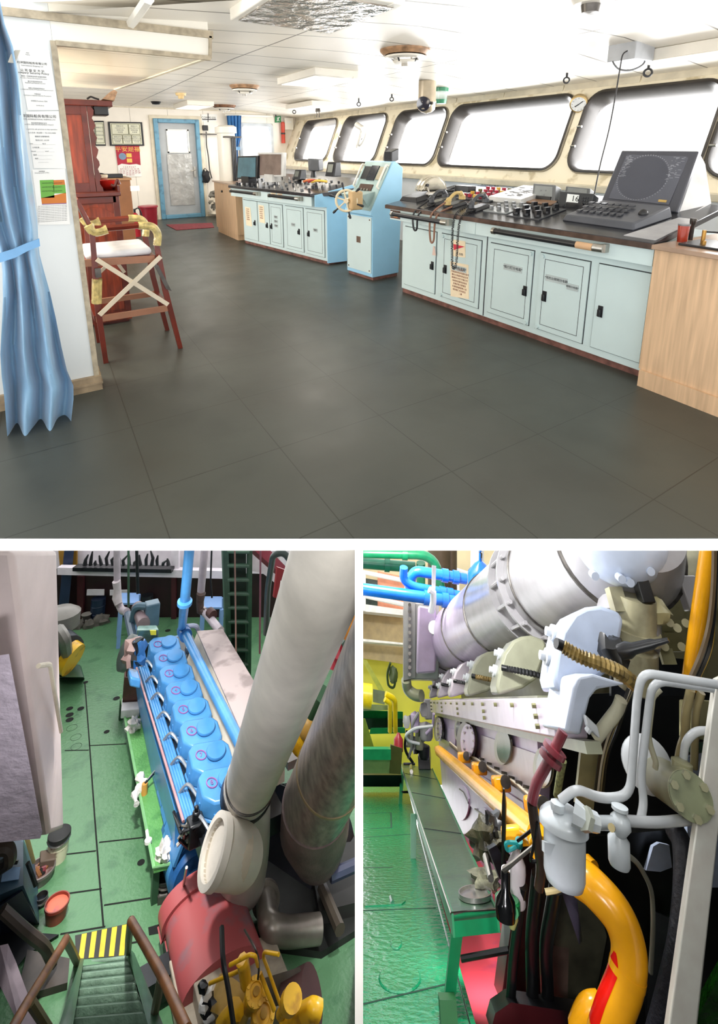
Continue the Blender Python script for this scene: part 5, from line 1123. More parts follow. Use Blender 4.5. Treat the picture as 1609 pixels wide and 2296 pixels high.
part(t, 'rough_shelf', MB().hexa([Ed(-60, 1500, 2.8), Ed(18, 1478, 2.8), Ed(90, 1880, 3.45), Ed(-60, 1895, 3.3)], [Ed(-60, 1480, 2.75), Ed(20, 1466, 2.78), Ed(95, 1865, 3.43), Ed(-60, 1880, 3.28)]), mat('rough_plaster', '#c9bcc8', .8, var=.1, sc=6, bump=.8, bsc=18))
# machinery half hidden behind the casing
t = T5('pump_set', 'small dark pump set with a brass-coloured body on a green bed, beside the casing', 'pump', E(155, 1500)); part(t, 'bed', MB().hexa([E(130, 1520), E(190, 1522), E(182, 1494), E(130, 1492)], [E(130, 1518, .25), E(187, 1518, .25), E(178, 1490, .25), E(130, 1490, .25)]), mat('bed_green', '#3c5b47', .4)); part(t, 'body', MB().cyl(E(150, 1470, .5), E(165, 1480, .45), .22, n=18), ybr); part(t, 'motor', MB().cyl(E(132, 1452, .5), E(150, 1468, .5), .26, n=18), mat('motor_grey', '#3b4048', .4)); part(t, 'pipe', MB().tube(fil([E(132, 1412, 1.0), E(145, 1430, 1.0), E(150, 1465, .6)], .2), .08, 8), mat('pipe_grey', '#77736c', .4)); part(t, 'tank_top', MB().lathe([(.3, 0), (.3, .2), (.2, .26), (.001, .28)], E(134, 1404, .7), Z, 18), mat('pipe_grey', '#77736c'))
# green platform beside the engine
ph = .3
pts = [E(270, 1560, ph), E(311, 1558, ph), E(389, 1938, ph), E(345, 1950, ph)]
t = T5('engine_platform', 'long green checker-plate platform along the left side of the blue engine', 'platform', sum(pts, V())/4-Z*ph); part(t, 'deck', MB().prism([p-Z*.03 for p in pts], Z*.03), gplat)
mb = MB(); mb.tube([p+Z*.012 for p in (pts[0], pts[3], pts[2])], .016, 6); part(t, 'edge_lip', mb, mat('lip_green', '#86bf84', .4))
for p in (pts[0], pts[3]+Y*.05, (pts[0]+pts[3])/2, pts[2]+Y*.05): part(t, 'leg', MB().box(p.x+.0, p.y-.03, 0, p.x+.06, p.y+.03, ph-.03), mat('leg_green', '#31523a', .5))
# engine
en = T5('marine_engine', 'long blue marine diesel engine with eight cylinder covers in a row', 'engine', E(400, 1700))
caps = [(381.7, 1438.3), (394, 1470), (408, 1503.5), (424.5, 1542.5), (442.4, 1585.5), (464, 1633), (487, 1688.7), (507, 1748)]
cz_ = 1.1; C_ = [E(x, y, cz_) for x, y in caps]; x0 = sum(c.x for c in C_)/8; dy = (C_[0].y-C_[7].y)/7
C_ = [V((x0, C_[0].y-dy*k, cz_)) for k in range(8)]
k_ = 4.05/3.3; XL, XR = 1.31*k_, 1.64*k_
yN, yF = C_[7].y-.42, C_[0].y+.7
lxn, lxf = E(389, 1938, ph), E(311, 1558, ph)
rk0, rk1 = E(306, 1480, .8), E(414, 1840, .8)
mb = MB()
mb.hexa([V((lxn.x+.01, lxn.y, ph*.3)), V((lxf.x+.01, lxf.y+.5, ph*.3)), V((lxf.x+.6, lxf.y+.5, .1)), V((lxn.x+.6, lxn.y, .1))], [V((rk1.x-.03, lxn.y, .72)), V((rk0.x-.03, lxf.y+.5, .72)), V((XR+.2, lxf.y+.5, .72)), V((XR+.2, lxn.y, .72))])
part(en, 'crankcase', mb, eblue)
mb = MB(); mb.box((rk0.x+rk1.x)/2+.05, yN+.1, .72, XR+.3, yF-.1, .86); part(en, 'block_top', mb, edark)
mb = MB()
for k in range(14):
    f = k/13; a = V((lxn.x+.03, lxn.y, .42)).lerp(V((lxf.x+.03, lxf.y+.4, .42)), f); mb.obox(a+V((.0, 0, .05)), V((.05, 0, .11)), Y*.11, V((-.012, 0, .006)))
part(en, 'side_plate', mb, eblue, kind=None)
redc = mat('mark_red', '#8a5a96', .6)
for k, c in enumerate(C_):
    ctr = V(((XL+XR)/2-.01, c.y+.02, .86)); hu, hv = (XR-XL)/2*1.08, dy*.43
    def loc(u, v, z): return ctr+UL*(u*hu)+DL*(v*hv)+Z*(z+(v*.045 if z > .1 else 0))
    hexa_ = [(-.55, -1), (.7, -1), (1, -.5), (1, .6), (.75, 1), (-.65, 1), (-1, .55), (-1, -.55)]
    mb = MB().hexa([loc(u*1.04, v*1.05, 0) for u, v in hexa_], [loc(u*1.04, v*1.05, .035) for u, v in hexa_]).hexa([loc(u, v, .03) for u, v in hexa_], [loc(u*.93, v*.92, .21) for u, v in hexa_])
    cv = part(en, 'cylinder_cover', mb, eblue, bevel=.022, smooth=50)
    r = LL.sz(16+.8*k, c)*1.02; part(en, 'cover_cap', MB().lathe([(r*.85, -.06), (r*.85, -.02), (r, -.015), (r, .0), (r*.94, .008), (.001, .012)], V((c.x+.0, c.y+.02, cz_)), Z-DL*.28, 28), eblue, cv)
    m_ = loc(-.42, .1, .213); rr = r*.5; mbr = MB().tube([loc(-.42+rr/hu*math.cos(a*math.pi/10), .1+rr/hv*math.sin(a*math.pi/10), .214) for a in range(20)], .006, 5, closed=True); part(en, 'number_ring', mbr, redc, cv); text(en, 'number', str(k+1), m_+Z*.004, UL, loc(0, 1, .2)-loc(0, 0, .2), rr*1.3, redc, cv)
    for u, v in ((-.5, -1.02), (.3, -1.02), (1.0, -.4), (-1.0, -.3)): part(en, 'cover_bolt', MB().cyl(loc(u*.97, v*.97, .0), loc(u*.95, v*.96, .13), .014, n=8), eblue, cv)
    part(en, 'fuel_hose', MB().tube(catm([V((XL-.14, c.y-.05, .88)), V((XL-.06, c.y-.1, .98)), V((XL+.02, c.y-.2, .9))]), .016, 6), mat('hose_silver', '#9ea3a8', .3, .6))
    part(en, 'valve_stub', MB().cyl(loc(.62, -1.15, .02), loc(.58, -1.1, .16), .022, n=8), mat('stub_grey', '#b3acab', .4)); part(en, 'valve_stub', MB().cyl(loc(.8, -1.2, .03), loc(1.1, -.9, .14), .022, n=8), mat('stub_grey', '#b3acab', .4))
    random.seed(k+40)
    for j in range(3): part(en, 'fitting', MB().blob(V((XR+.11+.05*j, c.y+random.uniform(-.15, .12), .93)), .05, .05, .06, k*5+j, .5, 8), (mat('foil_bits', '#c9c6c2', .25, .8, bump=.8, bsc=30), edark, mat('foil_bits', '#c9c6c2'))[j])
for j, (xa, xb, m) in enumerate(((302, 411, mat('pipe_pink', '#b98a8e', .3)), (309, 418, eblue), (314, 424, eblue), (319, 430, eblue), (324, 436, eblue))):
    part(en, 'fuel_pipe', MB().tube([E(xa, 1484-5*(j > 0), .9), E(xb, 1842-3*j, .9)], .013 if j == 0 else .016, 8), m)
for f in (.1, .35, .6, .85): a = E(300, 1482, .88).lerp(E(409, 1840, .88), f); b = E(326, 1476, .88).lerp(E(438, 1830, .88), f); part(en, 'pipe_clamp', MB().tube([a, b], .014, 6), eblue)
# front end: blower drum, governor
dc = V((0, 1, 0)); f0_ = Ed(436, 1974, 4.76); bk = f0_+DL*.55
rr = LL.sz(52, f0_); part(en, 'front_drum', MB().lathe([(rr*.9, 0), (rr, .03), (rr, .6), (rr*.9, .65)], f0_, DL, 28), eblue2)
part(en, 'drum_hub', MB().lathe([(.0, -.07), (rr*.28, -.06), (rr*.4, -.02), (rr*.42, .02)], f0_, DL, 20, cap=False), eblue); part(en, 'drum_cover', MB().lathe([(rr*1.02, .1), (rr*1.04, .12), (rr*1.04, .5), (rr, .52)], f0_, DL, 28), eblue)
for k in range(6): part(en, 'hub_bolt', MB().cyl(f0_+V((rr*.33*math.cos(k*1.05), -.06, rr*.33*math.sin(k*1.05))), f0_+V((rr*.33*math.cos(k*1.05), -.09, rr*.33*math.sin(k*1.05))), .016, n=8), pale)
g_ = Ed(438, 1862, 4.55); part(en, 'governor', MB().obox(g_, X*.07, Y*.07, Z*.09).cyl(g_+Z*.08, g_+Z*.15, .035, n=12).cyl(g_+Z*.15, g_+Z*.19, .02, n=12), edark, bevel=.012)
for k in range(7): p = Ed(412+random.uniform(-8, 14), 1885+random.uniform(-22, 20), 4.5); part(en, 'linkage', MB().tube([p, p+V((random.uniform(-.1, .1), random.uniform(-.1, .1), .12)), p+V((random.uniform(-.15, .15), 0, .05))], .014, 6), (steel, edark)[k % 2])
part(en, 'chain', MB().tube(catm([Ed(418, 1945, 4.4), Ed(413, 1975, 4.5), Ed(408, 2012, 4.6)]), .012, 6), steel)
# far end: control box, cooler
q = E(330, 1425, 1.1); part(en, 'gauge_box', MB().hexa([E(306, 1442, .9), E(356, 1440, .9), E(352, 1420, .9), E(308, 1420, .9)], [E(306, 1414, 1.2), E(356, 1412, 1.2), E(352, 1402, 1.2), E(308, 1403, 1.2)]), mat('gauge_glass', '#8fb0a8', .2, var=.15, sc=8), bevel=.02)
part(en, 'gauge_lamp', MB().prism([Ed(x, y, LL.depth(q)-.12) for x, y in ((336, 1414), (350, 1414), (350, 1424), (338, 1424))], DL*.02), mat('gauge_yellow', '#c9c23c', .4, emit=.3))
part(en, 'air_cylinder', MB().cyl(E(322, 1400, 1.15), E(308, 1362, 1.15), LL.sz(14, q), n=20), mat('cylinder_mauve', '#7d6a6e', .4), smooth=60); part(en, 'control_box', MB().obox(E(340, 1375, 1.2), X*.1, Y*.1, Z*.16), mat('control_teal', '#4f6b7c', .4), bevel=.015)
part(en, 'pipe_bend', MB().tube(fil([E(330, 1360, 1.3), E(304, 1358, 1.3), E(296, 1400, 1.0)], .12), .055, 8), mat('control_teal', '#4f6b7c')); part(en, 'long_pipe', MB().tube([E(286, 1378, 1.0), E(298, 1430, 1.0)], .06, 8), mat('pipe_slate', '#56687a', .4))
part(en, 'end_wheel', MB().lathe([(.19, 0), (.19, .06), (.14, .09), (.001, .1)], Ed(291, 1465, 6.2), vdir(LL, 291, 1465, -70, 10), 24), mat('wheel_dark', '#35403c', .4)); part(en, 'blue_bracket', MB().obox(Ed(300, 1520, 6.0), V((.06, 0, -.03)), Y*.12, Z*.05), eblue, bevel=.02)
for j in range(6): part(en, 'end_fitting', MB().blob(Ed(296+8*(j % 3), 1450+22*(j//3), 6.1), .09, .09, .1, 60+j, .5, 8), (mat('fitting_pink', '#8c7470', .4), edark, eblue2)[j % 3])
mh = 1.25
m0, m1, m2, m3 = E(441, 1418, mh), E(499, 1414, mh), E(640, 1650, mh), E(560, 1690, mh)
bs = mat('lagging_box_top', '#a89a98', .7, var=.12, sc=3, dirt='#8f8280'); bs2 = mat('lagging_box_side', '#cfc4b0', .6, var=.08, sc=4)
dn = V((-.16, 0, -.42)); part(en, 'manifold_top', MB().prism([m0, m1, m2, m3], Z*.02), bs); part(en, 'manifold_box', MB().hexa([m0+dn, m1-Z*.4, m2-Z*.4, m3+dn], [m0-Z*.01, m1-Z*.01, m2-Z*.01, m3-Z*.01]), bs2)
# blue cooling pipe over the engine
t = T5('cooling_pipe', 'blue pipe coming down from the top and running along the engine beside the covers', 'pipe', E(470, 1550, 0)); rb = LL.sz(11.5, E(470, 1540, 1.3))
p_ = [Ed(426, 1215, 5.6), Ed(414, 1350, 5.65), E(408, 1408, 1.35), E(545, 1680, 1.35)]
part(t, 'pipe', MB().tube(fil(p_, .15), [rb*.82]*12+[rb]*2 if 0 else rb*.92, 14), eblue, smooth=70)
for f in (.72, ): part(t, 'flange', MB().cyl(p_[0].lerp(p_[1], .98), p_[0].lerp(p_[1], 1.03), rb*1.35, n=18), eblue)
part(t, 'flange', MB().cyl(p_[2].lerp(p_[3], .02), p_[2].lerp(p_[3], .05), rb*1.4, n=18), eblue2); part(t, 'flange', MB().cyl(p_[2].lerp(p_[3], .06), p_[2].lerp(p_[3], .09), rb*1.4, n=18), eblue2)
part(t, 'branch', MB().tube(fil([E(415, 1404, 1.35), E(440, 1402, 1.35), E(446, 1418, 1.2)], .06), rb*.5, 8), mat('branch_grey', '#8d93a8', .4))
# big white exhaust pipe
t = T5('exhaust_pipe', 'huge white lagged exhaust pipe with an open elbow at its foot', 'pipe', Ed(555, 1985, 4.4))
A0, A1 = Ed(562, 1752, 4.5), Ed(667, 1463, 3.14); ax = (A1-A0); tp = A0+ax*1.62; r = LL.sz(57, A0)*.96
part(t, 'pipe', MB().cyl(A0-ax*.06, tp, r, n=48), lag, smooth=60)
for f in (.01, .03): part(t, 'band_wire', MB().tube([p for p in MB().ring(A0+ax*f, ax.orthogonal().normalized(), ax.normalized().cross(ax.orthogonal().normalized()), r*1.01, 40)], .006, 5, closed=True), dsteel)
u_ = ax.normalized()
part(t, 'black_wrap', MB().lathe([(r*1.0, -.12), (r*1.06, -.16), (r*1.04, -.22), (r*1.1, -.27), (r*1.05, -.33), (r*1.0, -.36)], A0-ax*.03, u_, 40), mat('black_tape', '#2a2a30', .4, var=.3, bump=.6, bsc=16))
e0_, e1_ = A0-u_*.2, Ed(556, 1978, 4.75)
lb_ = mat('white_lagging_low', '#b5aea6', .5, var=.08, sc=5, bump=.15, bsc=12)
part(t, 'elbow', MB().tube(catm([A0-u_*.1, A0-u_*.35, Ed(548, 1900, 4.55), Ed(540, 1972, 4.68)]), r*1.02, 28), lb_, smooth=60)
fc = Ed(483, 1907, 4.15); nf = vdir(LL, 481, 1909, -66, 8); rf = LL.sz(62, fc)
part(t, 'outlet', MB().tube([fc-nf*.02, fc-nf*.22, Ed(540, 1915, 4.6)], [rf*.94, rf*.9, rf*.72], 32, cap=False), lag, smooth=60); part(t, 'outlet_flange', MB().lathe([(rf*.8, -.02), (rf*.8, .03), (rf, .03), (rf, -.03)], fc, nf, 36), lag); part(t, 'outlet_liner', MB().lathe([(rf*.8, .0), (rf*.78, -.25), (.001, -.3)], fc, nf, 32, cap=False), mat('liner_cream', '#c2b7a4', .6, var=.1))
# darker second pipe
t = T5('exhaust_pipe', 'tarnished silver-brown exhaust pipe at the right edge of the engine room', 'pipe', Ed(710, 1880, 4.7)); a0, a1 = Ed(708, 1800, 4.7), Ed(850, 1490, 3.9); r2 = LL.sz(73, a0); u2 = (a1-a0).normalized()
part(t, 'pipe', MB().cyl(a0, a1+u2*.4, r2, n=40), silver, smooth=60); part(t, 'lower_lagging', MB().tube([a0+u2*.02, Ed(705, 1850, 4.8), Ed(712, 1905, 4.9)], [r2*1.05, r2*1.08, r2*.8], 28), mat('pinkish_lagging', '#7d6a68', .6, var=.2, sc=5, bump=.3), smooth=60)
part(t, 'band', MB().cyl(a0+u2*.55, a0+u2*.58, r2*1.02, n=36), mat('band_tan', '#a08c6c', .5))
# dark machinery block behind the foot of the pipes
t = T5('turbocharger', 'dark turbocharger block in the shade right of the open white elbow', 'turbocharger', E(640, 1960)); 
part(t, 'body', MB().cyl(Ed(640, 1930, 5.2), Ed(720, 1915, 5.5), .5, n=28), edark, smooth=60); part(t, 'casing', MB().obox(Ed(660, 1990, 5.6), UL*.9, DL*.5, Z*.35), mat('block_dark', '#1c1f2a', .5), bevel=.03)
for k in range(5): part(t, 'rib', MB().cyl(Ed(605+9*k, 1925-2*k, 5.12+.04*k), Ed(609+9*k, 1924-2*k, 5.14+.04*k), .53, n=28), mat('rib_dark', '#2a2930', .5))
q = [E(575, 2130), E(720, 2150), E(830, 2080), E(830, 1880), E(600, 1930)]; S5('shade_sheet', 'low dark sheet added for shade under the turbocharger and silver elbow', 'shade sheet', MB().hexa(q, [p+Z*.05 for p in q]), mat('shade_sheet_dark', '#232522', .5, var=.3, sc=4))  # dark sheet laid over the floor to darken it, standing in for shade
t = T5('oil_tray', 'dark steel tray structure at the right edge with a bucket standing in it', 'tray', E(760, 2010)); q = [E(715, 2090), E(830, 2060), E(830, 1920), E(690, 1940)]; part(t, 'bed', MB().hexa(q, [p+Z*.15 for p in q]), mat('tray_dark', '#23221f', .6)); part(t, 'edge', MB().tube([E(722, 1990, .2), E(762, 2085, .2)], .05, 8), mat('tray_brown', '#4a4238', .5)); part(t, 'cross_pipe', MB().tube([E(740, 1965, .3), E(830, 1925, .3)], .05, 8), mat('pipe_indigo', '#3a3f58', .5))
def pail(label, x, y, rp, hh, m, inm, fill=.8, handle=True, z0=0, name='bucket', cat='bucket'):
    c_ = E(x, y, z0); r = LL.sz(rp, c_); t = T5(name, label, cat, c_); h = r*hh
    part(t, 'body', MB().lathe([(r*.82, 0), (r, h), (r*1.05, h), (r*1.05, h+.02), (r*.95, h+.02), (r*.95, h*fill)], c_, Z, 28, cap=False), m); part(t, 'base', MB().lathe([(r*.82, .0), (.001, .0)], c_, Z, 28, cap=False), m); part(t, 'contents', MB().lathe([(r*.94, h*fill), (.001, h*fill+.005)], c_, Z, 28, cap=False), inm)
    if handle: part(t, 'handle', MB().tube([c_+V((r*1.05*math.cos(a), r*1.05*math.sin(a), h-.25*r*math.sin((a-3.3)/2.6*math.pi))) for a in [3.3+2.6*k/14 for k in range(15)]], .01, 6), steel)
    return t, c_, r, h
scr = mat('scrap', '#7a5f5a', .6, var=.35, sc=16, bump=1, bsc=20)
t, c_, r, h = pail('stained white bucket with a black rim on the left of the green floor', 128, 1926, 22, 2.0, mat('bucket_white', '#c9c3a8', .5, var=.2, dirt='#6e4a3c', sc=7), mat('bucket_black', '#1a1a1a', .6), .6)
part(t, 'rag', MB().blob(c_+V((.03, -.02, h*.62)), r*.55, r*.45, .08, 4, .4), mat('rag_mauve', '#a09098', .8)); part(t, 'black_rim', MB().lathe([(r*1.01, h*.9), (r*1.06, h*.91), (r*1.06, h+.025), (r*1.0, h+.03)], c_, Z, 28), mat('bucket_black', '#1a1a1a'))
t, c_, r, h = pail('shallow tub full of scrap metal between the blue cabinet and the floor', 88, 1972, 29, .6, mat('tub_steel', '#77706a', .4, .4), scr, .75, False, name='scrap_tub', cat='tub')
for k in range(7): part(t, 'scrap_rod', MB().cyl(c_+V((random.uniform(-.5, .5)*r, random.uniform(-.5, .5)*r, h*.8)), c_+V((random.uniform(-.7, .7)*r, random.uniform(-.7, .7)*r, h*.9)), .018, n=7), (rust, mat('scrap_red', '#6e2730', .5), dsteel)[k % 3])
pail('red drum with a chalky orange-red lid, beside the stairs', 125, 2058, 24, 1.05, mat('drum_red', '#8a3a2c', .45, var=.15), mat('lid_orange', '#c4604a', .6, var=.25, sc=7, dirt='#9d5a5a'), .97, False, name='red_drum', cat='drum')
pail('small metal pail between the blue cabinet and the red drum', 92, 2028, 12, 1.0, mat('pail_dark', '#3a3836', .4, .5), edark, .7)
t, c_, r, h = pail('black bucket at the near end of the green platform', 369, 2000, 22, 1.3, mat('bucket_black', '#1a1a1a'), edark, .5)
pail('dirty translucent bucket at the right edge', 768, 1995, 23, 1.25, mat('bucket_clear', '#a89c96', .4, var=.2), mat('bucket_pink', '#8d6a70', .5), .5)
c_ = E(104, 1948); S5('cardboard_box', 'small brown box on the floor under the stained white bucket', 'box', MB().obox(c_+Z*.07, UL*.07, DL*.07, Z*.05), mat('box_brown', '#5c4d40', .7), bevel=.01)
c_ = E(367, 2020); t = T5('drip_plate', 'small grey square plate in front of the black bucket', 'plate', c_); q = [E(353, 2031), E(383, 2024), E(380, 2009), E(350, 2012)]; part(t, 'plate', MB().hexa(q, [p+Z*.06 for p in q]), mat('plate_dark', '#55524e', .4, .3)); part(t, 'top_sheet', MB().prism([(p-c_)*.75+c_+Z*.061 for p in q], Z*.003), mat('plate_light', '#8b8882', .4, .3))
# crate, paper-covered box, rags and tools on the platform
c_ = E(290, 1590, ph); q = [E(273, 1594, ph), E(308, 1592, ph), E(305, 1566, ph), E(274, 1568, ph)]; hh = .3
bx = [E(270, 1612, ph), E(312, 1608, ph), E(309, 1580, ph), E(272, 1583, ph)]
t = T5('paper_box', 'box covered with white paper at the far end of the green platform', 'box', sum(bx, V())/4); part(t, 'box', MB().hexa(bx, [p+Z*.1 for p in bx]), mat('white_paper', '#dcdadc', .7, var=.08, sc=8, bump=.5, bsc=12), bevel=.01)
t = T5('crate', 'open dark brown crate standing on the white-papered box', 'crate', sum(q, V())/4+Z*.1); mc = mat('crate_brown', '#55332a', .5, var=.2); q = [p+Z*.105 for p in q]; c_ = sum(q, V())/4
for i in range(4):
    a, b = q[i], q[(i+1) % 4]; n_ = (c_-(a+b)/2).normalized()*.02; part(t, 'side', MB().hexa([a, b, b+n_, a+n_], [p+Z*hh for p in (a, b, b+n_, a+n_)]), mc)
part(t, 'bottom', MB().prism(q, Z*.02), mc); part(t, 'divider', MB().prism([q[0]+Z*.02, q[2]+Z*.02, q[2]+Z*.25, q[0]+Z*.25], UL*.015), mc)
wr = mat('white_rag', '#e3dfda', .8, var=.06, sc=9, bump=.6, bsc=25)
for lb, x, y, sx, sy, sd in (('crumpled white rag behind the long rag on the green platform', 299, 1633, 14, 12, 2), ('crumpled white rag at the near end of the green platform', 369, 1922, 19, 17, 9)):
    c_ = E(x, y, ph); q = LL.sz(1, c_); S5('rag', lb, 'rag', MB().blob(c_+Z*.03, sx*q, sy*q*1.3, .09, sd, .45, 20), wr, group='white rags on the platform')
c_ = E(315, 1770, ph); vs = []; rows = [(312, 1740, 8), (318, 1752, 9), (322, 1762, 9), (308, 1772, 11), (303, 1785, 8), (306, 1803, 3)]
mb = MB().tube(catm([E(x, y, ph+.04+.0*k) for k, (x, y, w) in enumerate(rows)], 4), [LL.sz(8+3*math.sin(i*1.3), c_)*(1 if i < 16 else .6) for i in range(21)], 8); S5('rag', 'long twisted white rag hanging over the left edge of the platform', 'rag', mb, wr, smooth=30)
c_ = E(323, 1780, ph); t = T5('gas_torch', 'small orange and brass torch beside the long white rag', 'torch', c_); part(t, 'bottle', MB().cyl(c_, c_+Z*.1, .035, .03), mat('torch_orange', '#d29a4a', .4)); part(t, 'head', MB().cyl(c_+Z*.1, c_+V((.1, .05, .13)), .012), edark); part(t, 'nozzle', MB().cyl(c_+V((.02, .0, .12)), c_+V((.12, .06, .15)), .009), steel)
a, b = E(329, 1863, ph+.03), E(332, 1886, ph+.03); t = T5('spanner', 'white spanner lying on the left edge of the platform', 'spanner', (a+b)/2); part(t, 'handle', MB().tube([a, b], .016, 6), paper); part(t, 'jaw', MB().cyl(b-Z*.01, b+Z*.012, .035, n=10), paper)
# ladder and vertical pipes at the back
gl_ = mat('ladder_green', '#3d5c48', .4, var=.12)
t = T5('vertical_ladder', 'dark green vertical ladder behind the beige manifold box', 'ladder', Ed(535, 1520, 8.0)); LD = lambda x, y: Ed(x, y, 7.3+(y-1234)*.0025)
part(t, 'rail', MB().prism([LD(499, 1222), LD(512, 1222), LD(521, 1525), LD(510, 1525)], DL*.08), gl_); part(t, 'rail', MB().prism([LD(557, 1222), LD(566, 1222), LD(562, 1560), LD(554, 1560)], DL*.08), gl_)
for k in range(10): y = 1236+31.5*k; part(t, 'rung', MB().tube([LD(510+.5*k, y), LD(560-.4*k, y+1)], .03, 8), gl_)
part(t, 'back_plate', MB().prism([LD(508, 1222)+DL*.12, LD(558, 1222)+DL*.12, LD(556, 1550)+DL*.12, LD(514, 1530)+DL*.12], DL*.02), mat('ladder_back', '#22332a', .5, var=.2))
def pole(name, label, pts, rp, m, extra=None, cat='pipe'):
    P = [Ed(*p) for p in pts]; r = LL.sz(rp, P[len(P)//2]); t = T5(name, label, cat, P[-1]); part(t, 'pipe', MB().tube(fil(P, r*3), r, 10), m, smooth=60)
    for y in extra or (): part(t, 'wrap', MB().tube([Ed(*q) for q in y[0]], [LL.sz(k, Ed(*y[0][0])) for k in y[1]], 12), y[2])
    return t
lw = mat('pipe_lilac', '#b9aeb6', .4, var=.08)
pole('steam_pipe', 'thin whitish pipe with bandaged lagging dropping to the far end of the engine', ((262, 1215, 8.6), (263, 1345, 8.6), (272, 1368, 8.5), (284, 1372, 8.2)), 7.5, lw, (((((261, 1303, 8.55), (263, 1320, 8.55), (262, 1340, 8.55), (266, 1355, 8.5)), (9, 8, 10, 8), mat('bandage', '#c9bfc2', .7, bump=.8, bsc=12))),))
pole('thin_pole', 'thin dark green pole behind the far end of the engine', ((288, 1215, 8.4), (288, 1360, 8.4)), 2.6, gl_); pole('thin_pole', 'thin black pole beside the dark green pole', ((306, 1215, 8.5), (309, 1330, 8.5)), 3.5, edark)
pole('steam_pipe', 'lilac-brown pipe with rusty bends right of the blue pipe', ((460, 1215, 8.0), (450, 1330, 8.0), (448, 1365, 8.0), (462, 1375, 7.9), (480, 1398, 7.6), (494, 1415, 7.4)), 8.5, lw, (((((451, 1330, 7.95), (448, 1350, 7.95), (449, 1368, 7.95), (463, 1374, 7.9)), (10, 8, 9, 8), mat('rusty_bend', '#54423c', .6, var=.3, sc=12))), ((((470, 1372, 7.8), (478, 1380, 7.7)), (10, 10), mat('rusty_flange', '#4a2a28', .6)))))
pole('thin_pole', 'thin dark hanging rod between the lilac pipe and the ladder', ((475, 1215, 7.9), (472, 1300, 7.9), (475, 1340, 7.9)), 2, edark); pole('thin_rod', 'thin pinkish rod in front of the ladder', ((526, 1215, 6.6), (529, 1470, 6.7)), 1.8, mat('rod_brown', '#86685c', .5)); pole('thin_rod', 'thin mauve rod right of the ladder', ((584, 1215, 6.8), (582, 1465, 6.9)), 2, mat('rod_mauve', '#7d4a58', .5))
pole('bent_pipe', 'dark green bent pipe at the top, left of the big white pipe', ((596, 1420, 6.4), (600, 1320, 6.2), (612, 1244, 6.0), (636, 1238, 6.0), (660, 1270, 6.0)), 7, mat('pipe_bottle_green', '#2c3a36', .4))
S5('red_beam', 'dark red sloping beam at the top behind the big white pipe', 'beam', MB().hexa([Ed(560, 1225, 7.5), Ed(590, 1218, 7.5), Ed(650, 1280, 7.2), Ed(640, 1296, 7.2)], [Ed(560, 1237, 7.6), Ed(590, 1228, 7.6), Ed(650, 1292, 7.3), Ed(640, 1308, 7.3)]), mat('beam_red', '#7d2433', .5))
t = T5('life_sign', 'red sloping sign board with white marks half hidden by the big white pipe', 'sign', Ed(625, 1330, 6.9)); Q = [Ed(x, y, 6.6) for x, y in ((614, 1340), (640, 1345), (650, 1282), (622, 1272))]; part(t, 'board', MB().prism(Q, DL*.05), mat('sign_red', '#8a2226', .4)); text(t, 'lettering', 'R', (Q[0]+Q[1]+Q[2]+Q[3])/4-DL*.01, Q[1]-Q[0], Q[3]-Q[0], .12, paper)
S5('partition_board', 'tilted white panel behind the dark green bent pipe', 'panel', MB().prism([Ed(x, y, 7.8) for x, y in ((562, 1280), (588, 1285), (620, 1310), (628, 1235), (560, 1235))], DL*.03), pale)
t = T5('hand_valve', 'red hand valve behind the big white pipe at the right edge', 'valve', Ed(770, 1470, 4.9)); part(t, 'body', MB().blob(Ed(765, 1470, 4.9), .12, .12, .14, 3, .3), mat('valve_red', '#c22f42', .4)); part(t, 'pipe', MB().tube(catm([Ed(770, 1462, 4.9), Ed(785, 1440, 4.9), Ed(800, 1420, 4.9)]), .08, 8), mat('valve_green', '#4a6a5c', .4)); part(t, 'cap', MB().ball(Ed(796, 1402, 4.9), .16), mat('valve_orange', '#d98d1f', .4))
t = T5('yellow_pump', 'bit of yellow pump seen between the two exhaust pipes', 'pump', Ed(690, 1660, 5.8)); part(t, 'body', MB().cyl(Ed(672, 1670, 5.8), Ed(692, 1640, 5.8), .16, n=16), ybr); part(t, 'cap', MB().ball(Ed(694, 1628, 5.7), .14), mat('pump_tan', '#c79b4a', .4)); part(t, 'bracket', MB().obox(Ed(668, 1690, 5.9), X*.18, Y*.12, Z*.04), mat('stub_grey', '#b3acab'))
S5('green_post', 'short green post between the two exhaust pipes', 'post', MB().cyl(Ed(700, 1595, 5.5), Ed(722, 1555, 5.4), .09, n=14), mat('post_green', '#3f6a48', .5))
# stairs
st = T5('steel_stairs', 'green steel stairs with brown hand rails coming up at the bottom left', 'stairs', E(230, 2160)); sg = mat('stair_green', '#7f9a86', .25, var=.15, sc=6, bump=.5, bsc=22); sgd = mat('stair_dark', '#3c5c46', .4, var=.1)
ys = [2151, 2164, 2178, 2195, 2213, 2233, 2255, 2281, 2312]; d0, d1 = LL.depth(E(230, 2151)), LL.depth(E(230, 2151))-1.15
def std(y): f = (y-2151)/(2312-2151); return d0*(1-f)+d1*f
for i in range(len(ys)-1):
    y = ys[i]; yn = ys[i+1]; f = (y-2151)/145; xl = 180-27*f; xr_ = 283+45*f; g = (yn-2151)/145
    a = [Ed(xl, y+3, std(y)), Ed(xr_, y-11, std(y)), Ed(283+45*g, yn-12-4, std(y)-.02), Ed(180-27*g, yn-3, std(y)-.02)]
    part(st, 'tread', MB().prism(a, Z*-.03), sg, bevel=.008); part(st, 'riser', MB().prism([a[3]-Z*.03, a[2]-Z*.03, Ed(283+45*g, yn-9, std(yn)), Ed(180-27*g, yn+5, std(yn))], DL*.01), sgd)
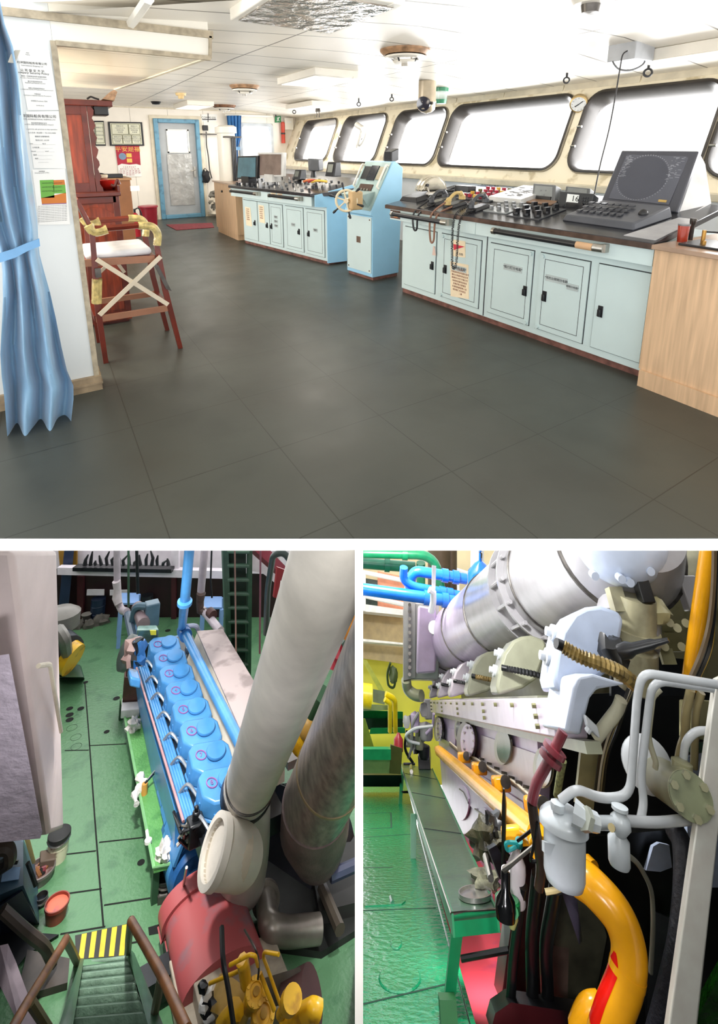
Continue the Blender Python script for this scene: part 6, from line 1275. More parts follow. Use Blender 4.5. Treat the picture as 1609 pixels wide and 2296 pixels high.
for pts, nm in ((((176, 2165), (180, 2150), (150, 2310), (128, 2310)), 'stringer'), (((284, 2128), (293, 2140), (358, 2310), (335, 2310)), 'stringer')):
    P = [Ed(x, y, std(y)-.06) for x, y in pts]; part(st, nm, MB().prism(P, UL*.03), sgd)
ra = mat('rail_green_brown', '#75603c', .4, var=.2)
def rail5(pts, dd, post): 
    P = [Ed(x, y, d) for x, y, d in pts]; part(st, 'hand_rail', MB().tube(fil(P, .08), .028, 10), rust, smooth=60); 
    for q in post: part(st, 'post', MB().tube([Ed(*p) for p in q], .028, 8), mat('post_olive', '#5f5a3c', .4))
rail5(((147, 2108, 3.65), (112, 2165, 3.4), (60, 2250, 3.0), (20, 2320, 2.75)), 0, (((147, 2106, 3.65), (160, 2130, 3.9), (174, 2160, d0)), ((68, 2245, 3.05), (110, 2310, 3.3))))
rail5(((294, 2066, 3.6), (320, 2110, 3.4), (365, 2190, 3.05), (420, 2310, 2.7)), 0, (((293, 2066, 3.6), (289, 2100, 3.9), (287, 2132, d0)), ((362, 2190, 3.1), (343, 2290, 3.4))))
# dark things left of the stairs
bc = T5('blue_locker', 'blue steel locker with yellow slats lying at the lower left edge', 'locker', E(40, 2060)); bq = [E(-60, 2110), E(88, 2072), E(84, 1955), E(-60, 1960)]; top = [E(-60, 2030, .55), E(52, 1985, .55), E(52, 1880, .55), E(-60, 1890, .55)]
part(bc, 'body', MB().hexa(bq, top), mat('locker_blue', '#3c5668', .4, var=.12)); part(bc, 'front_panel', MB().prism([E(-20, 2040, .5), E(50, 1993, .5), E(86, 2066, .05), E(-20, 2100, .05)], Y*-.02), mat('locker_navy', '#171c30', .4))
part(bc, 'yellow_slat', MB().prism([Ed(x, y, LL.depth(top[2])-.02) for x, y in ((54, 1880), (64, 1878), (79, 1935), (72, 1938))], Z*.02), mat('slat_tan', '#8f8556', .5)); part(bc, 'handle', MB().tube([E(62, 1935, .6), E(80, 1985, .4)], .02, 6), dsteel)
part(bc, 'paper', MB().prism([E(2, 1978, .56), E(42, 1972, .56), E(46, 1945, .56), E(8, 1946, .56)], Z*.004), mat('paper_blue', '#7fa0c4', .7))
S5('wrench', 'dark ring spanner lying on the blue locker', 'spanner', MB().tube([E(20, 1935, .58), E(40, 1933, .58)], .014, 6), dsteel)
S5('hand_wheel_frame', 'dark bent frame on top of the blue locker at the left edge', 'frame', MB().tube(fil([E(-10, 1905, .9), E(22, 1900, .9), E(24, 1930, .8), E(-5, 1950, .6)], .08), .05, 8), mat('frame_brown', '#4a4038', .5))
S5('lean_beam', 'pale grey beam leaning at the bottom left corner', 'beam', MB().prism([Ed(0, 2120, 3.6), Ed(18, 2160, 3.6), Ed(70, 2310, 3.2), Ed(48, 2310, 3.2), Ed(-5, 2200, 3.5)], UL*.05), mat('beam_grey', '#8d8088', .6))
t = T5('floor_plate', 'dark loose steel plate left of the stairs', 'plate', E(95, 2200)); q = [E(35, 2255), E(150, 2220), E(155, 2165), E(60, 2145)]; part(t, 'plate', MB().hexa(q, [p+Z*.05 for p in q]), mat('plate_brown', '#3d3530', .5, var=.3, sc=5)); 
S5('dark_grating', 'dark grating under the blue locker', 'grating', MB().hexa([E(-60, 2300), E(60, 2140), E(132, 2095), E(-60, 2080)], [E(-60, 2300, .03), E(60, 2140, .03), E(132, 2095, .03), E(-60, 2080, .03)]), mat('grating_dark', '#14161a', .6))
S5('handle_ring', 'dark bent pipe with a ring left of the stairs', 'pipe', MB().tube(fil([E(5, 2040, .8), E(60, 2090, .6), E(100, 2120, .4), E(118, 2160, .1)], .1), .04, 8), mat('pipe_umber', '#3f3630', .5))
# red flywheel casing
fl = T5('flywheel_casing', 'dusty red half-round flywheel casing in front of the engine', 'casing', E(470, 2150)); redp = mat('casing_red', '#9c4a4c', .45, var=.15, sc=4, dirt='#8a5f66')
cL, cR = E(383, 2100, .35), E(590, 2090, .35); rr = (cR.x-cL.x)/2; cx_ = (cL.x+cR.x)/2
nY = E(405, 2238, .3).y; fY = E(385, 2052, .3).y; half = [(math.cos(a*math.pi/20-.15), math.sin(a*math.pi/20-.15)) for a in range(24)]
half = [(1, -.36)]+half+[(-1, -.36)]; mb = MB().prism([V((cx_+rr*x, nY, .22+rr*.55*y)) for x, y in half], Y*(fY-nY)); part(fl, 'drum', mb, redp, smooth=50)
mb = MB().prism([V((cx_+rr*1.09*x, fY-.02, .22+rr*.62*y)) for x, y in half[10:]], Y*.16); part(fl, 'strap', mb, mat('casing_red', '#9c4a4c'), smooth=50)
part(fl, 'bed', MB().box(cL.x+.02, nY+.02, 0, cR.x-.02, fY+.1, .1), edark)
part(fl, 'bracket', MB().obox(V((cL.x-.12, fY-.25, .12)), X*.12, Y*.09, Z*.08), edark)
# silver elbow
t = T5('exhaust_elbow', 'bare silver-grey pipe elbow with a flange in the dark right of the red casing', 'pipe', Ed(620, 2090, 4.6)); se = mat('elbow_silver', '#8f877e', .35, .5, var=.15, sc=6)
P = [Ed(596, 2020, 4.66), Ed(604, 2080, 4.3), Ed(640, 2090, 4.32), Ed(715, 2082, 4.42)]; re_ = LL.sz(25, P[1]); part(t, 'elbow', MB().tube(fil(P, .12), re_, 20), se, smooth=60); fx_ = (P[0]-P[1]).normalized(); part(t, 'flange', MB().cyl(P[0], P[0]+fx_*.05, re_*1.35, n=28), se); part(t, 'base_casing', MB().obox(Ed(640, 2110, 4.9), UL*.5, DL*.3, Z*.12), mat('base_umber', '#3f3a34', .5), bevel=.03)
# yellow compressor
yc = T5('yellow_compressor', 'yellow compressor with flanged heads on a cream bed at the bottom edge', 'compressor', E(560, 2280)); crm = mat('bed_cream', '#b5aa98', .6, var=.2, sc=6)
part(yc, 'bed', MB().obox(Ed(520, 2235, 3.95), UL*.42, DL*.28, Z*.1), crm, bevel=.01); part(yc, 'bed_block', MB().obox(Ed(470, 2275, 3.8), UL*.11, DL*.2, Z*.16), crm, bevel=.01); part(yc, 'grey_plate', MB().prism([Ed(585, 2195, 3.75), Ed(672, 2168, 3.75), Ed(688, 2215, 3.75), Ed(603, 2238, 3.75)], Z*-.06), mat('plate_stone', '#7d7872', .6, var=.12, sc=8))
part(yc, 'tank', MB().cyl(Ed(530, 2215, 3.75), Ed(500, 2300, 3.6), .15, n=24), mat('tank_tan', '#b08c3c', .4, var=.2)); 
for x, y, r_ in ((573, 2225, 23), (590, 2275, 25)):
    h = Ed(x, y, 3.45); nn = vdir(LL, x, y, 8, 12); q = LL.sz(r_, h); hd_ = part(yc, 'cylinder_head', MB().lathe([(q*.7, -.25), (q*.7, -.05), (q, -.05), (q, .02), (q*.62, .02), (q*.58, .0), (.001, .0)], h, nn, 28), ybr)
    o_ = nn.orthogonal().normalized(); w_ = nn.cross(o_)
    for k in range(8): part(yc, 'head_bolt', MB().cyl(h+(o_*math.cos(k*.785)+w_*math.sin(k*.785))*q*.83+nn*.02, h+(o_*math.cos(k*.785)+w_*math.sin(k*.785))*q*.83+nn*.035, .012, n=6), ybr, hd_)
    part(yc, 'head_core', MB().lathe([(q*.3, .0), (q*.3, .03), (.001, .03)], h, nn, 16), mat('core_brass', '#a07a2c', .3, .4), hd_)
def yp(pts, r, m=None): part(yc, 'pipe', MB().tube(fil([Ed(*p) for p in pts], .05), r, 8), m or ybr, smooth=60)
yp(((552, 2205, 3.5), (545, 2160, 3.4), (541, 2152, 3.4)), .04); yp(((515, 2164, 3.4), (560, 2140, 3.35), (572, 2143, 3.35), (578, 2165, 3.4)), .012); yp(((615, 2265, 3.4), (583, 2182, 3.45)), .014); yp(((630, 2258, 3.4), (600, 2172, 3.4), (590, 2146, 3.35), (592, 2134, 3.35), (625, 2140, 3.3)), .011); yp(((628, 2275, 3.3), (650, 2245, 3.2)), .03); part(yc, 'knob', MB().cyl(Ed(648, 2248, 3.2), Ed(656, 2238, 3.15), .06, n=18), ybr)
yp(((640, 2300, 3.3), (680, 2275, 3.25), (705, 2262, 3.2), (716, 2268, 3.2)), .055); yp(((500, 2300, 3.5), (520, 2278, 3.45), (530, 2262, 3.45)), .06); yp(((470, 2205, 3.6), (540, 2175, 3.5)), .012)
part(yc, 'motor', MB().cyl(Ed(650, 2262, 3.7), Ed(700, 2235, 3.7), .16, n=20), mat('motor_umber', '#4a3030', .5)); part(yc, 'wiring', MB().tube(catm([Ed(497, 2080, 3.6), Ed(500, 2150, 3.4), Ed(512, 2220, 3.3), Ed(525, 2310, 3.2)]), .018, 6), edark); part(yc, 'wiring', MB().tube(catm([Ed(548, 2085, 3.6), Ed(575, 2135, 3.4), Ed(580, 2170, 3.4), Ed(578, 2195, 3.4)]), .007, 6), dsteel)
for k in range(6): part(yc, 'rag_bit', MB().blob(Ed(456+7*(k % 3), 2215+13*k, 3.6), .04, .04, .03, k, .5, 8), (edark, paper)[k % 2])
# ================================================================ ENGINE SIDE (right compartment)
def G(x, y, z=0): return LR.on(x, y, 'z', z)
def K(x, y, d): return LR.dp(x, y, d)
def SX(x, y, X_=1.3): return LR.on(x, y, 'x', X_)
def T6(name, label, cat, base, group=None): return thing(name, label, cat, base, LR, group)
def S6(name, label, cat, mb, m, **k): return single(name, label, cat, mb, m, LR, **k)
def down(x, y, el=20):
    v = (LR.A @ V((x-PX, y-PY, F))).normalized(); e = LR.A @ V((0, 1, 0)); e = (e-v*e.dot(v)).normalized(); a = math.radians(el); return e*math.cos(a)+v*math.sin(a)
def pipe6(root, name, pts, rp, m, fr_=.1, n=10, par=None, mid=None, fill=True):
    P = [K(*p) for p in pts]; q = P[len(P)//2]; r = LR.sz(rp, q)
    return part(root, name, MB().tube(fil(P, fr_) if fill else catm(P), r, n), m, par, smooth=60)
def pxell(cx, cy, rx, ry, f, n=28): return [f(cx+rx*math.cos(2*math.pi*k/n), cy+ry*math.sin(2*math.pi*k/n)) for k in range(n)]
ggreen = mat('bright_green_deck', '#078555', .22, var=.12, sc=2.5, dirt='#1a8a58', bump=.7, bsc=14)
lilac = mat('engine_lilac', '#b9a8c6', .3, var=.08, sc=3); egrey = mat('engine_grey', '#9d9b9d', .25, var=.06, sc=4); olive = mat('engine_olive', '#8d8f78', .3, var=.12, sc=4)
lbl = mat('engine_pale_blue', '#c6d0e2', .25, var=.05, sc=4); wpipe = mat('white_pipe', '#c6cacd', .25, var=.06, sc=6); yel = mat('pipe_yellow', '#efa714', .22, var=.06, sc=4, bump=.1, bsc=8)
blk = mat('pitch_black', '#08090a', .35, var=.2, sc=9); bluep = mat('pipe_blue', '#1260bc', .25, var=.08); greenp = mat('pipe_green', '#0d6a46', .3, var=.12)
yw = mat('yellow_wall', '#d9d33f', .5, var=.08, sc=1); creamw = mat('cream_wall', '#cdbd94', .5, var=.08, sc=1); oliv2 = mat('olive_casing', '#a59f78', .35, var=.18, sc=3, dirt='#8a845c')
# floor, bilge, far wall
mb = MB(); fl_ = [G(700, 2420), G(1084, 2420), G(934, 1850), G(905, 1733), G(700, 1733)]; mb.prism([p-Z*.03 for p in fl_], Z*.03)
def gl(pts, w=.012, z=.0015, mi=1):
    for i in range(len(pts)-1):
        a, b = G(*pts[i]), G(*pts[i+1]); d = (b-a).normalized(); n = V((-d.y, d.x, 0))*w; mb.add([a-n+Z*z, b-n+Z*z, b+n+Z*z, a+n+Z*z], [[0, 1, 2, 3]], mi)
for l in (((814, 1878), (922, 1870)), ((814, 1946), (880, 1945)), ((814, 2042), (976, 2036)), ((814, 2252), (1004, 2206)), ((814, 1824), (876, 1822), (877, 1856), (830, 1858))): gl(l)
struct('floor_engine', mb, [ggreen, mat('seam_green', '#0a3d28', .7)], LR)
def ring_on_floor(cx, cy, rx, ry, w=.9, z=.006):
    a = pxell(cx, cy, rx, ry, G); c_ = sum(a, V())/len(a); n = len(a); b = [c_+(p-c_)*w for p in a]; return MB().add([p+Z*z for p in a]+[p+Z*(z+.006) for p in b]+[c_+Z*(z+.006)], [[i, (i+1) % n, n+(i+1) % n, n+i] for i in range(n)]+[[n+i, n+(i+1) % n, 2*n] for i in range(n)])
S6('manhole_lid', 'large round lid with a lifted edge in the bright green floor', 'lid', ring_on_floor(896, 2195, 48, 34, .93, .002), ggreen, smooth=4)
S6('plug_lid', 'small round plug in the bright green floor behind the round lid', 'lid', ring_on_floor(888, 2116, 13, 14, .85, .002), ggreen, smooth=4)
t = T6('access_plate', 'flat rectangular access plate with rounded end in the green floor beside the bench', 'plate', G(860, 2015)); part(t, 'plate', MB().prism([G(*p) for p in ((818, 2008), (890, 2002), (908, 2005), (909, 2022), (900, 2030), (818, 2034))], Z*.01), ggreen)
part(t, 'handle', MB().tube([G(876, 2012, .015), G(880, 2025, .015)], .02, 6), greenp)
mb = MB(); bl = [G(1066, 2420), G(1300, 2420), G(1190, 1850), G(944, 1850)]; mb.prism([p-Z*.12 for p in bl], Z*.02); struct('floor_bilge', mb, mat('bilge_red', '#d8404f', .4, var=.08, sc=3, dirt='#c83c58'), LR)
a0, a1 = G(1086, 2420), G(936, 1850)
mb = MB().hexa([a0-Z*.12, a1-Z*.12, a1-Z*.12+X*.04, a0-Z*.12+X*.04], [a0+Z*.02, a1+Z*.02, a1+Z*.02+X*.03, a0+Z*.02+X*.03]); struct('trim_13', mb, ggreen, LR)
YF = 20.0
def FW(x, y, off=0): return LR.on(x, y, 'y', YF-off)
struct('wall_forward', MB().prism([FW(760, 1760), FW(1640, 1760), FW(1640, 700), FW(760, 700)], Y*.1), yw, LR)
mb = MB(); mb.prism([FW(760, 1470, .05), FW(1640, 1470, .05), FW(1640, 1150, .05), FW(760, 1150, .05)], Y*-.05); struct('trim_14', mb, creamw, LR)
def bx6(name, label, cat, pts, off, th_, m): return S6(name, label, cat, MB().prism([FW(x, y, off) for x, y in pts], Y*-th_), m)
mb = MB()
for pts in (((790, 1357), (908, 1374), (908, 1386), (790, 1374)), ((790, 1434), (908, 1446), (908, 1450), (790, 1440))): mb.prism([FW(x, y, 1.6) for x, y in pts], Y*-.6)
struct('trim_15', mb, mat('beam_white', '#e6e4dc', .4), LR)
mb = MB().prism([FW(x, y, 1.2) for x, y in ((790, 1374), (908, 1386), (908, 1446), (790, 1436))], Y*-.1).prism([FW(x, y, 1.2) for x, y in ((790, 1446), (908, 1452), (905, 1490), (870, 1484), (790, 1474))], Y*-.1); struct('trim_16', mb, mat('beam_tan', '#b59c66', .4, var=.08), LR)
t = T6('guard_rail', 'white guard rail along the upper deck behind the blue pipes', 'railing', FW(860, 1360, 2.2))
for a, b in (((790, 1278), (905, 1302)), ((790, 1330), (915, 1358)), ((905, 1240), (1060, 1290))): part(t, 'rail', MB().tube([FW(*a, 2.2), FW(*b, 2.2)], .06, 8), paper)
for x, y0, y1 in ((816, 1280, 1370), (910, 1303, 1360), (1026, 1275, 1340)): part(t, 'post', MB().tube([FW(x, y0, 2.2), FW(x, y1, 2.2)], .05, 8), paper)
bx6('orange_panel', 'salmon-coloured machine panel behind the guard rail', 'panel', ((846, 1283), (905, 1296), (906, 1374), (846, 1362)), 1.4, .2, mat('salmon', '#d98d6a', .5))
bx6('dark_machine', 'dark machine left of the salmon panel', 'machine', ((818, 1300), (846, 1305), (846, 1370), (818, 1360)), 1.4, .3, mat('machine_black_green', '#22352a', .5, var=.3, sc=6))
S6('white_column', 'tall white column behind the blue tank at the top', 'column', MB().cyl(K(1070, 1216, 11), K(1068, 1330, 11), .14, n=16), mat('beam_white', '#e6e4dc'))
S6('dark_column', 'dark vertical pipes behind the guard rail, left of the white column', 'column', MB().cyl(K(985, 1216, 13), K(985, 1330, 13), .3, n=12).cyl(K(1010, 1216, 13), K(1010, 1330, 13), .16, n=12), mat('dark_umber', '#4a3e2c', .5))
def run(name, label, pts, rp, m, flanges=(), fr_=.25):
    P = [K(*p) for p in pts]; r = LR.sz(rp, P[0]); t = T6(name, label, 'pipe', P[0]); part(t, 'pipe', MB().tube(fil(P, fr_, 6), r, 14), m, smooth=60)
    for i, f in flanges:
        a = P[i].lerp(P[i+1], f); d = (P[i+1]-P[i]).normalized(); part(t, 'flange', MB().cyl(a-d*.06, a+d*.06, r*1.25, n=18), m)
    return t
run('green_pipe', 'upper dark green pipe bending down behind the blue pipes', ((805, 1240, 11.5), (975, 1244, 11.5), (990, 1330, 11.5)), 10, greenp, ((0, .6),), .8)
run('green_pipe', 'lower dark green pipe with a flange, behind the guard rail', ((805, 1262, 12), (930, 1272, 12)), 11, mat('pipe_green_dark', '#0f5a43', .3), ((0, .5),))
run('green_pipe', 'short green standing pipe between the two bent blue pipes', ((943, 1262, 11.8), (943, 1320, 11.8)), 10, greenp, ())
run('blue_pipe', 'long straight blue pipe crossing from the left edge', ((805, 1320, 9.8), (1045, 1352, 9.8)), 12, bluep, ((0, .63), (0, .8)))
run('blue_pipe', 'upper bent blue pipe running to the blue tank', ((918, 1318, 10.3), (925, 1279, 10.3), (1045, 1298, 10.3)), 11, bluep, ((1, .6), (1, .8)), .6)
run('blue_pipe', 'lower bent blue pipe with an open upper bend', ((905, 1272, 10.0), (903, 1300, 10.0), (925, 1315, 10.0), (1035, 1336, 10.0)), 9, bluep, ((2, .6), (2, .75)), .4)
c_ = K(1076, 1285, 10.6); t = T6('blue_tank', 'blue pressure tank with a conical top behind the blue pipes', 'tank', K(1076, 1345, 10.6)); dn = -(K(1076, 1345, 10.6)-K(1076, 1275, 10.6)).normalized(); r = LR.sz(27, c_); part(t, 'shell', MB().lathe([(r, -.9), (r, 0), (r*.5, .18), (r*.12, .26), (r*.1, .5), (.001, .5)], K(1076, 1285, 10.6), dn, 24), bluep); part(t, 'hook', MB().tube([K(1077, 1250, 10.6), K(1078, 1240, 10.6), K(1074, 1236, 10.6)], .03, 7), steel)
t = T6('strap_bracket', 'white flat bracket holding the blue pipes', 'bracket', K(972, 1340, 9.6)); part(t, 'strap', MB().prism([K(x, y, 9.6) for x, y in ((968, 1268), (977, 1270), (975, 1330), (967, 1328))], Y*-.05), wpipe); part(t, 'clamp', MB().tube([K(x, y, 9.5) for x, y in ((962, 1322), (971, 1328), (971, 1350), (966, 1372))], .06, 8), wpipe)
# cooler box
t = T6('charge_cooler', 'tall lilac-grey cooler box with bolted flange at the far end of the grey engine', 'cooler', K(945, 1525, 11.5)); fq = [K(x, y, d) for x, y, d in ((906, 1524, 11.3), (984, 1524, 11.0), (984, 1350, 11.0), (906, 1352, 11.3))]; part(t, 'box', MB().prism(fq, Y*.9), egrey, bevel=.03)
part(t, 'flange', MB().prism([K(x, y, d) for x, y, d in ((904, 1526, 11.2), (930, 1520, 11.2), (930, 1348, 11.2), (904, 1346, 11.2))], Y*-.08), egrey)
part(t, 'recess', MB().prism([K(x, y, 10.9) for x, y in ((932, 1512), (976, 1508), (980, 1410), (976, 1366), (936, 1358))], Y*-.12), lilac, bevel=.05)
for k in range(11): part(t, 'bolt', MB().cyl(K(918, 1356+15.6*k, 11.1), K(918, 1356+15.6*k, 11.02), .035, n=8), dsteel)
part(t, 'handwheel', MB().lathe([(.14, 0), (.12, .08), (.001, .1)], K(975, 1408, 10.7), vdir(LR, 975, 1408, -30, 10), 16), wpipe); part(t, 'drain_bend', MB().tube(catm([K(910, 1524, 11.2), K(914, 1545, 11.2), K(930, 1558, 11.1), K(945, 1560, 11)]), LR.sz(11, K(914, 1545, 11.2)), 12), olive, smooth=60)
# engine block
en6 = T6('grey_engine', 'big grey and lilac marine engine seen along its side, with a row of humped covers', 'engine', V((1.6, 9, 0)))
def Yd(x): return None
XB = 1.2; near = SX(1245, 1650, XB).y; far = SX(965, 1592, XB).y
zb0, zb1 = SX(1100, 1625, XB).z, SX(1100, 1567, XB).z
mb = MB().box(XB, near, zb0, 1.42, far, zb1); part(en6, 'rocker_beam', mb, mat('beam_lilac', '#c3b7c8', .25, var=.06, sc=3), bevel=.012)
part(en6, 'beam_end', MB().obox(SX(955, 1590, XB)+V((.05, .1, 0)), X*.1, Y*.25, Z*.2), egrey, bevel=.03)
for k in range(13):
    f = (k+.5)/13; y = far+(near-far)*(1-(1-f)**1.0)
    for z in ((zb1-.045,) if k % 3 else (zb1-.045, (zb0+zb1)/2, zb0+.05)): part(en6, 'beam_bolt', MB().cyl(V((XB-.001, y, z)), V((XB-.03, y, z)), .016, n=6), mat('bolt_olive', '#74744e', .4))
ya, yb_ = SX(1222, 1740, 1.36).y, SX(1212, 2050, 1.36).y; zt6 = zb0+.05; part(en6, 'crankcase', MB().hexa([(1.36, yb_, -.1), (1.5, yb_, -.1), (1.5, far+.3, -.1), (1.36, far+.3, -.1)], [(1.36, ya, zt6), (1.5, ya, zt6), (1.5, far+.3, zt6), (1.36, far+.3, zt6)]), lilac)
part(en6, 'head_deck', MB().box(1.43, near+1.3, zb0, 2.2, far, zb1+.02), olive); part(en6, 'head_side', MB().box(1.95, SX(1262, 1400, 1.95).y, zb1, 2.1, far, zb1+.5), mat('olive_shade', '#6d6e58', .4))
# olive channel under the beam
part(en6, 'beam_channel', MB().box(1.3, near-.3, zb0-.06, 1.4, far, zb0-.0), olive)
# humped covers
prof_px = [(1240, 1521), (1247, 1470), (1260, 1414), (1287, 1374), (1313, 1361), (1345, 1357), (1388, 1371), (1399, 1390), (1390, 1440), (1372, 1500), (1330, 1530), (1248, 1552)]
YN = LR.on(1240, 1540, 'x', 1.2).y
prof = [LR.on(x, y, 'y', YN) for x, y in prof_px]
yfar = LR.on(962, 1552, 'x', 1.2).y
dk = (yfar-YN)/5
hr = mat('ribbed_hose', '#191a1c', .3, var=.2); hr2 = mat('ribbed_hose_brass', '#8a7440', .35, .4, var=.3, sc=20)
def ribbed(root, pts, r, m, par=None):
    P = catm(pts, 10); n = len(P); part(root, 'ribbed_hose', MB().tube(P, [r*(1 if i % 2 else .8) for i in range(n)], 9), m, par, smooth=20)
for k in range(6):
    y = YN+dk*k; mm = (lbl, olive, olive, lilac, lilac, lilac)[k]
    h = part(en6, 'valve_cover', MB().prism([V((p.x, y, p.z)) for p in prof], Y*(.42 if k < 5 else .35)), [mat('cover_blue_grey', '#bac6dc', .25, var=.05), mat('cover_olive_grey', '#94957f', .28, var=.1, sc=4), mat('cover_olive_grey', '#94957f'), mat('cover_mauve', '#a79fa8', .28, var=.06), mat('cover_mauve', '#a79fa8'), mat('cover_mauve', '#a79fa8')][k], bevel=.03, smooth=35)
    for p, q in ((prof[1], .5), (prof[2], .8)):
        b = V((p.x-.0, y+.2, p.z)); part(en6, 'cover_knob', MB().lathe([(.055, -.02), (.055, .03), (.03, .035), (.03, .07), (.001, .075)], b, V((-1, -.1, .25)), 12), wpipe, h)
    if k:
        p0 = V((prof[1].x+.02, y-.05, prof[1].z+.02)); part(en6, 'hose_end', MB().cyl(p0, p0+V((.05, -.02, -.01)), .028, n=10), blk, h); ribbed(en6, [p0+V((.05, -.02, -.01)), p0+V((.16, -.08, -.03)), p0+V((.32, -.1, -.06)), p0+V((.48, -.05, -.1))], .03, hr2 if k == 2 else hr, h)
# exhaust manifold
P0, P2 = K(975, 1455, 13.5), K(1385, 1212, 4.44); ax = (P2-P0); u_ = ax.normalized(); rm = LR.sz(46, P0)
segs = [0, .2, .42, .62, .86, 1.0]
mcol = [lilac, lilac, mat('manifold_lilac', '#b5aac2', .25, var=.05), egrey, egrey]
for i in range(5): 
    a, b = P0+ax*segs[i], P0+ax*segs[i+1]; part(en6, 'manifold_section', MB().cyl(a, b, rm, n=44), mcol[i], smooth=60); part(en6, 'manifold_joint', MB().lathe([(rm*1.0, -.02), (rm*1.03, -.015), (rm*1.03, .015), (rm, .02)], b, u_, 44), dsteel)
part(en6, 'manifold_flange', MB().lathe([(rm, -.05), (rm*1.14, -.05), (rm*1.14, -.0), (rm, 0)], P0+ax*.8, u_, 44), egrey); part(en6, 'manifold_flange', MB().lathe([(rm, -.05), (rm*1.14, -.05), (rm*1.14, -.0), (rm, 0)], P0+ax*.84, u_, 44), egrey)
o_ = u_.orthogonal().normalized(); w_ = u_.cross(o_)
for k in range(16): a = k*math.pi/8; d = o_*math.cos(a)+w_*math.sin(a); part(en6, 'flange_bolt', MB().cyl(P0+ax*.79+d*rm*1.08, P0+ax*.85+d*rm*1.08, .022, n=8), egrey)
part(en6, 'manifold_end', MB().cyl(P2, P2+u_*.5, rm, rm*.6, n=44), egrey, smooth=60)
dc_ = K(1386, 1206, 4.15); rd = LR.sz(96, dc_); nd_ = vdir(LR, 1390, 1200, 10, -35); part(en6, 'manifold_dome', MB().ball(dc_, rd, 40, ax=nd_), lbl, smooth=60); 
part(en6, 'dome_seam', MB().lathe([(rd*1.0, -.03), (rd*1.02, -.02), (rd*1.02, .02), (rd*1.0, .03)], dc_-nd_*.03, nd_, 44), egrey)
for x, y in ((1327, 1285), (1386, 1292), (1405, 1300), (1450, 1275)): q = K(x, y, 3.85); part(en6, 'dome_bolt', MB().cyl(q, q+nd_*-.0+V((0, -.05, -.03)), .03, n=12), lbl)
for k in range(6):
    y = YN+dk*k; b0 = V((prof[6].x+.12, y+.3, prof[6].z-.12)); tt = (b0-P0).dot(u_); a0 = P0+u_*min(max(tt+.35, 0), ax.length*.97); part(en6, 'exhaust_branch', MB().tube(catm([a0, (a0+b0)/2+X*.12, b0]), [rm*.62]*6+[rm*.42]*7, 20), (egrey, egrey, lilac, lilac, lilac, lilac)[k], smooth=60)
# near hood
R_ = [K(x, y, 3.3) for x, y in ((1268, 1643), (1303, 1649), (1324, 1566), (1340, 1545), (1407, 1534), (1330, 1511), (1297, 1518), (1287, 1542))]; vv = K(1212, 1630, 3.62)-K(1268, 1643, 3.3)
part(en6, 'end_hood', MB().prism(R_, vv), lbl, bevel=.02)
ribbed(en6, [K(x, y, d) for x, y, d in ((1262, 1450, 3.3), (1300, 1472, 3.25), (1345, 1488, 3.2), (1390, 1508, 3.2), (1430, 1540, 3.25))], .045, hr2); part(en6, 'hose_end', MB().cyl(K(1246, 1442, 3.3), K(1264, 1450, 3.3), .032, n=12), blk)
part(en6, 'nozzle', MB().lathe([(.045, 0), (.05, .06), (.034, .1), (.03, .22), (.02, .25), (.014, .33), (.001, .33)], K(1388, 1462, 3.4), (K(1485, 1438, 3.3)-K(1388, 1462, 3.4)), 16), hr); part(en6, 'oily_joint', MB().blob(K(1372, 1470, 3.45), .09, .1, .12, 3, .3), blk)
# side plates, oval hatches, tray, cables
XS = 1.355
for pts, m in ((((1080, 1648), (1210, 1692), (1210, 1772), (1080, 1722)), mat('plate_grey_lilac', '#b3abb2', .3, var=.06)), (((1006, 1632), (1022, 1636), (1022, 1672), (1006, 1664)), lilac), (((1005, 1690), (1175, 1800), (1200, 1940), (1005, 1760)), mat('plate_mauve', '#b09fbb', .3, var=.06))):
    part(en6, 'side_plate', MB().prism([SX(x, y, XS) for x, y in pts], X*-.015), m)
part(en6, 'cable_tray', MB().prism([SX(x, y, XS-.02) for x, y in ((985, 1658), (1235, 1812), (1235, 1802), (985, 1650))], X*-.03), olive)
hb = mat('hatch_glass', '#5b5f5a', .15, var=.3, sc=8)
for cx, cy, rx, ry, m, big in ((987, 1634, 8, 28, lilac, 1), (1029, 1637, 7, 25, hb, 0), (1052, 1661, 18, 42, lilac, 1), (1131, 1675, 18, 40, hb, 0), (1222, 1722, 20, 46, hb, 0)):
    f = lambda x, y: SX(x, y, XS-.012)
    hh = part(en6, 'hatch_rim', MB().prism(pxell(cx, cy, rx, ry, f), X*(-.08 if big else -.03)), olive if not big else mat('hatch_dark_rim', '#5c5648', .4))
    f2 = lambda x, y: SX(x, y, XS-.012-(.08 if big else .03)); part(en6, 'hatch_cover', MB().prism(pxell(cx-(3 if big else 0), cy, rx*.86, ry*.9, f2), X*-.012), m, hh)
    if big:
        for k in range(10): a = k*.628; part(en6, 'hatch_bolt', MB().cyl(SX(cx-3+rx*.66*math.cos(a), cy+ry*.74*math.sin(a), XS-.104), SX(cx-3+rx*.66*math.cos(a), cy+ry*.74*math.sin(a), XS-.125), .014, n=6), dsteel, hh)
for k in range(3): 
    o = k*3; part(en6, 'cable', MB().tube(catm([SX(x, y+o, XS-.06) for x, y in ((1008, 1664), (1040, 1690), (1062, 1698), (1110, 1730), (1150, 1752), (1190, 1785), (1230, 1805))]), .013, 6), (mat('cable_cream', '#c9bfa8', .5), mat('cable_brown', '#6d5b44', .5), edark)[k])
for k in range(8): q = SX(1085+17*k, 1703+10.5*k, XS-.02); part(en6, 'stud', MB().cyl(q, q+V((-.06, 0, .01)), .012, n=6), dsteel)
